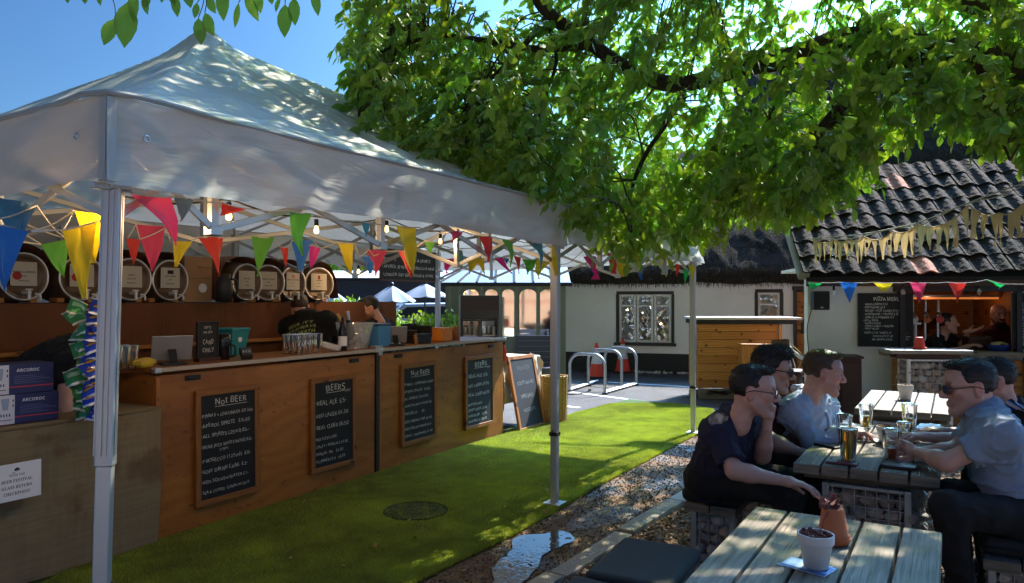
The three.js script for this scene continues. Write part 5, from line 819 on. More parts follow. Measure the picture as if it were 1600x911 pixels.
// drinks and phones on the men's table
pint('full pint of golden beer nearest on the men\'s table', G(1324, 719, 0.752), null, 0.93).scale.setScalar(1.14);
pint('golden pint two thirds full behind the full one', G(1318, 690, 0.752), null, 0.55, M.beer, 0.004).scale.setScalar(1.1);
pint('half drunk golden pint by the pale shirt man\'s hand', G(1352, 668, 0.752), null, 0.5, M.beer, 0.003).scale.setScalar(1.05);
pint('nearly empty pint in the middle back of the men\'s table', G(1420, 670, 0.752), null, 0.42, M.beer, 0.003).scale.setScalar(1.1);
pint('amber pint held by the man in blue shirt', V3(2.0, 0.752, -3.885), null, 0.4, M.aleBeer, 0.003).scale.setScalar(1.1);
pint('small amber pint behind the held one', G(1412, 698, 0.752), null, 0.6, M.aleBeer, 0.003).scale.setScalar(0.95);
{
  const phone = (label, px, py, turn, w = 0.075, l = 0.15) => { const t = thing('mobile_phone', label, 'phone', G(px, py, 0.752), TY + turn, 'phones on the table'); part('case', new RoundedBoxGeometry(w, 0.011, l, 2, 0.005).translate(0, 0.0055, 0), M.black, t); part('screen', box(w - 0.008, 0.001, l - 0.01, 0, 0.0117, 0, 0), M.blackGloss, t); };
  phone('black phone at the left edge of the men\'s table', 1293, 697, 1.0); phone('black phone in front of man in blue shirt', 1412, 690, 1.35);
  const wl = thing('leather_wallet', 'dark leather wallet lying by the held amber pint', 'wallet', G(1404, 730, 0.752), TY + 1.5); part('leather', new RoundedBoxGeometry(0.1, 0.018, 0.16, 2, 0.006).translate(0, 0.009, 0), M.black, wl); part('stitching', tube([V3(-0.046, 0.0182, -0.07), V3(0.046, 0.0182, -0.07), V3(0.046, 0.0182, 0.07), V3(-0.046, 0.0182, 0.07)], 0.001, 40, 4, true), M.aluDull, wl);
  const cs = thing('phone_case', 'burgundy phone case by the full pint', 'phone', G(1315, 724, 0.752), TY + 1.5); part('case', new RoundedBoxGeometry(0.075, 0.011, 0.15, 2, 0.005).translate(0, 0.0055, 0), std({ color: lin(0.09, 0.02, 0.03), roughness: 0.5 }), cs); part('lens', cyl(0.006, 0.006, 0.002, 0.022, 0.012, 0.055, 12), M.blackGloss, cs);
  const nap = (label, px, py, w, l, turn) => { const g = new THREE.PlaneGeometry(w, l, 8, 8); g.rotateX(-Math.PI / 2); const p = g.attributes.position; for (let i = 0; i < p.count; i++) p.setY(i, 0.004 + 0.018 * vnoise(p.getX(i) * 22, 0, p.getZ(i) * 22)); g.computeVertexNormals(); const t = thing('paper_napkin', label, 'napkin', G(px, py, 0.752), turn, 'napkins on the table'); part('sheet', g, M.paper, t); part('fold', box(w * 0.9, 0.003, 0.02, 0, 0.016, 0), M.paper, t); };
  nap('crumpled white napkin beside the pale shirt man\'s elbow', 1300, 668, 0.16, 0.12, 0.3); nap('white menu sheet lying behind the sedum pot', 1450, 668, 0.2, 0.12, 0.9); nap('white paper under the sedum pot on men\'s table', 1385, 692, 0.13, 0.11, 0.1);
}
// ================================================================ stand-up gabion table and hatch menus
{
  const d = 7.7, t = thing('standing_table', 'tall white-topped gabion table in front of the hatch', 'table', V3((1444 - 800) / FOCAL * d, 0, -d), -0.12);
  part('top', [box(0.8, 0.04, 0.36, 0, 1.06, 0, 0.006)], std({ map: greyWoodTex, color: lin(1.25, 1.22, 1.16), roughness: 0.6 }), t); part('bearer', [box(0.62, 0.05, 0.05, 0, 1.014, 0.08), box(0.62, 0.05, 0.05, 0, 1.014, -0.08)], M.darkWood, t); gabion(t, 0.44, 0.985, 0.26, 0, 0, 0, 0.05, M.whitePaint, 0.06);
  const p = thing('red_pot', 'upturned orange red pot on a saucer on tall table', 'flower pot', P(1436, 541, d).setY(1.081)); part('saucer', lathe([[0, 0], [0.065, 0], [0.072, 0.02], [0.06, 0.02], [0, 0.006]], 26), M.redPlastic, p); part('pot', lathe([[0.058, 0.0065], [0.056, 0.03], [0.038, 0.12], [0.034, 0.125], [0, 0.125]], 26), M.redPlastic, p);
  const hb = (label, px0, px1, py0, py1, map, z) => { const f = hatch, x0 = f.x(px0), x1 = f.x(px1), y1 = f.y(px0, py0), y0 = f.y(px0, py1), m = thing('menu_board', label, 'menu board', f.o, f.yaw, 'menu boards on the outhouse'); part('board', box(x1 - x0, y1 - y0, 0.02, (x0 + x1) / 2, (y0 + y1) / 2, z, 0.003), M.black, m); part('writing', (() => { const g = new THREE.PlaneGeometry(x1 - x0 - 0.02, y1 - y0 - 0.02); g.translate((x0 + x1) / 2, (y0 + y1) / 2, z + 0.012); return g; })(), board(map), m); };
  const s = 34, w = 'rgba(240,240,235,0.95)';
  hb('black menu board headed PIZZA MENU left of the hatch', 1338, 1424, 458, 541, menu(620, 600, [['PIZZA MENU', 170, 76, 56, w], ['· MARGHERITA £12', 54, 130, s, w], ['· PEPPERONI £13', 54, 168, s, w], ['· NDUJA + HOT HONEY £13.50', 54, 206, s, w], ['· MUSHROOM + TRUFFLE £13.50', 54, 244, s - 2, w], ['· GARLIC FLATBREAD £7', 54, 282, s, w], ['DIPS & SIDES', 54, 318, s - 4, w], ['· TRUFFLE MAYO', 54, 350, s - 6, w], ['· CONFIT GARLIC + HERB DIP', 54, 382, s - 6, w], ['· FRESH PESTO', 54, 412, s - 6, w], ['CRISPS £1.50  SWEETS £1', 60, 458, s - 5, w], ['CHOCOLATE £1.50', 160, 496, s - 5, w], ['MR. WHIPPY £2.50', 150, 536, s - 5, w], ['Specials', 470, 458, 30, 'rgba(200,50,70,0.95)'], ['Aperol Spritz', 474, 500, 22, w], ['2 for £15', 490, 530, 22, w]]), 0.05);
  hb('black drinks menu board at the right edge of the hatch', 1577, 1650, 458, 545, menu(512, 600, [['DRINKS', 130, 70, 60, w], ...['· BEER & CIDER', '· HALF £2.80', '· PIMMS £8', '· PERONI £6.20', '· 0.5% LAGER', '· FRUIT CIDER', '· APEROL SPRITZ', '· 125ml PROSECCO', '· 175ml SAUVIGNON', '· 175ml ROSE', '· 175ml PINOT', '· 175ml MERLOT', '· SPIRITS', 'SOFT CANS £2', 'KIDS SQUASH', 'JUICES £1.50'].map((t, i) => [t, 36, 122 + i * 30, 31, w])]), 0.05);
  // beer taps, basket and napkin box on the hatch shelf
  const tp = thing('beer_font', 'row of steel beer taps with round badges inside the hatch', 'beer taps', P(1435, 540, 8.95).setY(1.0), hatch.yaw); for (let i = 0; i < 4; i++) { const x = -0.2 + i * 0.145; part('tap_column', [cyl(0.016, 0.02, 0.42, x, 0.21, -0.05, 12), tube([V3(x, 0.42, -0.05), V3(x, 0.44, 0), V3(x, 0.38, 0.05)], 0.012, 12, 8)], M.steel, tp); const b = cyl(0.045, 0.045, 0.012, 0, 0, 0, 24); b.rotateX(Math.PI / 2); b.translate(x, 0.36, 0.02); part('badge', b, [M.aluDull, M.foam, M.terracotta, M.redPlastic][i], tp); part('tap_handle', cyl(0.011, 0.016, 0.15, x, 0.52, -0.03, 10), i % 2 ? M.whitePaint : M.steel, tp); } part('drip_tray', box(0.56, 0.02, 0.2, 0, 0.011, 0.02), M.steel, tp);
  const fnt = thing('swan_neck_tap', 'white tall single tap standing at front of hatch shelf', 'beer tap', P(1430, 543, 8.72).setY(1.006)); part('column', cyl(0.014, 0.022, 0.3, 0, 0.15, 0, 12), M.whitePaint, fnt); part('head', box(0.1, 0.03, 0.06, 0, 0.31, 0.02, 0.012), M.whitePaint, fnt);
  const bs = thing('blue_basket', 'blue basket of crisps on the hatch shelf', 'basket', P(1560, 545, 8.55).setY(1.006)); part('basket', lathe([[0, 0], [0.1, 0], [0.13, 0.07], [0.125, 0.07], [0.095, 0.008], [0, 0.008]], 26), std({ color: lin(0.02, 0.06, 0.3), roughness: 0.5 }), bs); part('crisps', Array.from({ length: 16 }, () => { const g = new THREE.IcosahedronGeometry(0.032, 1); g.scale(1, 0.5, 1.2); g.rotateY(rnd() * 6); g.translate(rr(-0.07, 0.07), 0.06 + rr(0, 0.03), rr(-0.07, 0.07)); return g; }), std({ color: lin(0.5, 0.45, 0.3), roughness: 0.7 }), bs);
  const bx = thing('wooden_crate', 'small brown wooden crate between the staff in hatch', 'crate', P(1526, 545, 8.8).setY(1.006), hatch.yaw); for (const z of [-0.09, 0.09]) for (let i = 0; i < 3; i++) part('slat', box(0.26, 0.045, 0.01, 0, 0.028 + i * 0.052, z), M.darkWood, bx); for (const x of [-0.125, 0.125]) part('end', box(0.01, 0.15, 0.168, x, 0.08, 0), M.darkWood, bx);
  // wall speaker
  const f = hatch, sp = thing('wall_speaker', 'black loudspeaker on the white wall below green flag', 'loudspeaker', f.o.clone().addScaledVector(V3(Math.cos(f.yaw), 0, -Math.sin(f.yaw)), f.x(1276)).setY(f.y(1276, 484)), f.yaw); part('cabinet', new RoundedBoxGeometry(0.18, 0.22, 0.16, 2, 0.012).translate(0, 0.11, 0.16), M.black, sp); part('grille', box(0.16, 0.19, 0.006, 0, 0.115, 0.242), M.blackMatt, sp); part('bracket', box(0.04, 0.05, 0.09, 0, 0.12, 0.04), M.black, sp); part('cable', tube([V3(-0.08, 0.02, 0.12), V3(-0.1, -0.08, 0.08), V3(-0.12, -0.22, 0.05), V3(-0.1, -0.5, 0.03)], 0.005, 20, 6), M.blackMatt, sp); part('logo_plate', box(0.03, 0.012, 0.002, 0, 0.03, 0.2465), M.aluDull, sp);
  // small red lamp strip inside the hatch
  const hl = thing('heat_lamp', 'dim orange heat lamp bar under the ceiling inside the hatch', 'lamp', P(1488, 466, 9.6), hatch.yaw); const hot = phy({ color: lin(0.3, 0.08, 0.03), emissive: lin(1, 0.28, 0.06), emissiveIntensity: 0.2 }); part('lamp_tube', bar(V3(-0.55, 0, 0), V3(0.55, 0, 0), 0.025), hot, hl); part('hood', box(1.14, 0.03, 0.08, 0, 0.03, 0), M.steel, hl); for (const x of [-0.3, 0.3]) { const l = new THREE.PointLight(new THREE.Color(1, 0.5, 0.25), 0.025); l.name = 'lamp_light'; l.position.copy(P(1488, 466, 9.6)).add(V3(x, -0.05, 0.02)); l.castShadow = true; scene.add(l); }
}
// ================================================================ hessian bunting with clear bulbs, upper right
{
  const dp = (x) => lerp(8.0, 5.0, (x - 1265) / 335), t = thing('hessian_bunting', 'straw coloured hessian bunting swagged across the pantiled roof', 'bunting');
  const hooks = [[1270, 372], [1302, 374], [1327, 373], [1351, 370], [1396, 361], [1434, 350], [1515, 320], [1562, 333], [1600, 318], [1640, 312]];
  for (let i = 0; i + 1 < hooks.length; i++) {
    const [x0, y0] = hooks[i], [x1, y1] = hooks[i + 1], sag = (x1 - x0) * 0.2, n = Math.max(3, Math.round((x1 - x0) / lerp(8, 16, clamp((x0 - 1265) / 240)))); const at = (u) => { const x = lerp(x0, x1, u); return P(x, lerp(y0, y1, u) + sag * 4 * u * (1 - u), dp(x)); };
    for (let k = 0; k < n; k++) { const a = at(k / n), b = at((k + 0.96) / n), m = a.clone().lerp(b, 0.5 + rr(-0.15, 0.15)); m.y -= rr(0.18, 0.25); m.z += rr(-0.03, 0.03); flagMesh(t, a, b, m, FLAG.straw); }
    part('tape', tube([0, 0.25, 0.5, 0.75, 1].map(at), 0.006, 16, 5), FLAG.straw, t);
  }
  const c = thing('festoon_cable', 'white festoon cable with clear bulbs above the hessian bunting', 'string lights'); const pts = [[1262, 373], [1330, 368], [1395, 357], [1434, 348], [1500, 322], [1560, 300], [1620, 280]].map(([x, y]) => P(x, y, dp(x)));
  part('cable', tube(pts, 0.005, 60, 6), cord, c); part('cable', tube(pts.map((p, i) => p.clone().add(V3(0, i % 2 ? -0.03 : 0.0, 0.01))), 0.004, 60, 6), cord, c);
  for (const [x, y, l] of [[1303, 388, 14], [1328, 388, 16], [1355, 386, 16], [1390, 382, 20], [1434, 372, 22]]) { const p = P(x, y, dp(x)), b = part('bulb', lathe([[0.01, 0.0], [0.018, -0.02], [0.028, -0.045], [0.022, -0.068], [0, -0.076]], 16), M.clearPlastic, c); b.position.copy(p); const s = part('socket', [cyl(0.013, 0.013, 0.045, 0, 0.02, 0, 10), bar(V3(0, 0.04, 0), V3(0, l * 0.007, 0), 0.005)], M.blackMatt, c); s.position.copy(p); }
  const u = thing('eave_bulbs', 'unlit clear bulbs hanging below the outhouse eaves', 'string lights'); for (const [x, y] of [[1303, 450], [1411, 448], [1530, 447]]) { const p = P(x, y, 8.4), s = part('socket', [cyl(0.014, 0.014, 0.05, 0, 0, 0, 10), bar(V3(0, 0.02, 0), V3(0, 0.09, 0), 0.005)], M.blackMatt, u); s.position.copy(p); const b = part('bulb', lathe([[0.01, 0.0], [0.02, -0.02], [0.028, -0.045], [0.02, -0.066], [0, -0.072]], 14), M.clearPlastic, u); b.position.copy(p).add(V3(0, -0.024, 0)); } part('cable', tube([P(1262, 441, 8.38), P(1303, 443, 8.4), P(1411, 441, 8.4), P(1530, 440, 8.4), P(1640, 438, 8.4)], 0.004, 40, 5), M.blackMatt, u);
}
// ================================================================ car park furniture
{
  const hoop = (label, a, b, h) => { const t = thing('bike_hoop', label, 'bike rack', V3(0, 0, 0), 0, 'bike racks'), r = 0.2, d = b.clone().sub(a).normalize(); const A = (s, y) => a.clone().addScaledVector(d, s).setY(y), l = a.distanceTo(b), pts = [A(0, 0.03), A(0, h * 0.4), A(0, h - r)]; for (let i = 1; i <= 6; i++) { const q = i / 6 * Math.PI / 2; pts.push(A(r - r * Math.cos(q), h - r + r * Math.sin(q))); } for (let i = 0; i <= 6; i++) { const q = i / 6 * Math.PI / 2; pts.push(A(l - r + r * Math.sin(q), h - r + r * Math.cos(q))); } pts.push(A(l, h * 0.4), A(l, 0.03)); part('tube', new THREE.TubeGeometry(new THREE.CatmullRomCurve3(pts, false, 'centripetal'), 90, 0.026, 12), M.galv, t); part('foot', [cyl(0.05, 0.05, 0.02, a.x, 0.014, a.z, 16), cyl(0.05, 0.05, 0.02, b.x, 0.014, b.z, 16)], M.blackMatt, t); };
  const a0 = G(890, 612), a1 = G(945, 616), b0 = G(919, 603), b1 = G(971, 608), c1 = G(994, 602); hoop('galvanised bike hoop nearest the left gazebo leg', a0, a1, 0.66); hoop('galvanised bike hoop on the right, beyond first one', b0, b1.clone().lerp(a1, 0.0), 0.68); hoop('galvanised bike hoop farthest right in front of window', G(945, 598), c1, 0.68);
  const rail = (label, p, q) => { const t = thing('rack_rail', label, 'rail', V3(0, 0, 0), 0, 'base rails of the bike racks'); part('rail', bar(p.clone().setY(0.04), q.clone().setY(0.04), 0.05, 0.03), M.galv, t); part('bolt', [cyl(0.012, 0.012, 0.012, p.x, 0.06, p.z, 8), cyl(0.012, 0.012, 0.012, q.x, 0.06, q.z, 8)], M.steel, t); };
  rail('flat steel base rail of bike hoops, left one', a0.clone().lerp(b0, 0.02), G(934, 598)); rail('flat steel base rail of bike hoops, right one', a1, c1);
  const cone = (label, p, h, tip) => { const t = thing('traffic_cone', label, 'traffic cone', p, 0.2, 'traffic cones'), r = 0.17; part('base', box(0.4, 0.035, 0.4, 0, 0.0225, 0, 0.012), std({ color: lin(0.05, 0.012, 0.01), roughness: 0.7 }), t); const band = (y0, y1, m) => { const rad = (y) => lerp(r, 0.035, y / h); part('cone_band', lathe([[rad(y0), 0.04 + y0], [rad(y1), 0.04 + y1]], 28), m, t); }; band(0, h * 0.4, M.cone); band(h * 0.4, h * 0.88, M.coneWhite); band(h * 0.88, h, M.cone); part('cone_top', lathe([[0.035, 0.04 + h], [0.028, 0.04 + h + 0.02], [0.028, 0.04 + h + 0.05], [0, 0.04 + h + 0.055]], 18), M.cone, t); };
  cone('red and white traffic cone inside the bike racks', G(932, 590), 0.62); cone('red and white traffic cone beyond the bike racks', G(973, 582), 0.66);
  const cb = thing('trailing_cable', 'thin black cable lying on tarmac beside bike racks', 'cable'); part('cable', tube([[838, 612], [880, 617], [905, 616], [921, 611]].map(([x, y]) => G(x, y).setY(0.012)), 0.009, 30, 6), M.blackMatt, cb); part('plug', box(0.05, 0.03, 0.03, G(921, 611).x, 0.02, G(921, 611).z), M.blackMatt, cb);
}
// A-board, cloth covered table and fridge at the end of the bar
{
  const a = G(812, 676), b = G(852, 664), w = a.distanceTo(b), yaw = Math.atan2(-(b.z - a.z), b.x - a.x), t = thing('pavement_board', 'wooden A-board chalk sign leaning at the sunlit bar end', 'sign', a, yaw); t.rotation.order = 'YXZ'; t.rotation.x = -0.2;
  framed(t, w, 0.92, menu(400, 760, [['BURGER', 100, 130, 60, 'rgba(90,90,90,0.9)'], ['SOUP/SALAD', 60, 290, 50, 'rgba(150,150,150,0.8)'], ['SPECIALS', 90, 440, 52, 'rgba(160,160,160,0.8)'], ['·DESSERTS', 90, 590, 48, 'rgba(150,150,150,0.8)']]), 0.045, std({ map: pineTex, color: lin(0.75, 0.62, 0.5), roughness: 0.6 }));
  const lg = part('rear_leg', [box(0.03, 0.95, 0.03, 0.04, 0.46, -0.02), box(0.03, 0.95, 0.03, w - 0.04, 0.46, -0.02)], M.frameWood, t);
  const c = along(counterR, 0.72, -0.5), q = thing('cloth_table', 'small table under a rumpled cream cloth behind the A-board', 'table', c, gazYaw); const tw = 0.95, td = 0.7, th = 0.86;
  part('tabletop', box(tw - 0.04, 0.03, td - 0.04, 0, th - 0.03, 0), M.pine, q); for (const [x, z] of [[-1, -1], [1, -1], [-1, 1], [1, 1]]) part('leg', box(0.04, th - 0.05, 0.04, x * (tw / 2 - 0.06), (th - 0.05) / 2, z * (td / 2 - 0.06)), M.pine, q);
  const cg = new THREE.PlaneGeometry(tw + 0.9, td + 1.1, 70, 60), p = cg.attributes.position; for (let i = 0; i < p.count; i++) { const x = p.getX(i), z = p.getY(i), ox = Math.max(0, Math.abs(x) - tw / 2), oz = Math.max(0, Math.abs(z) - td / 2), drop = Math.hypot(ox, oz), n = vnoise(x * 7, z * 7, 3) - 0.5; p.setXYZ(i, Math.sign(x) * (Math.min(Math.abs(x), tw / 2) + 0.05 * ox + 0.06 * n * (drop > 0.02 ? 1 : 0)), th + 0.004 - drop * (0.97) + 0.01 * n, Math.sign(z) * (Math.min(Math.abs(z), td / 2) + 0.05 * oz + 0.07 * n * (drop > 0.02 ? 1 : 0))); } cg.computeVertexNormals(); part('cloth', metreUV(cg), std({ color: lin(0.58, 0.48, 0.33), bumpMap: hessianBump, bumpScale: 0.002, roughness: 0.95 }), q);
  const k = along(counterR, 1.12, 0.1), wb = thing('wicker_basket', 'tall wicker basket standing against the cream cloth table', 'basket', k, 0.3); const wv = []; for (let i = 0; i < 22; i++) { const g = new THREE.TorusGeometry(0.15 + 0.02 * i / 22, 0.016, 6, 30); g.rotateX(Math.PI / 2); g.scale(1, 1, 0.8); g.translate(0, 0.03 + i * 0.027, 0); wv.push(g); } part('weave', wv, std({ color: lin(0.42, 0.25, 0.09), roughness: 0.8 }), wb); part('stake', Array.from({ length: 16 }, (_, i) => bar(V3(Math.cos(i / 16 * 6.283) * 0.16, 0.01, Math.sin(i / 16 * 6.283) * 0.128), V3(Math.cos(i / 16 * 6.283) * 0.18, 0.62, Math.sin(i / 16 * 6.283) * 0.145), 0.014)), std({ color: lin(0.36, 0.2, 0.07), roughness: 0.8 }), wb); part('base', cyl(0.14, 0.14, 0.02, 0, 0.02, 0), std({ color: lin(0.36, 0.2, 0.07) }), wb);
  const kp = thing('sauce_bottle', 'red sauce bottle standing on the cloth table by counter', 'bottle', P(787, 562, 8.75).setY(0.872)); part('bottle', lathe([[0, 0], [0.035, 0], [0.036, 0.13], [0.02, 0.17], [0.018, 0.19], [0, 0.19]], 18), M.redPlastic, kp); part('cap', cyl(0.018, 0.02, 0.035, 0, 0.208, 0, 14), M.blackMatt, kp);
  const d = 10.6, f = thing('display_fridge', 'black double-door display fridge beside the conservatory', 'fridge', V3((750 - 800) / FOCAL * d, 0, -d), 0.12), fw = 0.56, fh = 1.66;
  part('cabinet', [box(fw, 0.34, 0.5, 0, fh - 0.17, -0.25), box(fw, 0.3, 0.5, 0, 0.15, -0.25), box(0.03, fh - 0.64, 0.5, -fw / 2 + 0.015, fh / 2 - 0.02, -0.25), box(0.03, fh - 0.64, 0.5, fw / 2 - 0.015, fh / 2 - 0.02, -0.25), ], M.black, f); part('liner', box(fw - 0.06, fh - 0.64, 0.02, 0, fh / 2 - 0.02, -0.47), M.whitePaint, f); part('header', box(fw - 0.04, 0.18, 0.006, 0, fh - 0.13, 0.004), std({ map: canvasTex(256, 96, (x) => { x.fillStyle = '#160d0d'; x.fillRect(0, 0, 256, 96); x.strokeStyle = '#b8404a'; x.lineWidth = 6; x.beginPath(); x.arc(60, -30, 90, 0.5, 1.5); x.stroke(); x.beginPath(); x.arc(190, -30, 90, 0.6, 1.7); x.stroke(); }), roughness: 0.3 }), f); f.children[2].geometry.attributes.uv.array.forEach((v, i, a) => { a[i] = v * 1.9; });
  for (const x of [-0.135, 0.135]) { const dr = new THREE.Group(); dr.name = 'door'; f.add(dr); part('door_frame', [box(0.02, 1.0, 0.03, x - 0.12, 0.81, 0.016), box(0.02, 1.0, 0.03, x + 0.12, 0.81, 0.016), box(0.22, 0.02, 0.03, x, 1.3, 0.016), box(0.22, 0.02, 0.03, x, 0.32, 0.016)], M.black, dr); part('pane', box(0.22, 0.96, 0.004, x, 0.81, 0.012, 0), M.pane, dr); }
  for (let i = 0; i < 4; i++) part('shelf', box(fw - 0.07, 0.012, 0.4, 0, 0.42 + i * 0.22, -0.25), M.whitePaint, f); const cans = []; for (let i = 0; i < 4; i++) for (let j = 0; j < 7; j++) cans.push(cyl(0.028, 0.028, 0.12, -0.21 + j * 0.07, 0.487 + i * 0.22, -0.12 - (j % 2) * 0.05, 10)); part('cans', cans, std({ color: lin(0.45, 0.47, 0.48), metalness: 0.3, roughness: 0.4 }), f).userData.kind = 'stuff';
}
// timber bar cabin and clutter before the cottage
{
  const d = 11.9, t = thing('timber_bar', 'knotty pine clad outdoor bar with white top on pallet', 'bar', V3((1090 - 800) / FOCAL * d, 0, -d), -0.03), w = 1.26, h = 1.23;
  const pal = new THREE.Group(); pal.name = 'pallet'; t.add(pal); for (const z of [0.05, -0.3, -0.65]) part('skid', box(w, 0.06, 0.08, w / 2, 0.035, z), M.greyWood2, pal); for (let i = 0; i < 6; i++) part('deck_board', box(0.1, 0.022, 0.8, 0.06 + i * (w - 0.12) / 5, 0.077, -0.3), M.greyWood2, pal); for (let i = 0; i < 3; i++) part('block', box(0.12, 0.05, 0.08, 0.07 + i * (w - 0.14) / 2, 0.12, 0.05), M.greyWood, pal); part('skid', box(w, 0.022, 0.1, w / 2, 0.156, 0.05), M.greyWood, pal);
  for (let i = 0; i < 8; i++) { part('cladding_board', box(w + rr(-0.008, 0.008), 0.125, 0.024, w / 2, 0.24 + i * 0.13, 0.05), i % 3 ? M.pine : M.pine2, t); part('cladding_board', box(0.024, 0.125, 0.66, w, 0.24 + i * 0.13, -0.3), M.pine2, t); part('cladding_board', box(0.024, 0.125, 0.66, 0, 0.24 + i * 0.13, -0.3), M.pine2, t); }
  part('gap_shade_block', box(w - 0.06, 1.04, 0.6, w / 2, 0.7, -0.3, 0), M.blackMatt, t); part('top', [box(w + 0.42, 0.035, 0.9, w / 2 + 0.14, h + 0.065, -0.28)], std({ color: lin(0.55, 0.54, 0.52), roughness: 0.5 }), t); part('fascia', [box(w + 0.3, 0.07, 0.84, w / 2 + 0.1, h + 0.01, -0.28)], M.blackMatt, t); part('post', [box(0.05, h - 0.2, 0.05, w + 0.03, h / 2 + 0.08, 0.08)], M.pine, t);  // black block added inside, standing in for shade in the gaps between boards
  const cb = thing('wooden_cabinet', 'small pale wooden box cabinet leaning against the timber bar', 'cabinet', P(1182, 600, 11.4).setY(0), -0.05); for (let i = 0; i < 3; i++) part('plank', box(0.16, 0.88, 0.02, -0.17 + i * 0.167, 0.45, 0.1), i % 2 ? M.pine2 : M.pine, cb); part('top', box(0.52, 0.025, 0.26, 0, 0.905, 0), M.pine, cb); part('side', [box(0.02, 0.88, 0.2, -0.25, 0.45, -0.02), box(0.02, 0.88, 0.2, 0.25, 0.45, -0.02)], M.pine2, cb);
  const br = thing('brown_cupboard', 'dark brown wooden cupboard below the pizza menu', 'cupboard', P(1312, 620, 8.1).setY(0), -0.25); part('carcass', box(0.44, 0.94, 0.34, 0, 0.48, -0.17), M.darkWood, br); for (const x of [-0.11, 0.11]) part('door', box(0.2, 0.86, 0.016, x, 0.48, 0.009), M.darkWood, br); part('top', box(0.48, 0.025, 0.38, 0, 0.965, -0.17), M.darkWood, br); part('handle', box(0.01, 0.08, 0.014, 0.02, 0.55, 0.024), M.black, br);
  const bw = thing('slatted_unit', 'reddish brown slatted cabinet behind the man in sunglasses', 'cabinet', P(1222, 600, 7.4).setY(0), -0.5); part('carcass', box(0.34, 0.86, 0.28, 0, 0.44, 0), M.darkWood, bw); for (let i = 0; i < 8; i++) part('slat', box(0.32, 0.085, 0.012, 0, 0.08 + i * 0.105, 0.147), M.frameWood, bw); part('top', box(0.38, 0.025, 0.32, 0, 0.885, 0), M.darkWood, bw);
  const sp = thing('log_stump', 'pale upright log with wire and white hose beside timber bar', 'log', P(1222, 600, 10.6).setY(0)); part('log', taper([V3(0, 0, 0), V3(0.02, 0.5, 0), V3(-0.02, 1.02, 0)], 0.16, 0.12, 14, 16, 0.5), std({ map: barkTex, color: lin(2.2, 2.2, 2.1), bumpMap: barkBump, bumpScale: 0.02, roughness: 0.95 }), sp); part('hose', tube([V3(0.05, 0.92, 0.12), V3(0.12, 0.84, 0.16), V3(0.24, 0.76, 0.18), V3(0.42, 0.74, 0.18)], 0.028, 24, 10), M.whitePaint, sp); part('wire', [tube([V3(0.1, 0.95, 0.12), V3(0.2, 0.85, 0.14), V3(0.3, 0.7, 0.14), V3(0.3, 0.4, 0.16)], 0.007, 24, 6), tube([V3(0.32, 1.0, 0.1), V3(0.25, 0.8, 0.14), V3(0.14, 0.55, 0.15)], 0.007, 24, 6)], std({ color: lin(0.5, 0.38, 0.12), roughness: 0.6 }), sp);
  const bl = thing('wall_lantern', 'black lantern hung beside the wooden cottage door', 'lantern', P(1257, 522, 11.6)); part('cage', lathe([[0, 0], [0.05, 0.01], [0.06, 0.16], [0.03, 0.22], [0, 0.25]], 8), M.black, bl); part('chain', bar(V3(0, 0.25, 0), V3(0.01, 0.62, 0), 0.012), M.black, bl);
}
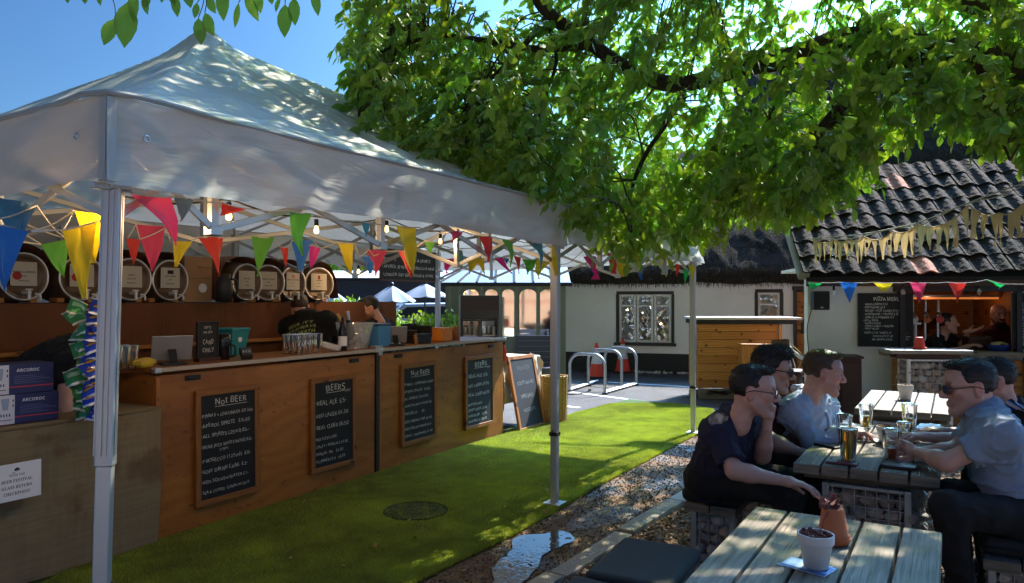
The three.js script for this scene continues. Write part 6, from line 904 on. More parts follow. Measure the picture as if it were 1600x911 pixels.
// ================================================================ people
const smin = (a, b, k) => { const h = Math.max(k - Math.abs(a - b), 0) / k; return Math.min(a, b) - h * h * k * 0.25; };
const cap = (a, b, ra, rb = ra, k = 0.035, o = {}) => ({ t: 0, a, b, ra, rb, k, ...o });
const ell = (c, r, k = 0.03, o = {}) => ({ t: 1, a: c, r, k, ...o });
function blob(prims, cell, warp) {
  const lo = V3(1e9, 1e9, 1e9), hi = V3(-1e9, -1e9, -1e9);
  for (const p of prims) { if (p.sub) continue; const r = p.t ? Math.max(p.r.x, p.r.y, p.r.z) : Math.max(p.ra, p.rb); for (const q of p.t ? [p.a] : [p.a, p.b]) { lo.min(q.clone().subScalar(r)); hi.max(q.clone().addScalar(r)); } }
  lo.subScalar(cell * 3 + 0.02); hi.addScalar(cell * 3 + 0.02);
  const nx = Math.ceil((hi.x - lo.x) / cell) + 1, ny = Math.ceil((hi.y - lo.y) / cell) + 1, nz = Math.ceil((hi.z - lo.z) / cell) + 1, F = new Float32Array(nx * ny * nz).fill(1);
  for (const p of prims) {
    const r = (p.t ? Math.max(p.r.x, p.r.y, p.r.z) : Math.max(p.ra, p.rb)) + p.k + cell * 2.5, A = p.a, B = p.t ? p.a : p.b, rng = (a, b, l, n) => [Math.max(0, Math.floor((Math.min(a, b) - r - l) / cell)), Math.min(n - 1, Math.ceil((Math.max(a, b) + r - l) / cell))];
    const [x0, x1] = rng(A.x, B.x, lo.x, nx), [y0, y1] = rng(A.y, B.y, lo.y, ny), [z0, z1] = rng(A.z, B.z, lo.z, nz), dx = B.x - A.x, dy = B.y - A.y, dz = B.z - A.z, L2 = dx * dx + dy * dy + dz * dz, L = Math.sqrt(L2);
    for (let k = z0; k <= z1; k++) for (let j = y0; j <= y1; j++) for (let i = x0; i <= x1; i++) {
      let px = lo.x + i * cell - A.x, py = lo.y + j * cell - A.y, pz = lo.z + k * cell - A.z, d;
      if (p.t) {
        if (p.inv) { const e = p.inv.elements, X = e[0] * px + e[4] * py + e[8] * pz, Y = e[1] * px + e[5] * py + e[9] * pz, Z = e[2] * px + e[6] * py + e[10] * pz; px = X; py = Y; pz = Z; }
        const a = px / p.r.x, b = py / p.r.y, c = pz / p.r.z, k0 = Math.sqrt(a * a + b * b + c * c), a2 = a / p.r.x, b2_ = b / p.r.y, c2 = c / p.r.z, k1 = Math.sqrt(a2 * a2 + b2_ * b2_ + c2 * c2); d = k1 > 1e-9 ? k0 * (k0 - 1) / k1 : -Math.min(p.r.x, p.r.y, p.r.z);
      } else {
        const raw = L2 > 0 ? (px * dx + py * dy + pz * dz) / L2 : 0, h = raw < 0 ? 0 : raw > 1 ? 1 : raw, qx = px - dx * h, qy = py - dy * h, qz = pz - dz * h; d = Math.sqrt(qx * qx + qy * qy + qz * qz) - (p.ra + (p.rb - p.ra) * h); if (p.flat) d = Math.max(d, (raw - 1) * L);
      }
      const at = (k * ny + j) * nx + i; if (p.sub) F[at] = -smin(-F[at], d, p.k); else F[at] = smin(F[at], d, p.k);
    }
  }
  if (warp) for (let k = 0, at = 0; k < nz; k++) for (let j = 0; j < ny; j++) for (let i = 0; i < nx; i++, at++) if (F[at] < 0.04 && F[at] > -0.04) F[at] += warp(lo.x + i * cell, lo.y + j * cell, lo.z + k * cell);
  // surface nets
  const id = new Int32Array(nx * ny * nz).fill(-1), pos = [], idx = [], at = (i, j, k) => (k * ny + j) * nx + i;
  for (let k = 0; k < nz - 1; k++) for (let j = 0; j < ny - 1; j++) for (let i = 0; i < nx - 1; i++) {
    let m = 0; const v = []; for (let c = 0; c < 8; c++) { const q = F[at(i + (c & 1), j + ((c >> 1) & 1), k + (c >> 2))]; v.push(q); if (q < 0) m |= 1 << c; } if (m === 0 || m === 255) continue;
    let sx = 0, sy = 0, sz = 0, n = 0; for (let a = 0; a < 8; a++) for (const bit of [1, 2, 4]) { const b = a | bit; if (b === a || (v[a] < 0) === (v[b] < 0)) continue; const t = v[a] / (v[a] - v[b]); sx += (a & 1) + (bit === 1 ? t : 0); sy += ((a >> 1) & 1) + (bit === 2 ? t : 0); sz += (a >> 2) + (bit === 4 ? t : 0); n++; }
    id[at(i, j, k)] = pos.length / 3; pos.push(lo.x + (i + sx / n) * cell, lo.y + (j + sy / n) * cell, lo.z + (k + sz / n) * cell);
  }
  const quad = (a, b, c, d, f) => { if (a < 0 || b < 0 || c < 0 || d < 0) return; if (f) idx.push(a, b, c, a, c, d); else idx.push(a, c, b, a, d, c); };
  for (let k = 1; k < nz - 1; k++) for (let j = 1; j < ny - 1; j++) for (let i = 1; i < nx - 1; i++) {
    const s = F[at(i, j, k)] < 0;
    if (s !== F[at(i + 1, j, k)] < 0) quad(id[at(i, j - 1, k - 1)], id[at(i, j, k - 1)], id[at(i, j, k)], id[at(i, j - 1, k)], s);
    if (s !== F[at(i, j + 1, k)] < 0) quad(id[at(i - 1, j, k - 1)], id[at(i - 1, j, k)], id[at(i, j, k)], id[at(i, j, k - 1)], s);
    if (s !== F[at(i, j, k + 1)] < 0) quad(id[at(i - 1, j - 1, k)], id[at(i, j - 1, k)], id[at(i, j, k)], id[at(i - 1, j, k)], s);
  }
  const g = new THREE.BufferGeometry(); g.setAttribute('position', new THREE.Float32BufferAttribute(pos, 3)); g.setIndex(idx); g.computeVertexNormals(); return g;
}
const foldNoise = (s, amp, f = 1) => (x, y, z) => { const w = vnoise(x * 5 + s, y * 5, z * 5) * 0.5, a = vnoise(x * 6 * f + s, y * 5 * f, z * 6 * f), c1 = 1 - Math.abs(2 * vnoise(x * 9 + w * 6, y * 14 + w * 5 + s, z * 9) - 1), c2 = 1 - Math.abs(2 * vnoise(x * 20, y * 11 + s + w * 8, z * 20) - 1); return amp * ((a - 0.5) * 1.3 - 1.3 * Math.pow(c1, 5) - 0.7 * Math.pow(c2, 6) + 0.3); };
const basis = (f, up = V3(0, 1, 0)) => { const z = f.clone().normalize(), x = up.clone().cross(z).normalize(), y = z.clone().cross(x); return new THREE.Matrix4().makeBasis(x, y, z); };
// head in its own axes: +z the way it looks, +y up, origin between the ears
function headGeo(cell, o) {
  const e = (x, y, z, rx, ry, rz, k = 0.02, q = {}) => ell(V3(x, y, z), V3(rx, ry, rz), k, q), L = [e(0, 0.03, -0.012, 0.075, 0.086, 0.094), e(0, -0.03, 0.018, 0.06, 0.08, 0.07, 0.03), e(0, 0.035, 0.045, 0.062, 0.05, 0.045, 0.03)];
  for (const s of [-1, 1]) { L.push(cap(V3(s * 0.056, -0.052, -0.004), V3(s * 0.024, -0.106, 0.062), 0.021, 0.018, 0.03), e(s * 0.043, -0.018, 0.064, 0.021, 0.017, 0.018, 0.02)); }
  L.push(e(0, -0.106, 0.072, 0.026, 0.02, 0.019, 0.02), cap(V3(-0.042, 0.022, 0.078), V3(0.042, 0.022, 0.078), 0.011, 0.011, 0.018));
  for (const s of [-1, 1]) L.push(e(s * 0.032, 0.0, 0.093, 0.019, 0.011, 0.012, 0.012, { sub: true }));
  L.push(cap(V3(0, 0.014, 0.086), V3(0, -0.03, 0.1105), 0.0085, 0.0135, 0.012)); for (const s of [-1, 1]) L.push(e(s * 0.012, -0.036, 0.098, 0.009, 0.008, 0.011, 0.008));
  L.push(cap(V3(-0.02, -0.064, 0.084), V3(0.02, -0.064, 0.084), 0.007, 0.007, 0.008), cap(V3(-0.016, -0.076, 0.084), V3(0.016, -0.076, 0.084), 0.008, 0.008, 0.008), cap(V3(-0.018, -0.07, 0.0935), V3(0.018, -0.07, 0.0935), 0.0022, 0.0022, 0.004, { sub: true }));
  for (const s of [-1, 1]) { L.push(e(s * 0.078, -0.006, -0.012, 0.008, 0.032, 0.02, 0.01), e(s * 0.083, -0.028, -0.006, 0.006, 0.012, 0.01, 0.008), e(s * 0.088, -0.002, -0.008, 0.006, 0.018, 0.01, 0.006, { sub: true })); }
  L.push(cap(V3(0, -0.06, -0.034), V3(0, -0.17, -0.058), 0.05, 0.054, 0.03));
  const g = blob(L, cell), p = g.attributes.position, c = new Float32Array(p.count * 3);
  for (let i = 0; i < p.count; i++) {
    const x = p.getX(i), y = p.getY(i), z = p.getZ(i), n = vnoise(x * 60, y * 60, z * 60); let k = [1, 1, 1];
    const lip = smooth(0.028, 0.018, Math.abs(x)) * smooth(0.018, 0.01, Math.abs(y + 0.07)) * smooth(0.07, 0.082, z); k = mixc(k, [0.85, 0.5, 0.48], lip * 0.8);
    const ear = smooth(0.076, 0.082, Math.abs(x)) * smooth(0.05, 0.03, Math.abs(y)); k = mixc(k, [1.05, 0.72, 0.66], ear * 0.8);
    const chk = smooth(0.035, 0.015, Math.hypot(Math.abs(x) - 0.045, y + 0.025)) * smooth(0.03, 0.06, z); k = mixc(k, [1.06, 0.8, 0.76], chk * 0.6);
    const brow = smooth(0.012, 0.006, Math.abs(y - 0.024)) * smooth(0.012, 0.018, Math.abs(x)) * smooth(0.056, 0.048, Math.abs(x)) * smooth(0.05, 0.07, z); k = mixc(k, [0.16, 0.11, 0.09], brow * 0.9);
    if (o.beard) { const b = Math.max(smooth(-0.035, -0.06, y) * smooth(-0.02, 0.01, z) * (1 - lip) , smooth(0.012, 0.006, Math.abs(y + 0.053)) * smooth(0.035, 0.025, Math.abs(x)) * smooth(0.06, 0.075, z)) * smooth(-0.14, -0.12, y); k = mixc(k, [0.2, 0.14, 0.11], b * o.beard * (0.75 + 0.4 * n)); }
    const m2 = vnoise(x * 28, y * 28, z * 28); k = mixc(k, [1.05, 0.84, 0.8], m2 * 0.5); const v = 0.9 + 0.2 * n; c[i * 3] = k[0] * v; c[i * 3 + 1] = k[1] * v; c[i * 3 + 2] = k[2] * v;
  }
  g.setAttribute('color', new THREE.BufferAttribute(c, 3)); return g;
}
function hairGeo(cell, style) {
  const e = (x, y, z, rx, ry, rz, k = 0.012, q = {}) => ell(V3(x, y, z), V3(rx, ry, rz), k, q), t = (style.thick ?? 0.008) * 0.65;
  const L = [e(0, 0.035, -0.016, 0.0755 + t * 0.8, 0.0865 + t, 0.0935 + t)]; for (const q of style.add ?? []) L.push(e(...q));
  L.push(e(0, -0.06, 0.1, 0.12, 0.103, 0.085, 0.012, { sub: true }), e(0, -0.155, 0.0, 0.13, 0.1, 0.15, 0.012, { sub: true })); for (const s of [-1, 1]) L.push(e(s * 0.085, -0.012, -0.002, 0.02, 0.03, 0.028, 0.008, { sub: true }), e(s * 0.08, -0.06, 0.045, 0.05, 0.075, 0.06, 0.01, { sub: true }));
  const amp = style.amp ?? 0.006, fr = style.freq ?? 1; return blob(L, cell, (x, y, z) => amp * (1.4 * (vnoise(x * 55 * fr, y * 40 * fr, z * 30 * fr) - 0.5) + 0.9 * (vnoise(x * 130 * fr, y * 90 * fr, z * 60 * fr) - 0.5)));
}
// hand in its own axes: +y to the fingertips, -z the palm side, thumb on the +x side
const handCache = new Map();
function handGeo(curl, cell) {
  const key = curl + '/' + cell; if (handCache.has(key)) return handCache.get(key);
  const L = [cap(V3(0, -0.05, 0), V3(0, 0.012, 0), 0.025, 0.027, 0.02), cap(V3(0.022, 0.02, 0), V3(0.027, 0.072, 0), 0.0145, 0.013, 0.018), cap(V3(-0.022, 0.02, 0), V3(-0.027, 0.066, 0), 0.0145, 0.0125, 0.018), cap(V3(0, 0.015, 0), V3(0, 0.075, 0), 0.016, 0.0135, 0.02)];
  [[0.029, 0.075, 0.9], [0.010, 0.081, 1], [-0.010, 0.078, 0.95], [-0.029, 0.068, 0.76]].forEach(([x, y, s], i) => { let p = V3(x, y, 0), a = curl * (0.75 + 0.08 * i); const spread = (i - 1.5) * -0.05; for (const [l, r] of [[0.042, 0.0095], [0.027, 0.0088], [0.022, 0.0082]]) { const q = p.clone().add(V3(spread * l * 3 * s, Math.cos(a) * l * s, -Math.sin(a) * l * s)); L.push(cap(p, q, r, r * 0.93, 0.006)); p = q; a += curl * 0.85; } });
  const th = curl * 0.5; let p = V3(0.026, 0.012, -0.006); for (const [l, r, out, up] of [[0.042, 0.0135, 0.72, 0.7], [0.03, 0.0105, 0.42 - th * 0.4, 0.85], [0.024, 0.0092, 0.15 - th * 0.4, 0.95]]) { const q = p.clone().add(V3(out * l, up * l, -0.35 * l - th * l * 0.5)); L.push(cap(p, q, r, r * 0.9, 0.008)); p = q; }
  const g = blob(L, cell); const c = new Float32Array(g.attributes.position.count * 3).fill(1); g.setAttribute('color', new THREE.BufferAttribute(c, 3)); handCache.set(key, g); return g;
}
const skinTone = { fair: lin(0.62, 0.38, 0.29), ruddy: lin(0.62, 0.35, 0.27), tan: lin(0.52, 0.31, 0.23) };
const skinMats = Object.fromEntries(Object.entries(skinTone).map(([k, c]) => [k, phy({ color: c, vertexColors: true, roughness: 0.52, sheen: 0.2 })]));
const hairMat = (r, g, b) => std({ color: lin(r, g, b), roughness: 0.55 });
const HAIR = { black: hairMat(0.012, 0.009, 0.008), brown: hairMat(0.045, 0.026, 0.016), mid: hairMat(0.075, 0.042, 0.022) };
const tee = (r, g, b) => std({ color: lin(r, g, b), bumpMap: fabricBump, bumpScale: 0.0005, roughness: 0.92 });
function person(label, J, o) {
  const cell = o.cell ?? 0.013, hc = o.headCell ?? 0.004, base = V3(J.pelvis.x, 0, J.pelvis.z), R = V3(), t = thing('person', label, 'person', base);
  for (const k of Object.keys(J)) if (J[k].isVector3) J[k] = J[k].clone().sub(base);
  const s = o.scale ?? 1.06, lat = J.shR.clone().sub(J.shL).normalize(), chest = J.shL.clone().lerp(J.shR, 0.5).add(J.neck.clone().sub(J.shL.clone().lerp(J.shR, 0.5)).multiplyScalar(0.2)), fwd = o.front.clone().normalize(), hl = lat.clone().setY(0).normalize(), up = J.neck.clone().sub(J.pelvis).normalize();
  const hipR = J.pelvis.clone().addScaledVector(hl, 0.095 * s), hipL = J.pelvis.clone().addScaledVector(hl, -0.095 * s), mid = chest.clone().lerp(J.pelvis, 0.5).addScaledVector(fwd, 0.015), lowChest = chest.clone().addScaledVector(up, -0.11);
  const torso = (g) => { const L = [cap(J.shL, J.shR, 0.066 * s + g, 0.066 * s + g, 0.05)]; for (const q of [-1, 1]) L.push(cap(lowChest.clone().addScaledVector(lat, q * 0.085 * s).addScaledVector(fwd, 0.02), mid.clone().addScaledVector(hl, q * 0.07 * s), 0.105 * s + g, 0.105 * s + g, 0.05), cap(mid.clone().addScaledVector(hl, q * 0.07 * s), J.pelvis.clone().addScaledVector(hl, q * 0.075 * s), 0.105 * s + g, 0.115 * s + g, 0.05), cap(q > 0 ? J.shR : J.shL, chest.clone().addScaledVector(up, 0.07), 0.06 * s + g, 0.052 * s + g, 0.07)); L.push(cap(lowChest.clone().addScaledVector(fwd, -0.03), mid, 0.1 * s + g, 0.1 * s + g, 0.06)); return L; };
  const arm = (sh, el, wr, g = 0) => [cap(sh, el, 0.05 * s + g, 0.04 * s + g, 0.03), cap(el, el.clone().lerp(wr, 0.3), 0.04 * s + g, 0.041 * s + g, 0.03), cap(el.clone().lerp(wr, 0.3), wr, 0.041 * s + g, 0.026 * s + g, 0.03)];
  const skin = [...torso(-0.02), ...arm(J.shR, J.elR, J.wrR), ...arm(J.shL, J.elL, J.wrL), cap(J.neck, chest, 0.054 * s, 0.07 * s, 0.05), cap(J.head, J.neck, 0.044 * s, 0.052 * s, 0.03)];
  if (J.knR) skin.push(cap(hipR, J.knR, 0.07, 0.05), cap(J.knR, J.anR, 0.05, 0.035), cap(hipL, J.knL, 0.07, 0.05), cap(J.knL, J.anL, 0.05, 0.035));
  const white = (g) => { g.setAttribute('color', new THREE.BufferAttribute(new Float32Array(g.attributes.position.count * 3).map(() => 0.97), 3)); return g; };
  const bodyG = white(blob(skin, cell)), H = basis(o.face, o.headUp ?? V3(0, 1, 0)), hs = (o.headScale ?? 1.1), HM = new THREE.Matrix4().makeTranslation(J.head.x, J.head.y, J.head.z).multiply(H).multiply(new THREE.Matrix4().makeScale(hs, hs, hs));
  const pieces = [bodyG, headGeo(hc, o).applyMatrix4(HM)];
  const handAt = (wr, el, side, spec = {}) => { const d = (spec.dir ?? wr.clone().sub(el)).clone().normalize(), palm = (spec.palm ?? V3(0, -1, 0)).clone(), zz = palm.clone().multiplyScalar(-1).addScaledVector(d, palm.dot(d)).normalize(), xx = d.clone().cross(zz), m = new THREE.Matrix4().makeBasis(xx.clone().multiplyScalar(side), d, zz); m.setPosition(wr.clone().addScaledVector(d, 0.02)); const g = handGeo(spec.curl ?? 0.45, hc).clone().applyMatrix4(m.multiply(new THREE.Matrix4().makeScale(1.05, 1.05, 1.05))); if (m.determinant() < 0) { const ix = g.index.array; for (let i = 0; i < ix.length; i += 3) { const q = ix[i]; ix[i] = ix[i + 1]; ix[i + 1] = q; } } g.computeVertexNormals(); return g; };
  pieces.push(handAt(J.wrR, J.elR, o.flipR ?? -1, o.handR), handAt(J.wrL, J.elL, o.flipL ?? 1, o.handL));
  const body = part('body', mergeGeometries(pieces.map((g) => { g.deleteAttribute('uv'); return g; })), skinMats[o.skin ?? 'fair'], t);
  // clothes
  const sl = o.sleeve ?? 0.6, shirt = torso(0.012), slv = (sh, el, wr) => { if (sl <= 1) return [cap(sh, sh.clone().lerp(el, sl), 0.064 * s, 0.066 * s, 0.04, { flat: true })]; return [cap(sh, el, 0.064 * s, 0.056 * s, 0.04), cap(el, el.clone().lerp(wr, sl - 1), 0.056 * s, 0.042 * s, 0.03, { flat: true })]; };
  shirt.push(...slv(J.shR, J.elR, J.wrR), ...slv(J.shL, J.elL, J.wrL)); const nk = J.neck.clone().sub(chest).normalize(); shirt.push(cap(chest.clone().addScaledVector(nk, -0.02), chest.clone().addScaledVector(nk, 0.105), 0.09 * s, o.collar ? 0.07 * s : 0.07 * s, 0.05, { flat: true }));
  const sg = blob(shirt, cell * 0.7, foldNoise(label.length, o.fold ?? 0.011));
  if (o.print) { const p = sg.attributes.position, n = sg.attributes.normal, uv = new Float32Array(p.count * 2); for (let i = 0; i < p.count; i++) { const q = V3().fromBufferAttribute(p, i).sub(chest), nn = V3().fromBufferAttribute(n, i); const back = nn.dot(fwd) < 0; uv[i * 2] = back ? clamp(0.5 + q.dot(lat) / 0.5) : 0.01; uv[i * 2 + 1] = back ? clamp(0.86 + q.dot(up) / 0.42) : 0.01; } sg.setAttribute('uv', new THREE.BufferAttribute(uv, 2)); }
  else { const p = sg.attributes.position; sg.setAttribute('uv', new THREE.BufferAttribute(new Float32Array(p.count * 2).map((_, i) => i % 2 ? p.getY(i >> 1) : p.getX(i >> 1) + p.getZ(i >> 1)), 2)); }
  part('shirt', sg, o.print ?? o.shirt, t);
  if (o.collar) { const c0 = chest.clone().addScaledVector(nk, 0.095), ring = []; const bx = lat, bz = fwd; const L = []; for (let i = 0; i < 11; i++) { const a = -2.5 + i * 0.5, w = (x) => c0.clone().addScaledVector(bx, Math.sin(x) * 0.082 * s).addScaledVector(bz, -Math.cos(x) * 0.084 * s).addScaledVector(nk, 0.0 + 0.022 * Math.cos(x)); L.push(cap(w(a), w(a + 0.5), 0.019, 0.019, 0.012)); } for (const q of [-1, 1]) L.push(cap(c0.clone().addScaledVector(bx, q * 0.045).addScaledVector(bz, 0.062).addScaledVector(nk, -0.02), c0.clone().addScaledVector(bx, q * 0.062).addScaledVector(bz, 0.085).addScaledVector(nk, -0.065), 0.014, 0.008, 0.012)); part('collar', blob(L, cell * 0.6), o.shirt, t); part('placket', tube([c0.clone().addScaledVector(bz, 0.07).addScaledVector(nk, -0.05), c0.clone().addScaledVector(bz, 0.125).addScaledVector(nk, -0.16), c0.clone().addScaledVector(bz, 0.14).addScaledVector(nk, -0.3)], 0.012, 16, 6), o.shirt, t); }
  if (J.knR) {
    const tr = [cap(hipL, hipR, 0.12 * s, 0.12 * s, 0.04), cap(hipR, J.knR, 0.09 * s, 0.068 * s, 0.04), cap(J.knR, J.anR, 0.066 * s, 0.052 * s, 0.03), cap(hipL, J.knL, 0.09 * s, 0.068 * s, 0.04), cap(J.knL, J.anL, 0.066 * s, 0.052 * s, 0.03)];
    const tg = blob(tr, cell, foldNoise(3, 0.008)); part('trousers', tg, o.trousers ?? tee(0.012, 0.012, 0.013), t);
    const sd = fwd.clone().setY(0).normalize(); for (const a of [J.anR, J.anL]) { const h = a.clone().setY(0.04), toe = h.clone().addScaledVector(sd, 0.16); part('shoe', blob([cap(h.clone().addScaledVector(sd, -0.06).setY(0.045), toe.setY(0.035), 0.042, 0.034, 0.03), cap(h.clone().setY(0.05), a.clone().setY(Math.max(a.y, 0.08)), 0.045, 0.042, 0.03)], 0.012), o.shoes ?? M.blackMatt, t); }
  }
  if (o.hair) {
    const hg = hairGeo(hc * 1.1, o.hair), hr = part('hair', hg.clone().applyMatrix4(HM), o.hair.mat, t);
    if (hc < 0.005) {   // strands lying over the hair's mass
      const p = hg.attributes.position, n = hg.attributes.normal, cnt = 3200, ds = new THREE.ConeGeometry(0.0016, 1, 4, 3, true); ds.translate(0, 0.5, 0); const dp = ds.attributes.position; for (let i = 0; i < dp.count; i++) dp.setZ(i, dp.getZ(i) + 0.0 ); const im = new THREE.InstancedMesh(ds, o.hair.mat, cnt), ob = new THREE.Object3D(), curly = (o.hair.amp ?? 0) > 0.01, q = V3(), nn = V3(), d = V3(), cc = new THREE.Color();
      for (let i = 0; i < cnt; i++) { const k = Math.floor(rnd() * p.count); q.fromBufferAttribute(p, k); nn.fromBufferAttribute(n, k); d.set(rr(-0.35, 0.35) + q.x * 4, q.y > 0.07 ? 0.55 : -0.5, q.y > 0.07 ? (q.z > 0.03 ? -0.3 : -0.9) : -0.55); if (curly) d.set(rr(-1, 1), rr(-1, 1), rr(-1, 1)); d.addScaledVector(nn, -d.dot(nn)).normalize().addScaledVector(nn, curly ? rr(0.2, 0.9) : rr(0.03, 0.3)).normalize(); ob.position.copy(q).addScaledVector(nn, -0.002); ob.quaternion.setFromUnitVectors(V3(0, 1, 0), d); const l = q.y > 0.06 ? rr(0.012, 0.026) : rr(0.005, 0.012); ob.scale.set(1, l, 1); ob.updateMatrix(); im.setMatrixAt(i, new THREE.Matrix4().multiplyMatrices(HM, ob.matrix)); im.setColorAt(i, cc.setScalar(rr(0.6, 2.4))); }
      im.name = 'hair_strands'; im.userData.kind = 'stuff'; t.add(im);
    }
  }
  const onHead = (g) => g.applyMatrix4(HM);
  part('eyes', [-1, 1].map((q) => onHead(ball(0.0118, q * 0.032, 0.001, 0.0775, 12))), std({ color: lin(0.28, 0.24, 0.22), roughness: 0.2 }), t);
  if (o.beardMesh) part('beard', onHead(blob([cap(V3(-0.06, -0.055, 0.0), V3(-0.024, -0.11, 0.066), 0.018, 0.022, 0.03), cap(V3(0.06, -0.055, 0.0), V3(0.024, -0.11, 0.066), 0.018, 0.022, 0.03), cap(V3(-0.024, -0.112, 0.07), V3(0.024, -0.112, 0.07), 0.026, 0.026, 0.03), cap(V3(-0.024, -0.054, 0.09), V3(0.024, -0.054, 0.09), 0.008, 0.008, 0.01)], hc, (x, y, z) => 0.006 * (vnoise(x * 120, y * 120, z * 120) - 0.5))), HAIR.black, t);
  if (o.glasses) {
    const sun = o.glasses === 'sun', rim = [], lens = []; for (const q of [-1, 1]) { const g = new THREE.TorusGeometry(0.0225, sun ? 0.0028 : 0.0019, 8, 28); g.scale(1.05, sun ? 0.85 : 0.95, 1); g.rotateY(q * 0.16); g.translate(q * 0.033, -0.002, 0.103); rim.push(g); const l = new THREE.CircleGeometry(0.0222, 24); l.scale(1.05, sun ? 0.85 : 0.95, 1); l.rotateY(q * 0.16); l.translate(q * 0.033, -0.002, 0.103); lens.push(l); rim.push(tube([V3(q * 0.056, 0.003, 0.098), V3(q * 0.076, 0.006, 0.06), V3(q * 0.083, 0.008, 0.0), V3(q * 0.083, -0.004, -0.03)], sun ? 0.0028 : 0.002, 14, 6)); } rim.push(tube([V3(-0.011, 0.001, 0.105), V3(0, 0.004, 0.109), V3(0.011, 0.001, 0.105)], 0.002, 8, 6));
    part(sun ? 'sunglasses' : 'glasses', onHead(join(rim)), o.rim ?? M.black, t); part('lenses', onHead(join(lens)), sun ? std({ color: lin(0.01, 0.01, 0.011), roughness: 0.08 }) : M.pane, t);
  }
  return t;
}
const FRONT = W.clone(), quiff = (h) => [[0, 0.098, 0.042, 0.055, h * 0.8, 0.046], [0, 0.098, 0.0, 0.06, h * 0.75, 0.065]];
person('man in navy t-shirt and round glasses, hand raised to his chin', { head: P(1177, 610, 3.95), neck: P(1150, 652, 4.1), shR: P(1120, 676, 3.97), shL: P(1172, 665, 4.33), elR: P(1147, 735, 3.8), wrR: P(1222, 750, 3.74), elL: P(1190, 712, 4.12), wrL: P(1198, 659, 4.02), pelvis: P(1116, 742, 4.26), knR: P(1232, 768, 3.85), knL: P(1246, 752, 4.15), anR: P(1222, 905, 3.95), anL: P(1250, 880, 4.2) },
  { front: FRONT, face: V3(0.93, -0.06, 0.36), shirt: tee(0.022, 0.020, 0.045), sleeve: 0.78, hair: { mat: HAIR.black, thick: 0.007, add: quiff(0.028), amp: 0.004 }, glasses: 'clear', headScale: 1.14, handR: { curl: 0.35, palm: V3(0, -1, 0.1) }, handL: { curl: 1.15, dir: V3(0.15, 0.95, 0.1), palm: V3(-0.9, 0, 0.3) }, skin: 'ruddy', beard: 0.25 });
person('man in burgundy t-shirt and dark sunglasses with curly hair', { head: P(1207, 578, 4.5), neck: P(1184, 626, 4.65), shR: P(1161, 648, 4.5), shL: P(1208, 640, 4.86), elR: P(1206, 690, 4.36), wrR: P(1246, 705, 4.28), elL: P(1236, 686, 4.78), wrL: P(1268, 692, 4.55), pelvis: P(1156, 708, 4.78), knR: P(1262, 722, 4.42), knL: P(1272, 712, 4.62), anR: P(1250, 845, 4.45), anL: P(1268, 830, 4.65) },
  { front: FRONT, face: V3(0.92, -0.1, 0.38), shirt: tee(0.05, 0.012, 0.02), sleeve: 0.7, hair: { mat: HAIR.black, thick: 0.012, add: [[0, 0.098, 0.03, 0.07, 0.042, 0.068], [0, 0.07, -0.03, 0.085, 0.06, 0.085]], amp: 0.014, freq: 0.6 }, glasses: 'sun', headScale: 1.1, handR: { curl: 0.5 }, handL: { curl: 0.5 }, skin: 'tan' });
person('man in pale blue long sleeved shirt reaching for a pint', { head: P(1286, 582, 4.72), neck: P(1262, 620, 4.86), shR: P(1236, 644, 4.64), shL: P(1284, 632, 5.05), elR: P(1272, 694, 4.42), wrR: P(1322, 676, 4.44), elL: P(1308, 676, 4.92), wrL: P(1332, 672, 4.66), pelvis: P(1232, 706, 5.0), knR: P(1318, 716, 4.72), knL: P(1328, 706, 4.95), anR: P(1310, 828, 4.8), anL: P(1330, 812, 5.0) },
  { front: FRONT, face: V3(0.97, -0.12, 0.2), shirt: tee(0.40, 0.50, 0.64), sleeve: 1.85, collar: true, fold: 0.014, hair: { mat: HAIR.mid, thick: 0.007, add: quiff(0.026), amp: 0.006 }, headScale: 1.17, handR: { curl: 0.6, dir: V3(0.95, 0.05, 0.1) }, handL: { curl: 0.5 }, skin: 'ruddy', beard: 0.3 });
person('man in blue short sleeved shirt and sunglasses holding a pint', { head: P(1513, 604, 3.72), neck: P(1541, 652, 3.7), shL: P(1562, 682, 3.42), shR: P(1534, 668, 3.86), elL: P(1478, 722, 3.5), wrL: P(1431, 706, 3.8), elR: P(1486, 706, 3.8), wrR: P(1440, 706, 3.86), pelvis: P(1596, 800, 3.5), knL: P(1478, 792, 3.36), knR: P(1486, 772, 3.6), anL: P(1500, 930, 3.45), anR: P(1500, 905, 3.7) },
  { front: FRONT.clone().negate(), face: V3(-0.95, -0.1, -0.2), shirt: tee(0.25, 0.31, 0.41), sleeve: 0.62, collar: true, fold: 0.014, hair: { mat: HAIR.black, thick: 0.009, add: quiff(0.024), amp: 0.005 }, glasses: 'sun', rim: std({ color: lin(0.12, 0.06, 0.03), roughness: 0.3 }), headScale: 1.16, handL: { curl: 0.75, dir: V3(-0.3, 0.1, -0.95), palm: V3(-0.95, 0, 0.3) }, handR: { curl: 0.6 }, skin: 'ruddy', beard: 0.2 });
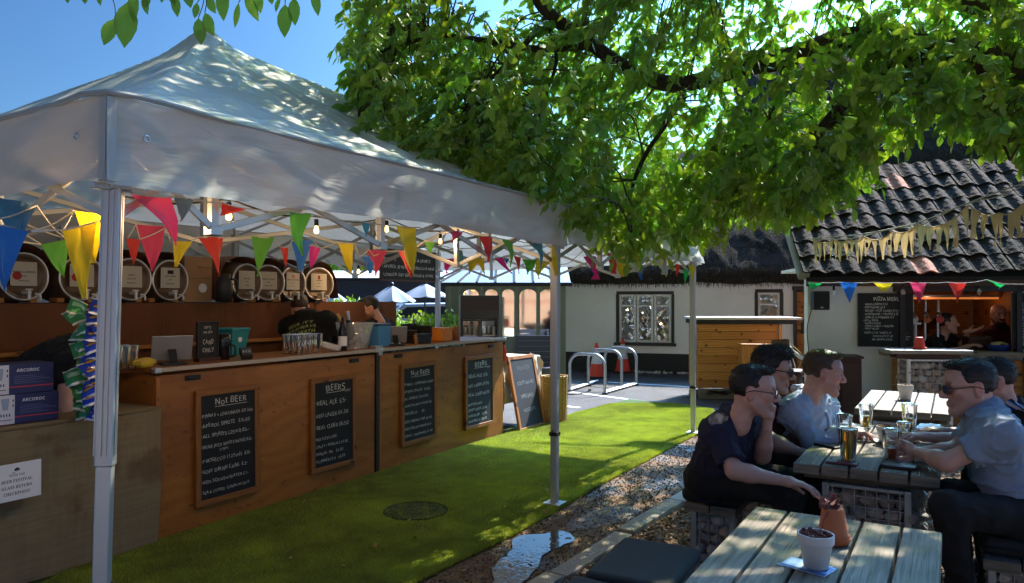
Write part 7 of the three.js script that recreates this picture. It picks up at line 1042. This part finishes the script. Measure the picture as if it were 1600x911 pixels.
person('man in black and blue striped top with tattooed forearm, partly hidden', { head: P(1551, 594, 4.25), neck: P(1576, 640, 4.28), shL: P(1600, 668, 4.05), shR: P(1566, 656, 4.46), elL: P(1515, 690, 3.98), wrL: P(1452, 683, 4.0), elR: P(1520, 680, 4.4), wrR: P(1475, 674, 4.4), pelvis: P(1640, 742, 4.2), knL: P(1524, 746, 4.0), knR: P(1530, 735, 4.25), anL: P(1540, 868, 4.05), anR: P(1540, 850, 4.3) },
  { front: FRONT.clone().negate(), face: V3(-0.93, -0.1, -0.3), shirt: tee(0.014, 0.015, 0.018), sleeve: 0.7, hair: { mat: HAIR.black, thick: 0.005, amp: 0.003 }, headScale: 1.1, handL: { curl: 0.5, palm: V3(0, -1, 0) }, handR: { curl: 0.4 }, skin: 'ruddy' });
{ const t = thing('striped_scarf', 'blue and white striped towel over the shoulder of hidden man', 'towel'); const stripe = std({ map: canvasTex(128, 128, (x) => { for (let i = 0; i < 8; i++) { x.fillStyle = ['#1c3f8f', '#c9d3e6', '#3f74c9', '#0f1c3c'][i % 4]; x.fillRect(0, i * 16, 128, 16); } }), roughness: 0.9 }); const g = new THREE.PlaneGeometry(0.3, 0.14, 20, 8), p = g.attributes.position; const a = P(1574, 640, 4.1), b = P(1630, 672, 3.95); for (let i = 0; i < p.count; i++) { const u = p.getX(i) / 0.3 + 0.5, v = p.getY(i) / 0.14; const q = a.clone().lerp(b, u); p.setXYZ(i, q.x, q.y + 0.055 - 1.6 * Math.pow(v, 2) * 0.11 + 0.01 * vnoise(u * 9, v * 9, 1), q.z - v * 0.15 + 0.03); } g.computeVertexNormals(); part('cloth', g, stripe, t); part('fringe', tube([a.clone().add(V3(0, 0.03, 0.11)), a.clone().lerp(b, 0.5).add(V3(0, 0.03, 0.11)), b.clone().add(V3(0, 0.03, 0.11))], 0.006, 16, 6), stripe, t); }
const far = { cell: 0.018, headCell: 0.0065 };
person('woman in black t-shirt leaning on the hatch shelf, hand raised', { head: P(1480, 505, 9.0), neck: P(1470, 527, 9.1), shR: P(1455, 537, 8.98), shL: P(1490, 531, 9.2), elR: P(1479, 551, 8.8), wrR: P(1506, 543, 8.72), elL: P(1506, 540, 8.95), wrL: P(1512, 518, 8.9), pelvis: P(1452, 592, 9.2) }, { ...far, front: V3(0.6, 0, 0.8), face: V3(0.9, 0.08, 0.42), shirt: tee(0.012, 0.012, 0.013), sleeve: 0.7, scale: 0.95, headScale: 1.08, hair: { mat: HAIR.black, thick: 0.01, add: [[0, 0.03, -0.105, 0.04, 0.04, 0.035]], amp: 0.004 }, handL: { curl: 0.25, dir: V3(0.95, 0.2, 0.1), palm: V3(0, 1, 0) }, handR: { curl: 0.4 }, skin: 'ruddy' });
person('bald bearded man in burgundy shirt standing inside the hatch', { head: P(1560, 491, 9.3), neck: P(1561, 513, 9.38), shR: P(1538, 526, 9.35), shL: P(1584, 526, 9.35), elR: P(1532, 560, 9.3), wrR: P(1550, 575, 9.1), elL: P(1590, 560, 9.3), wrL: P(1574, 575, 9.1), pelvis: P(1562, 592, 9.4) }, { ...far, front: V3(-0.1, 0, 1), face: V3(-0.12, -0.12, 1), shirt: tee(0.06, 0.012, 0.018), sleeve: 0.75, headScale: 1.08, beardMesh: true, skin: 'ruddy', beard: 0.6 });
const beerTee = canvasTex(512, 512, (x) => { x.fillStyle = '#181a18'; x.fillRect(0, 0, 512, 512); x.fillStyle = '#a9b86a'; x.textAlign = 'center'; x.font = 'bold 56px sans-serif'; ["BEER. IT'S", 'NOT ALWAYS', 'LIFE & DEATH', 'BUT IT IS'].forEach((t, i) => x.fillText(t, 256, 150 + i * 62, 330)); x.font = 'bold 44px sans-serif'; x.fillText('SHARED', 256, 440); });
person('barman in black slogan t-shirt seen from behind', { head: P(468, 480, 7.35), neck: P(478, 497, 7.2), shL: P(448, 513, 7.25), shR: P(512, 503, 7.15), elL: P(440, 548, 7.55), wrL: P(446, 572, 7.75), elR: P(522, 540, 7.5), wrR: P(518, 560, 7.75), pelvis: P(488, 590, 6.95) }, { ...far, front: V3(-0.25, 0, -0.97), face: V3(-0.3, -0.25, -0.92), print: std({ map: beerTee, roughness: 0.92 }), sleeve: 0.75, scale: 1.12, headScale: 1.12, hair: { mat: HAIR.brown, thick: 0.005, amp: 0.003 }, skin: 'ruddy' });
person('dark haired bearded barman in black t-shirt looking down', { head: P(577, 482, 8.3), neck: P(588, 503, 8.4), shL: P(572, 516, 8.2), shR: P(606, 511, 8.6), elL: P(562, 548, 8.1), wrL: P(548, 536, 8.0), elR: P(606, 550, 8.6), wrR: P(588, 560, 8.3), pelvis: P(596, 590, 8.5) }, { ...far, front: V3(-0.9, 0, 0.35), face: V3(-0.9, -0.32, 0.3), shirt: tee(0.011, 0.011, 0.012), sleeve: 0.75, headScale: 1.12, hair: { mat: HAIR.black, thick: 0.008, add: quiff(0.026), amp: 0.004 }, beard: 0.9, skin: 'tan' });
person('staff member in black t-shirt bending over behind the hessian table', { head: P(146, 566, 4.72), neck: P(124, 548, 4.85), shR: P(108, 572, 4.72), shL: P(112, 545, 5.12), elR: P(103, 624, 4.62), wrR: P(98, 672, 4.55), elL: P(125, 610, 5.1), wrL: P(118, 650, 5.0), pelvis: P(36, 590, 5.15) }, { cell: 0.015, headCell: 0.006, front: V3(0.8, -0.6, 0.3), face: V3(0.75, -0.6, 0.3), shirt: tee(0.012, 0.012, 0.013), sleeve: 0.62, scale: 1.15, hair: { mat: HAIR.brown, thick: 0.006 }, skin: 'ruddy' });
// ================================================================ walnut tree over the tables
const leafMat = [phy({ color: lin(0.31, 0.47, 0.03), roughness: 0.6, transmission: 0.62 }), phy({ color: lin(0.23, 0.38, 0.025), roughness: 0.55, transmission: 0.58 })];
function leafGeo(l, w, bend = 0.25) {
  const n = 5, pos = [], idx = []; for (let i = 0; i <= n; i++) { const t = i / n, r = w * 0.5 * Math.sin(Math.PI * Math.pow(t, 0.85)) * (0.85 + 0.3 * t) + (i === 0 || i === n ? 0 : 0.001), y = -l * t, z = bend * l * t * t * 0.6; pos.push(-r, y, z + r * 0.35, 0, y, z, r, y, z + r * 0.35); } for (let i = 0; i < n; i++) { const a = i * 3, b = a + 3; idx.push(a, b, a + 1, a + 1, b, b + 1, a + 1, b + 1, a + 2, a + 2, b + 1, b + 2); }
  const g = new THREE.BufferGeometry(); g.setAttribute('position', new THREE.Float32BufferAttribute(pos, 3)); g.setIndex(idx); g.computeVertexNormals(); return g;
}
const edgeY = [[380, 20], [480, 60], [520, 130], [512, 215], [560, 240], [640, 285], [720, 315], [800, 335], [870, 360], [930, 395], [985, 440], [1020, 415], [1090, 410], [1150, 355], [1200, 375], [1290, 365], [1340, 320], [1390, 265], [1440, 225], [1500, 235], [1560, 270], [1620, 290], [1800, 300]];
const lowerEdge = (px) => { if (px <= edgeY[0][0]) return 0; for (let i = 0; i + 1 < edgeY.length; i++) if (px < edgeY[i + 1][0]) return lerp(edgeY[i][1], edgeY[i + 1][1], (px - edgeY[i][0]) / Math.max(1, edgeY[i + 1][0] - edgeY[i][0])); return 300; };
{
  const tree = thing('walnut_tree', 'large walnut tree whose leafy boughs overhang the whole garden', 'tree', V3(5.4, 0, -5.2)), off = tree.position, toL = (p) => p.clone().sub(off);
  part('trunk', taper([V3(0.15, -0.1, 0), V3(0, 0.8, 0), V3(-0.15, 1.8, 0.05), V3(-0.35, 2.75, -0.1)], 0.42, 0.27, 24, 16, 0.35), M.bark, tree);
  const limbs = [];
  const limb = (pts, r0, r1) => { limbs.push(pts); part('limb', taper(pts.map(toL), r0, r1, 30, 10, 0.45), M.bark, tree); };
  const F0 = V3(5.05, 2.7, -5.3);
  limb([F0, P(1660, 105, 5.5), P(1560, 95, 5.6), P(1450, 75, 5.7), P(1330, 60, 5.9), P(1225, 92, 6.1), P(1130, 112, 6.2)], 0.19, 0.06);
  limb([P(1150, 108, 6.18), P(1060, 130, 6.3), P(990, 110, 6.3), P(915, 60, 6.3), P(850, 10, 6.2), P(820, -60, 6.1)], 0.08, 0.05);
  limb([P(1450, 75, 5.7), P(1390, 115, 5.75), P(1330, 155, 5.8), P(1285, 200, 5.9), P(1258, 228, 5.95)], 0.085, 0.04);
  limb([F0, P(1700, -60, 5.2), P(1560, -120, 5.0), P(1350, -160, 5.0), P(1100, -190, 4.9)], 0.22, 0.08);
  limb([F0, V3(4.4, 4.2, -6.6), V3(3.4, 5.2, -7.6), V3(2.0, 5.6, -8.0)], 0.2, 0.06); limb([V3(4.4, 4.2, -6.6), V3(3.2, 4.7, -6.4), V3(1.6, 5.2, -6.3), V3(0, 5.2, -6.1)], 0.13, 0.05); limb([F0, V3(4.6, 4.4, -4.2), V3(3.6, 5.1, -3.6), V3(2.2, 5.4, -3.6)], 0.17, 0.05);
  limb([P(930, 70, 6.3), P(840, 75, 6.1), P(760, 62, 6.0), P(690, 55, 5.9), P(620, 70, 5.8), P(560, 95, 5.7)], 0.035, 0.01); limb([P(1080, 118, 6.25), P(1050, 180, 6.3), P(1010, 240, 6.3), P(985, 310, 6.2), P(990, 380, 6.1)], 0.03, 0.008); limb([P(860, 20, 6.2), P(800, 90, 6.1), P(740, 150, 6.0), P(700, 215, 5.9)], 0.03, 0.008); limb([P(1230, 92, 6.1), P(1210, 170, 6.2), P(1180, 230, 6.3), P(1150, 300, 6.3)], 0.03, 0.008); limb([P(1560, 95, 5.6), P(1540, 150, 5.5), P(1560, 200, 5.4), P(1580, 250, 5.3)], 0.03, 0.008); limb([P(620, 70, 5.8), P(600, 130, 5.75), P(560, 180, 5.7)], 0.014, 0.005);
  limb([P(1450, 70, 5.7), P(1480, 130, 5.6), P(1460, 175, 5.5)], 0.02, 0.006); limb([P(850, 15, 6.2), P(870, 90, 6.3), P(840, 170, 6.3), P(800, 250, 6.2)], 0.02, 0.006);
  const nodes = limbs.flatMap((l) => new THREE.CatmullRomCurve3(l).getSpacedPoints(14));
  // leaf sprays: a drooping stalk with paired leaflets
  const sprays = Array.from({ length: 4 }, (_, s) => {
    const list = [], stalk = [], n = 5 + (s % 2), l = 0.3; for (let i = 0; i <= 6; i++) { const t = i / 6; stalk.push(V3(0, 0.02 - 0.35 * l * t * t, l * 0.9 * t)); } const c = new THREE.CatmullRomCurve3(stalk);
    for (let i = 0; i < n; i++) for (const q of [-1, 1]) { const t = 0.22 + 0.68 * i / (n - 1), p = c.getPoint(t), g = leafGeo(rr(0.07, 0.115), rr(0.042, 0.062), rr(0, 0.5)); g.rotateX(rr(-0.9, 0.8)); g.rotateZ(q * rr(0.3, 1.3)); g.rotateY(rr(-0.9, 0.9)); g.translate(p.x, p.y, p.z); list.push(g); }
    const e = leafGeo(0.115, 0.06, 0.2); e.rotateX(-0.6); const p = c.getPoint(1); e.translate(p.x, p.y, p.z); list.push(e); const st = tube(stalk, 0.003, 6, 4); st.deleteAttribute('uv'); list.push(st); return mergeGeometries(list.map((g) => g.index ? g.toNonIndexed() : g));
  });
  const N = 9800, each = Math.ceil(N / 4), o = new THREE.Object3D(), col = new THREE.Color(), twigs = [];
  const sets = sprays.map((g, i) => { const m = new THREE.InstancedMesh(g, leafMat[i % 2], each); m.name = 'foliage'; m.userData.kind = 'stuff'; m.castShadow = m.receiveShadow = true; tree.add(m); return m; }); let k = 0, guard = 0;
  while (k < each * 4 && guard++ < 900000) {
    const upper = k % 10 < 4, x = upper ? rr(-4.6, 4.5) : rr(-1.9, 6.4), d = rr(3.7, 9.6), a = upper ? (x + 0.2) / 4.4 : (x - 2.4) / 4.35, b = (d - 6.6) / 2.95, r2 = a * a + b * b; if (r2 > 1) continue;
    const px = 800 + FOCAL * x / d, lo = upper ? EYE + 0.43 * d + 0.3 : EYE + (HORIZON - lowerEdge(px)) / FOCAL * d + 0.3, hi = upper ? 4.6 + 3.2 * Math.sqrt(1 - r2) : 3.6 + 2.7 * Math.sqrt(1 - r2); if (lo > hi || (!upper && px < 560)) continue;
    const y = lo + (hi - lo) * Math.pow(rnd(), 1.45), w = 0.5 * vnoise(x * 0.9, y * 1.1, d * 0.9) + 0.5 * vnoise(x * 2.3 + 9, y * 2.3, d * 2.3); if (w < (upper ? 0.42 : x > 1.5 ? 0.485 : 0.46)) continue;
    if (d < 4.9 && y < 4.1) continue;
    const fall = (h) => [x - sunDir.x / sunDir.y * (y - h), d + sunDir.z / sunDir.y * (y - h)], [sx, sd] = fall(0.75), [gx, gd] = fall(0); if (sx > 2.3 && sd > 5.3) continue; if (gx > -0.9 && gd > 6.75) continue; if (sx > 0.4 && sx < 2.9 && sd > 1.5 && sd < 5.3 && rnd() < (y > 3.9 ? 0.6 : 0.12)) continue;
    const m = sets[k % 4]; o.position.set(x - off.x, y, -d - off.z); const out = Math.atan2(x - 3.5, -d + 6) + rr(-1.4, 1.4); o.rotation.set(rr(-0.25, 0.6), out, rr(-0.4, 0.4), 'YXZ'); o.scale.setScalar(rr(0.62, 1.05)); o.updateMatrix(); m.setMatrixAt(Math.floor(k / 4), o.matrix);
    const t = rnd(), q = rr(0.75, 1.25); m.setColorAt(Math.floor(k / 4), col.setRGB(lerp(0.7, 1.35, t) * q, lerp(0.9, 1.1, t) * q, lerp(1.0, 0.7, t) * q)); k++;
    if (k % 5 === 0) { const p = V3(x, y + 0.02, -d); let best = null, bd = 9; for (const nd of nodes) { const dd = nd.distanceTo(p); if (dd < bd) { bd = dd; best = nd; } } if (bd < 1.5 && bd > 0.08) { const mid = best.clone().lerp(p, 0.55).add(V3(rr(-0.08, 0.08), rr(0.02, 0.14), rr(-0.08, 0.08))); twigs.push(taper([best, mid, p].map(toL), 0.009, 0.003, 7, 5)); } }
  }
  // sprays hanging from the lowest boughs in the middle
  { const nf = 520, m = new THREE.InstancedMesh(sprays[1], leafMat[0], nf); for (let i = 0; i < nf; i++) { const mid = i < 200, px = mid ? rr(850, 1120) : rr(1120, 1640), d = mid ? rr(5.7, 6.7) : rr(5.2, 6.6), q = P(px, mid ? lowerEdge(px) - 62 - Math.pow(rnd(), 1.3) * 110 : lerp(-10, lowerEdge(px) - 60, Math.pow(rnd(), 0.8)), d); o.position.copy(toL(q)); o.rotation.set(rr(0.2, 0.9), rnd() * 6.28, rr(-0.3, 0.3), 'YXZ'); o.scale.setScalar(rr(0.75, 1.1)); o.updateMatrix(); m.setMatrixAt(i, o.matrix); const t = rnd(), w = rr(0.75, 1.2); m.setColorAt(i, col.setRGB(lerp(0.75, 1.3, t) * w, lerp(0.95, 1.1, t) * w, lerp(1, 0.7, t) * w)); } m.name = 'foliage'; m.userData.kind = 'stuff'; m.castShadow = true; tree.add(m); }
  for (const m of sets) m.count = Math.floor(k / 4);
  part('twigs', twigs, M.twig, tree).userData.kind = 'stuff';
  // the bough whose leaves hang into the top left of the sky
  const br = new THREE.Group(); br.name = 'overhanging_branch'; tree.add(br);
  const D = 3.3, bp = [V3(2.2, 5.3, -3.6), V3(1.2, 4.1, -3.4), P(640, -70, D), P(430, -26, D), P(300, -22, D), P(150, -16, D), P(80, -30, D)]; part('stem', taper(bp.map(toL), 0.035, 0.004, 40, 6, 0.3), M.twig, br);
  for (const [x0, y0, x1, y1, w] of [[178, 27, 160, 70, 20], [198, 0, 192, 74, 30], [206, -20, 208, 36, 14], [224, -14, 230, 22, 14], [262, -25, 272, 8, 12], [230, -10, 222, 12, 10], [270, -12, 276, 27, 12], [286, -20, 296, 12, 14], [308, 26, 312, 71, 17], [318, 18, 334, 55, 18], [322, -10, 336, 20, 14], [306, 2, 302, 28, 9], [346, -24, 349, 33, 19], [371, 2, 366, 44, 8], [381, -12, 404, 34, 14], [398, -20, 406, 20, 14], [436, -6, 430, 18, 9], [444, 4, 445, 60, 20], [458, -6, 460, 39, 17], [488, -18, 496, 24, 13], [150, -20, 155, 8, 8], [128, -20, 131, 6, 10], [100, -18, 103, 4, 8], [420, -16, 424, 6, 10], [252, -26, 250, 4, 10]]) {
    const a = P(x0, y0, D), b = P(x1, y1, D), l = a.distanceTo(b), g = leafGeo(l, w / FOCAL * D * 1.15, rr(0, 0.25)); const dir = b.clone().sub(a).normalize(), q = new THREE.Quaternion().setFromUnitVectors(V3(0, -1, 0), dir); g.rotateY(rr(-0.5, 0.5)); g.applyQuaternion(q); const m = part('leaf', g, leafMat[1], br); m.position.copy(toL(a)); let best = bp[3], bd = 9; for (const s of new THREE.CatmullRomCurve3(bp).getSpacedPoints(60)) { const dd = s.distanceTo(a); if (dd < bd) { bd = dd; best = s; } } part('stalk', tube([toL(best), toL(best.clone().lerp(a, 0.5).add(V3(0.01, 0, 0))), toL(a)], 0.0022, 6, 4), M.twig, br);
  }
}
// ================================================================ planting, parasols and cars behind the bar
function shrub(name, label, p, rx, ry, n, category = 'shrub', leaf = 0.09, tint = [1, 1, 1]) {
  const t = thing(name, label, category, p.clone().setY(0)), g = leafGeo(leaf, leaf * 0.5, 0.2), m = new THREE.InstancedMesh(g, leafMat[0], n), o = new THREE.Object3D(), c = new THREE.Color(); m.name = 'foliage'; m.userData.kind = 'stuff';
  for (let i = 0; i < n; i++) { const a = rnd() * 6.283, u = rr(-1, 1), r = Math.cbrt(rnd()) * (0.75 + 0.5 * vnoise(Math.cos(a) * 2 + p.x, u * 2, Math.sin(a) * 2)), s = Math.sqrt(1 - u * u); o.position.set(Math.cos(a) * s * r * rx, p.y + u * r * ry, Math.sin(a) * s * r * rx * 0.8); o.rotation.set(rr(-1, 1), rnd() * 6, rr(-1, 1)); o.scale.setScalar(rr(0.7, 1.4)); o.updateMatrix(); m.setMatrixAt(i, o.matrix); const q = rr(0.8, 1.4); m.setColorAt(i, c.setRGB(tint[0] * q, tint[1] * q, tint[2] * q)); }
  t.add(m); const st = []; for (let i = 0; i < 6; i++) st.push(taper([V3(rr(-0.05, 0.05), 0, rr(-0.05, 0.05)), V3(rr(-0.2, 0.2) * rx, p.y * 0.5, 0), V3(rr(-0.6, 0.6) * rx, p.y + rr(-0.2, 0.4) * ry, rr(-0.4, 0.4) * rx)], 0.02 + rx * 0.02, 0.006, 8, 6)); part('stems', st, M.twig, t); return t;
}
shrub('garden_shrub', 'leafy shrub behind the barman looking down, left of parasols', P(545, 485, 13), 0.42, 0.28, 420); shrub('garden_shrub', 'tall yellow green shrub under the right hand parasol', P(664, 508, 15), 0.42, 0.3, 420, 'shrub', 0.1, [1.3, 1.15, 0.8]); shrub('garden_shrub', 'small bushy shrub above the blue ice box', P(628, 512, 13.5), 0.36, 0.18, 300); shrub('garden_shrub', 'sparse sapling with pale leaves between parasol poles', P(612, 490, 16), 0.25, 0.3, 90); shrub('garden_shrub', 'shrub beside the conservatory corner behind the far leg', P(702, 506, 13.5), 0.2, 0.25, 160);
shrub('background_tree', 'round dark tree above the far outbuilding roof', P(600, 395, 48), 4.5, 1.6, 2600, 'tree', 0.45, [0.6, 0.75, 0.7]); shrub('background_tree', 'dark tree beyond the red tiled roof', P(690, 410, 50), 3, 1.4, 1500, 'tree', 0.45, [0.6, 0.75, 0.7]); shrub('background_tree', 'tall tree glimpsed at far left beyond the casks', P(380, 420, 60), 9, 4, 3000, 'tree', 0.6, [0.6, 0.75, 0.7]);
function parasol(label, px, top, rimY, d, half) {
  const b = P(px, 468, d).setY(0), t = thing('parasol', label, 'parasol', b, 0.2, 'open grey blue parasols'), H = EYE + (HORIZON - top) / FOCAL * d, R = half / FOCAL * d, E = EYE + (HORIZON - rimY) / FOCAL * d, m = phy({ color: lin(0.30, 0.36, 0.46), roughness: 0.8, transmission: 0.2 });
  part('pole', cyl(0.024, 0.024, H, 0, H / 2, 0, 12), M.black, t); for (let i = 0; i < 8; i++) { const a = i / 8 * 6.283, c = (i + 1) / 8 * 6.283, g = new THREE.BufferGeometry(), pos = [], idx = []; for (let j = 0; j <= 6; j++) for (let k = 0; k <= 4; k++) { const r = j / 6, q = lerp(a, c, k / 4), sag = Math.sin(k / 4 * Math.PI) * r; const rad = R * r * (1 - 0.075 * sag); pos.push(Math.cos(q) * rad, H - (H - E) * Math.pow(r, 1.15) - 0.04 * sag, Math.sin(q) * rad); } for (let j = 0; j < 6; j++) for (let k = 0; k < 4; k++) { const u = j * 5 + k; idx.push(u, u + 1, u + 5, u + 1, u + 6, u + 5); } g.setAttribute('position', new THREE.Float32BufferAttribute(pos, 3)); g.setIndex(idx); g.computeVertexNormals(); part('canopy_panel', g, m, t); part('rib', bar(V3(0, H - 0.02, 0), V3(Math.cos(a) * R, E - 0.01, Math.sin(a) * R), 0.018), M.black, t); } part('finial', ball(0.05, 0, H + 0.03, 0, 10), M.black, t); part('base', cyl(0.25, 0.28, 0.08, 0, 0.04, 0), M.blackMatt, t);
}
parasol('open grey blue parasol on the left, nearer of two', 612, 446, 470, 17, 38); parasol('open grey blue parasol on the right, farther of two', 664, 443, 463, 19, 38); parasol('blue parasol peeking behind the end cask', 522, 455, 474, 17, 26);
{
  const car = (label, p, turn, paint) => { const t = thing('parked_car', label, 'car', p, turn, 'parked cars'), s = new THREE.Shape(); [[-2.0, 0.35], [-2.05, 0.75], [-1.9, 0.92], [-1.05, 1.0], [-0.45, 1.42], [0.9, 1.44], [1.6, 1.0], [2.0, 0.92], [2.08, 0.6], [2.0, 0.33]].forEach(([x, y], i) => i ? s.lineTo(x, y) : s.moveTo(x, y)); const g = new THREE.ExtrudeGeometry(s, { depth: 1.6, bevelEnabled: true, bevelSize: 0.06, bevelThickness: 0.08, bevelSegments: 3 }); g.translate(0, 0, -0.8); part('body', g, paint, t); const wn = (pts, z) => { const q = new THREE.Shape(pts.map((v) => new THREE.Vector2(...v))), w = new THREE.ExtrudeGeometry(q, { depth: 0.02, bevelEnabled: false }); w.translate(0, 0, z); return w; }; for (const z of [0.875, -0.895]) part('window', wn([[-0.95, 1.02], [-0.42, 1.36], [0.85, 1.38], [1.4, 1.02]], z), M.blackGloss, t); const ws = box(0.02, 0.58, 1.3, 0, 0, 0, 0); ws.rotateZ(-0.97); ws.translate(-0.82, 1.24, 0); part('windscreen', ws, M.blackGloss, t); for (const x of [-1.3, 1.3]) for (const z of [-0.8, 0.8]) { const w = new THREE.Group(); w.name = 'wheel'; t.add(w); w.position.set(x, 0.32, z); w.rotation.x = Math.PI / 2; part('tyre', cyl(0.32, 0.32, 0.2, 0, 0, 0, 24), M.blackMatt, w); part('rim', cyl(0.19, 0.19, 0.21, 0, 0, 0, 16), M.steel, w); } for (const z of [-0.6, 0.6]) part('headlight', box(0.06, 0.12, 0.3, -2.05, 0.72, z, 0.03), M.clearPlastic, t); };
  car('silver car parked behind the parasols', P(640, 520, 24).setY(0), 0.5, phy({ color: lin(0.45, 0.47, 0.5), roughness: 0.3, metalness: 0.4, clearcoat: 1 }));
}
renderer.render(scene, camera);
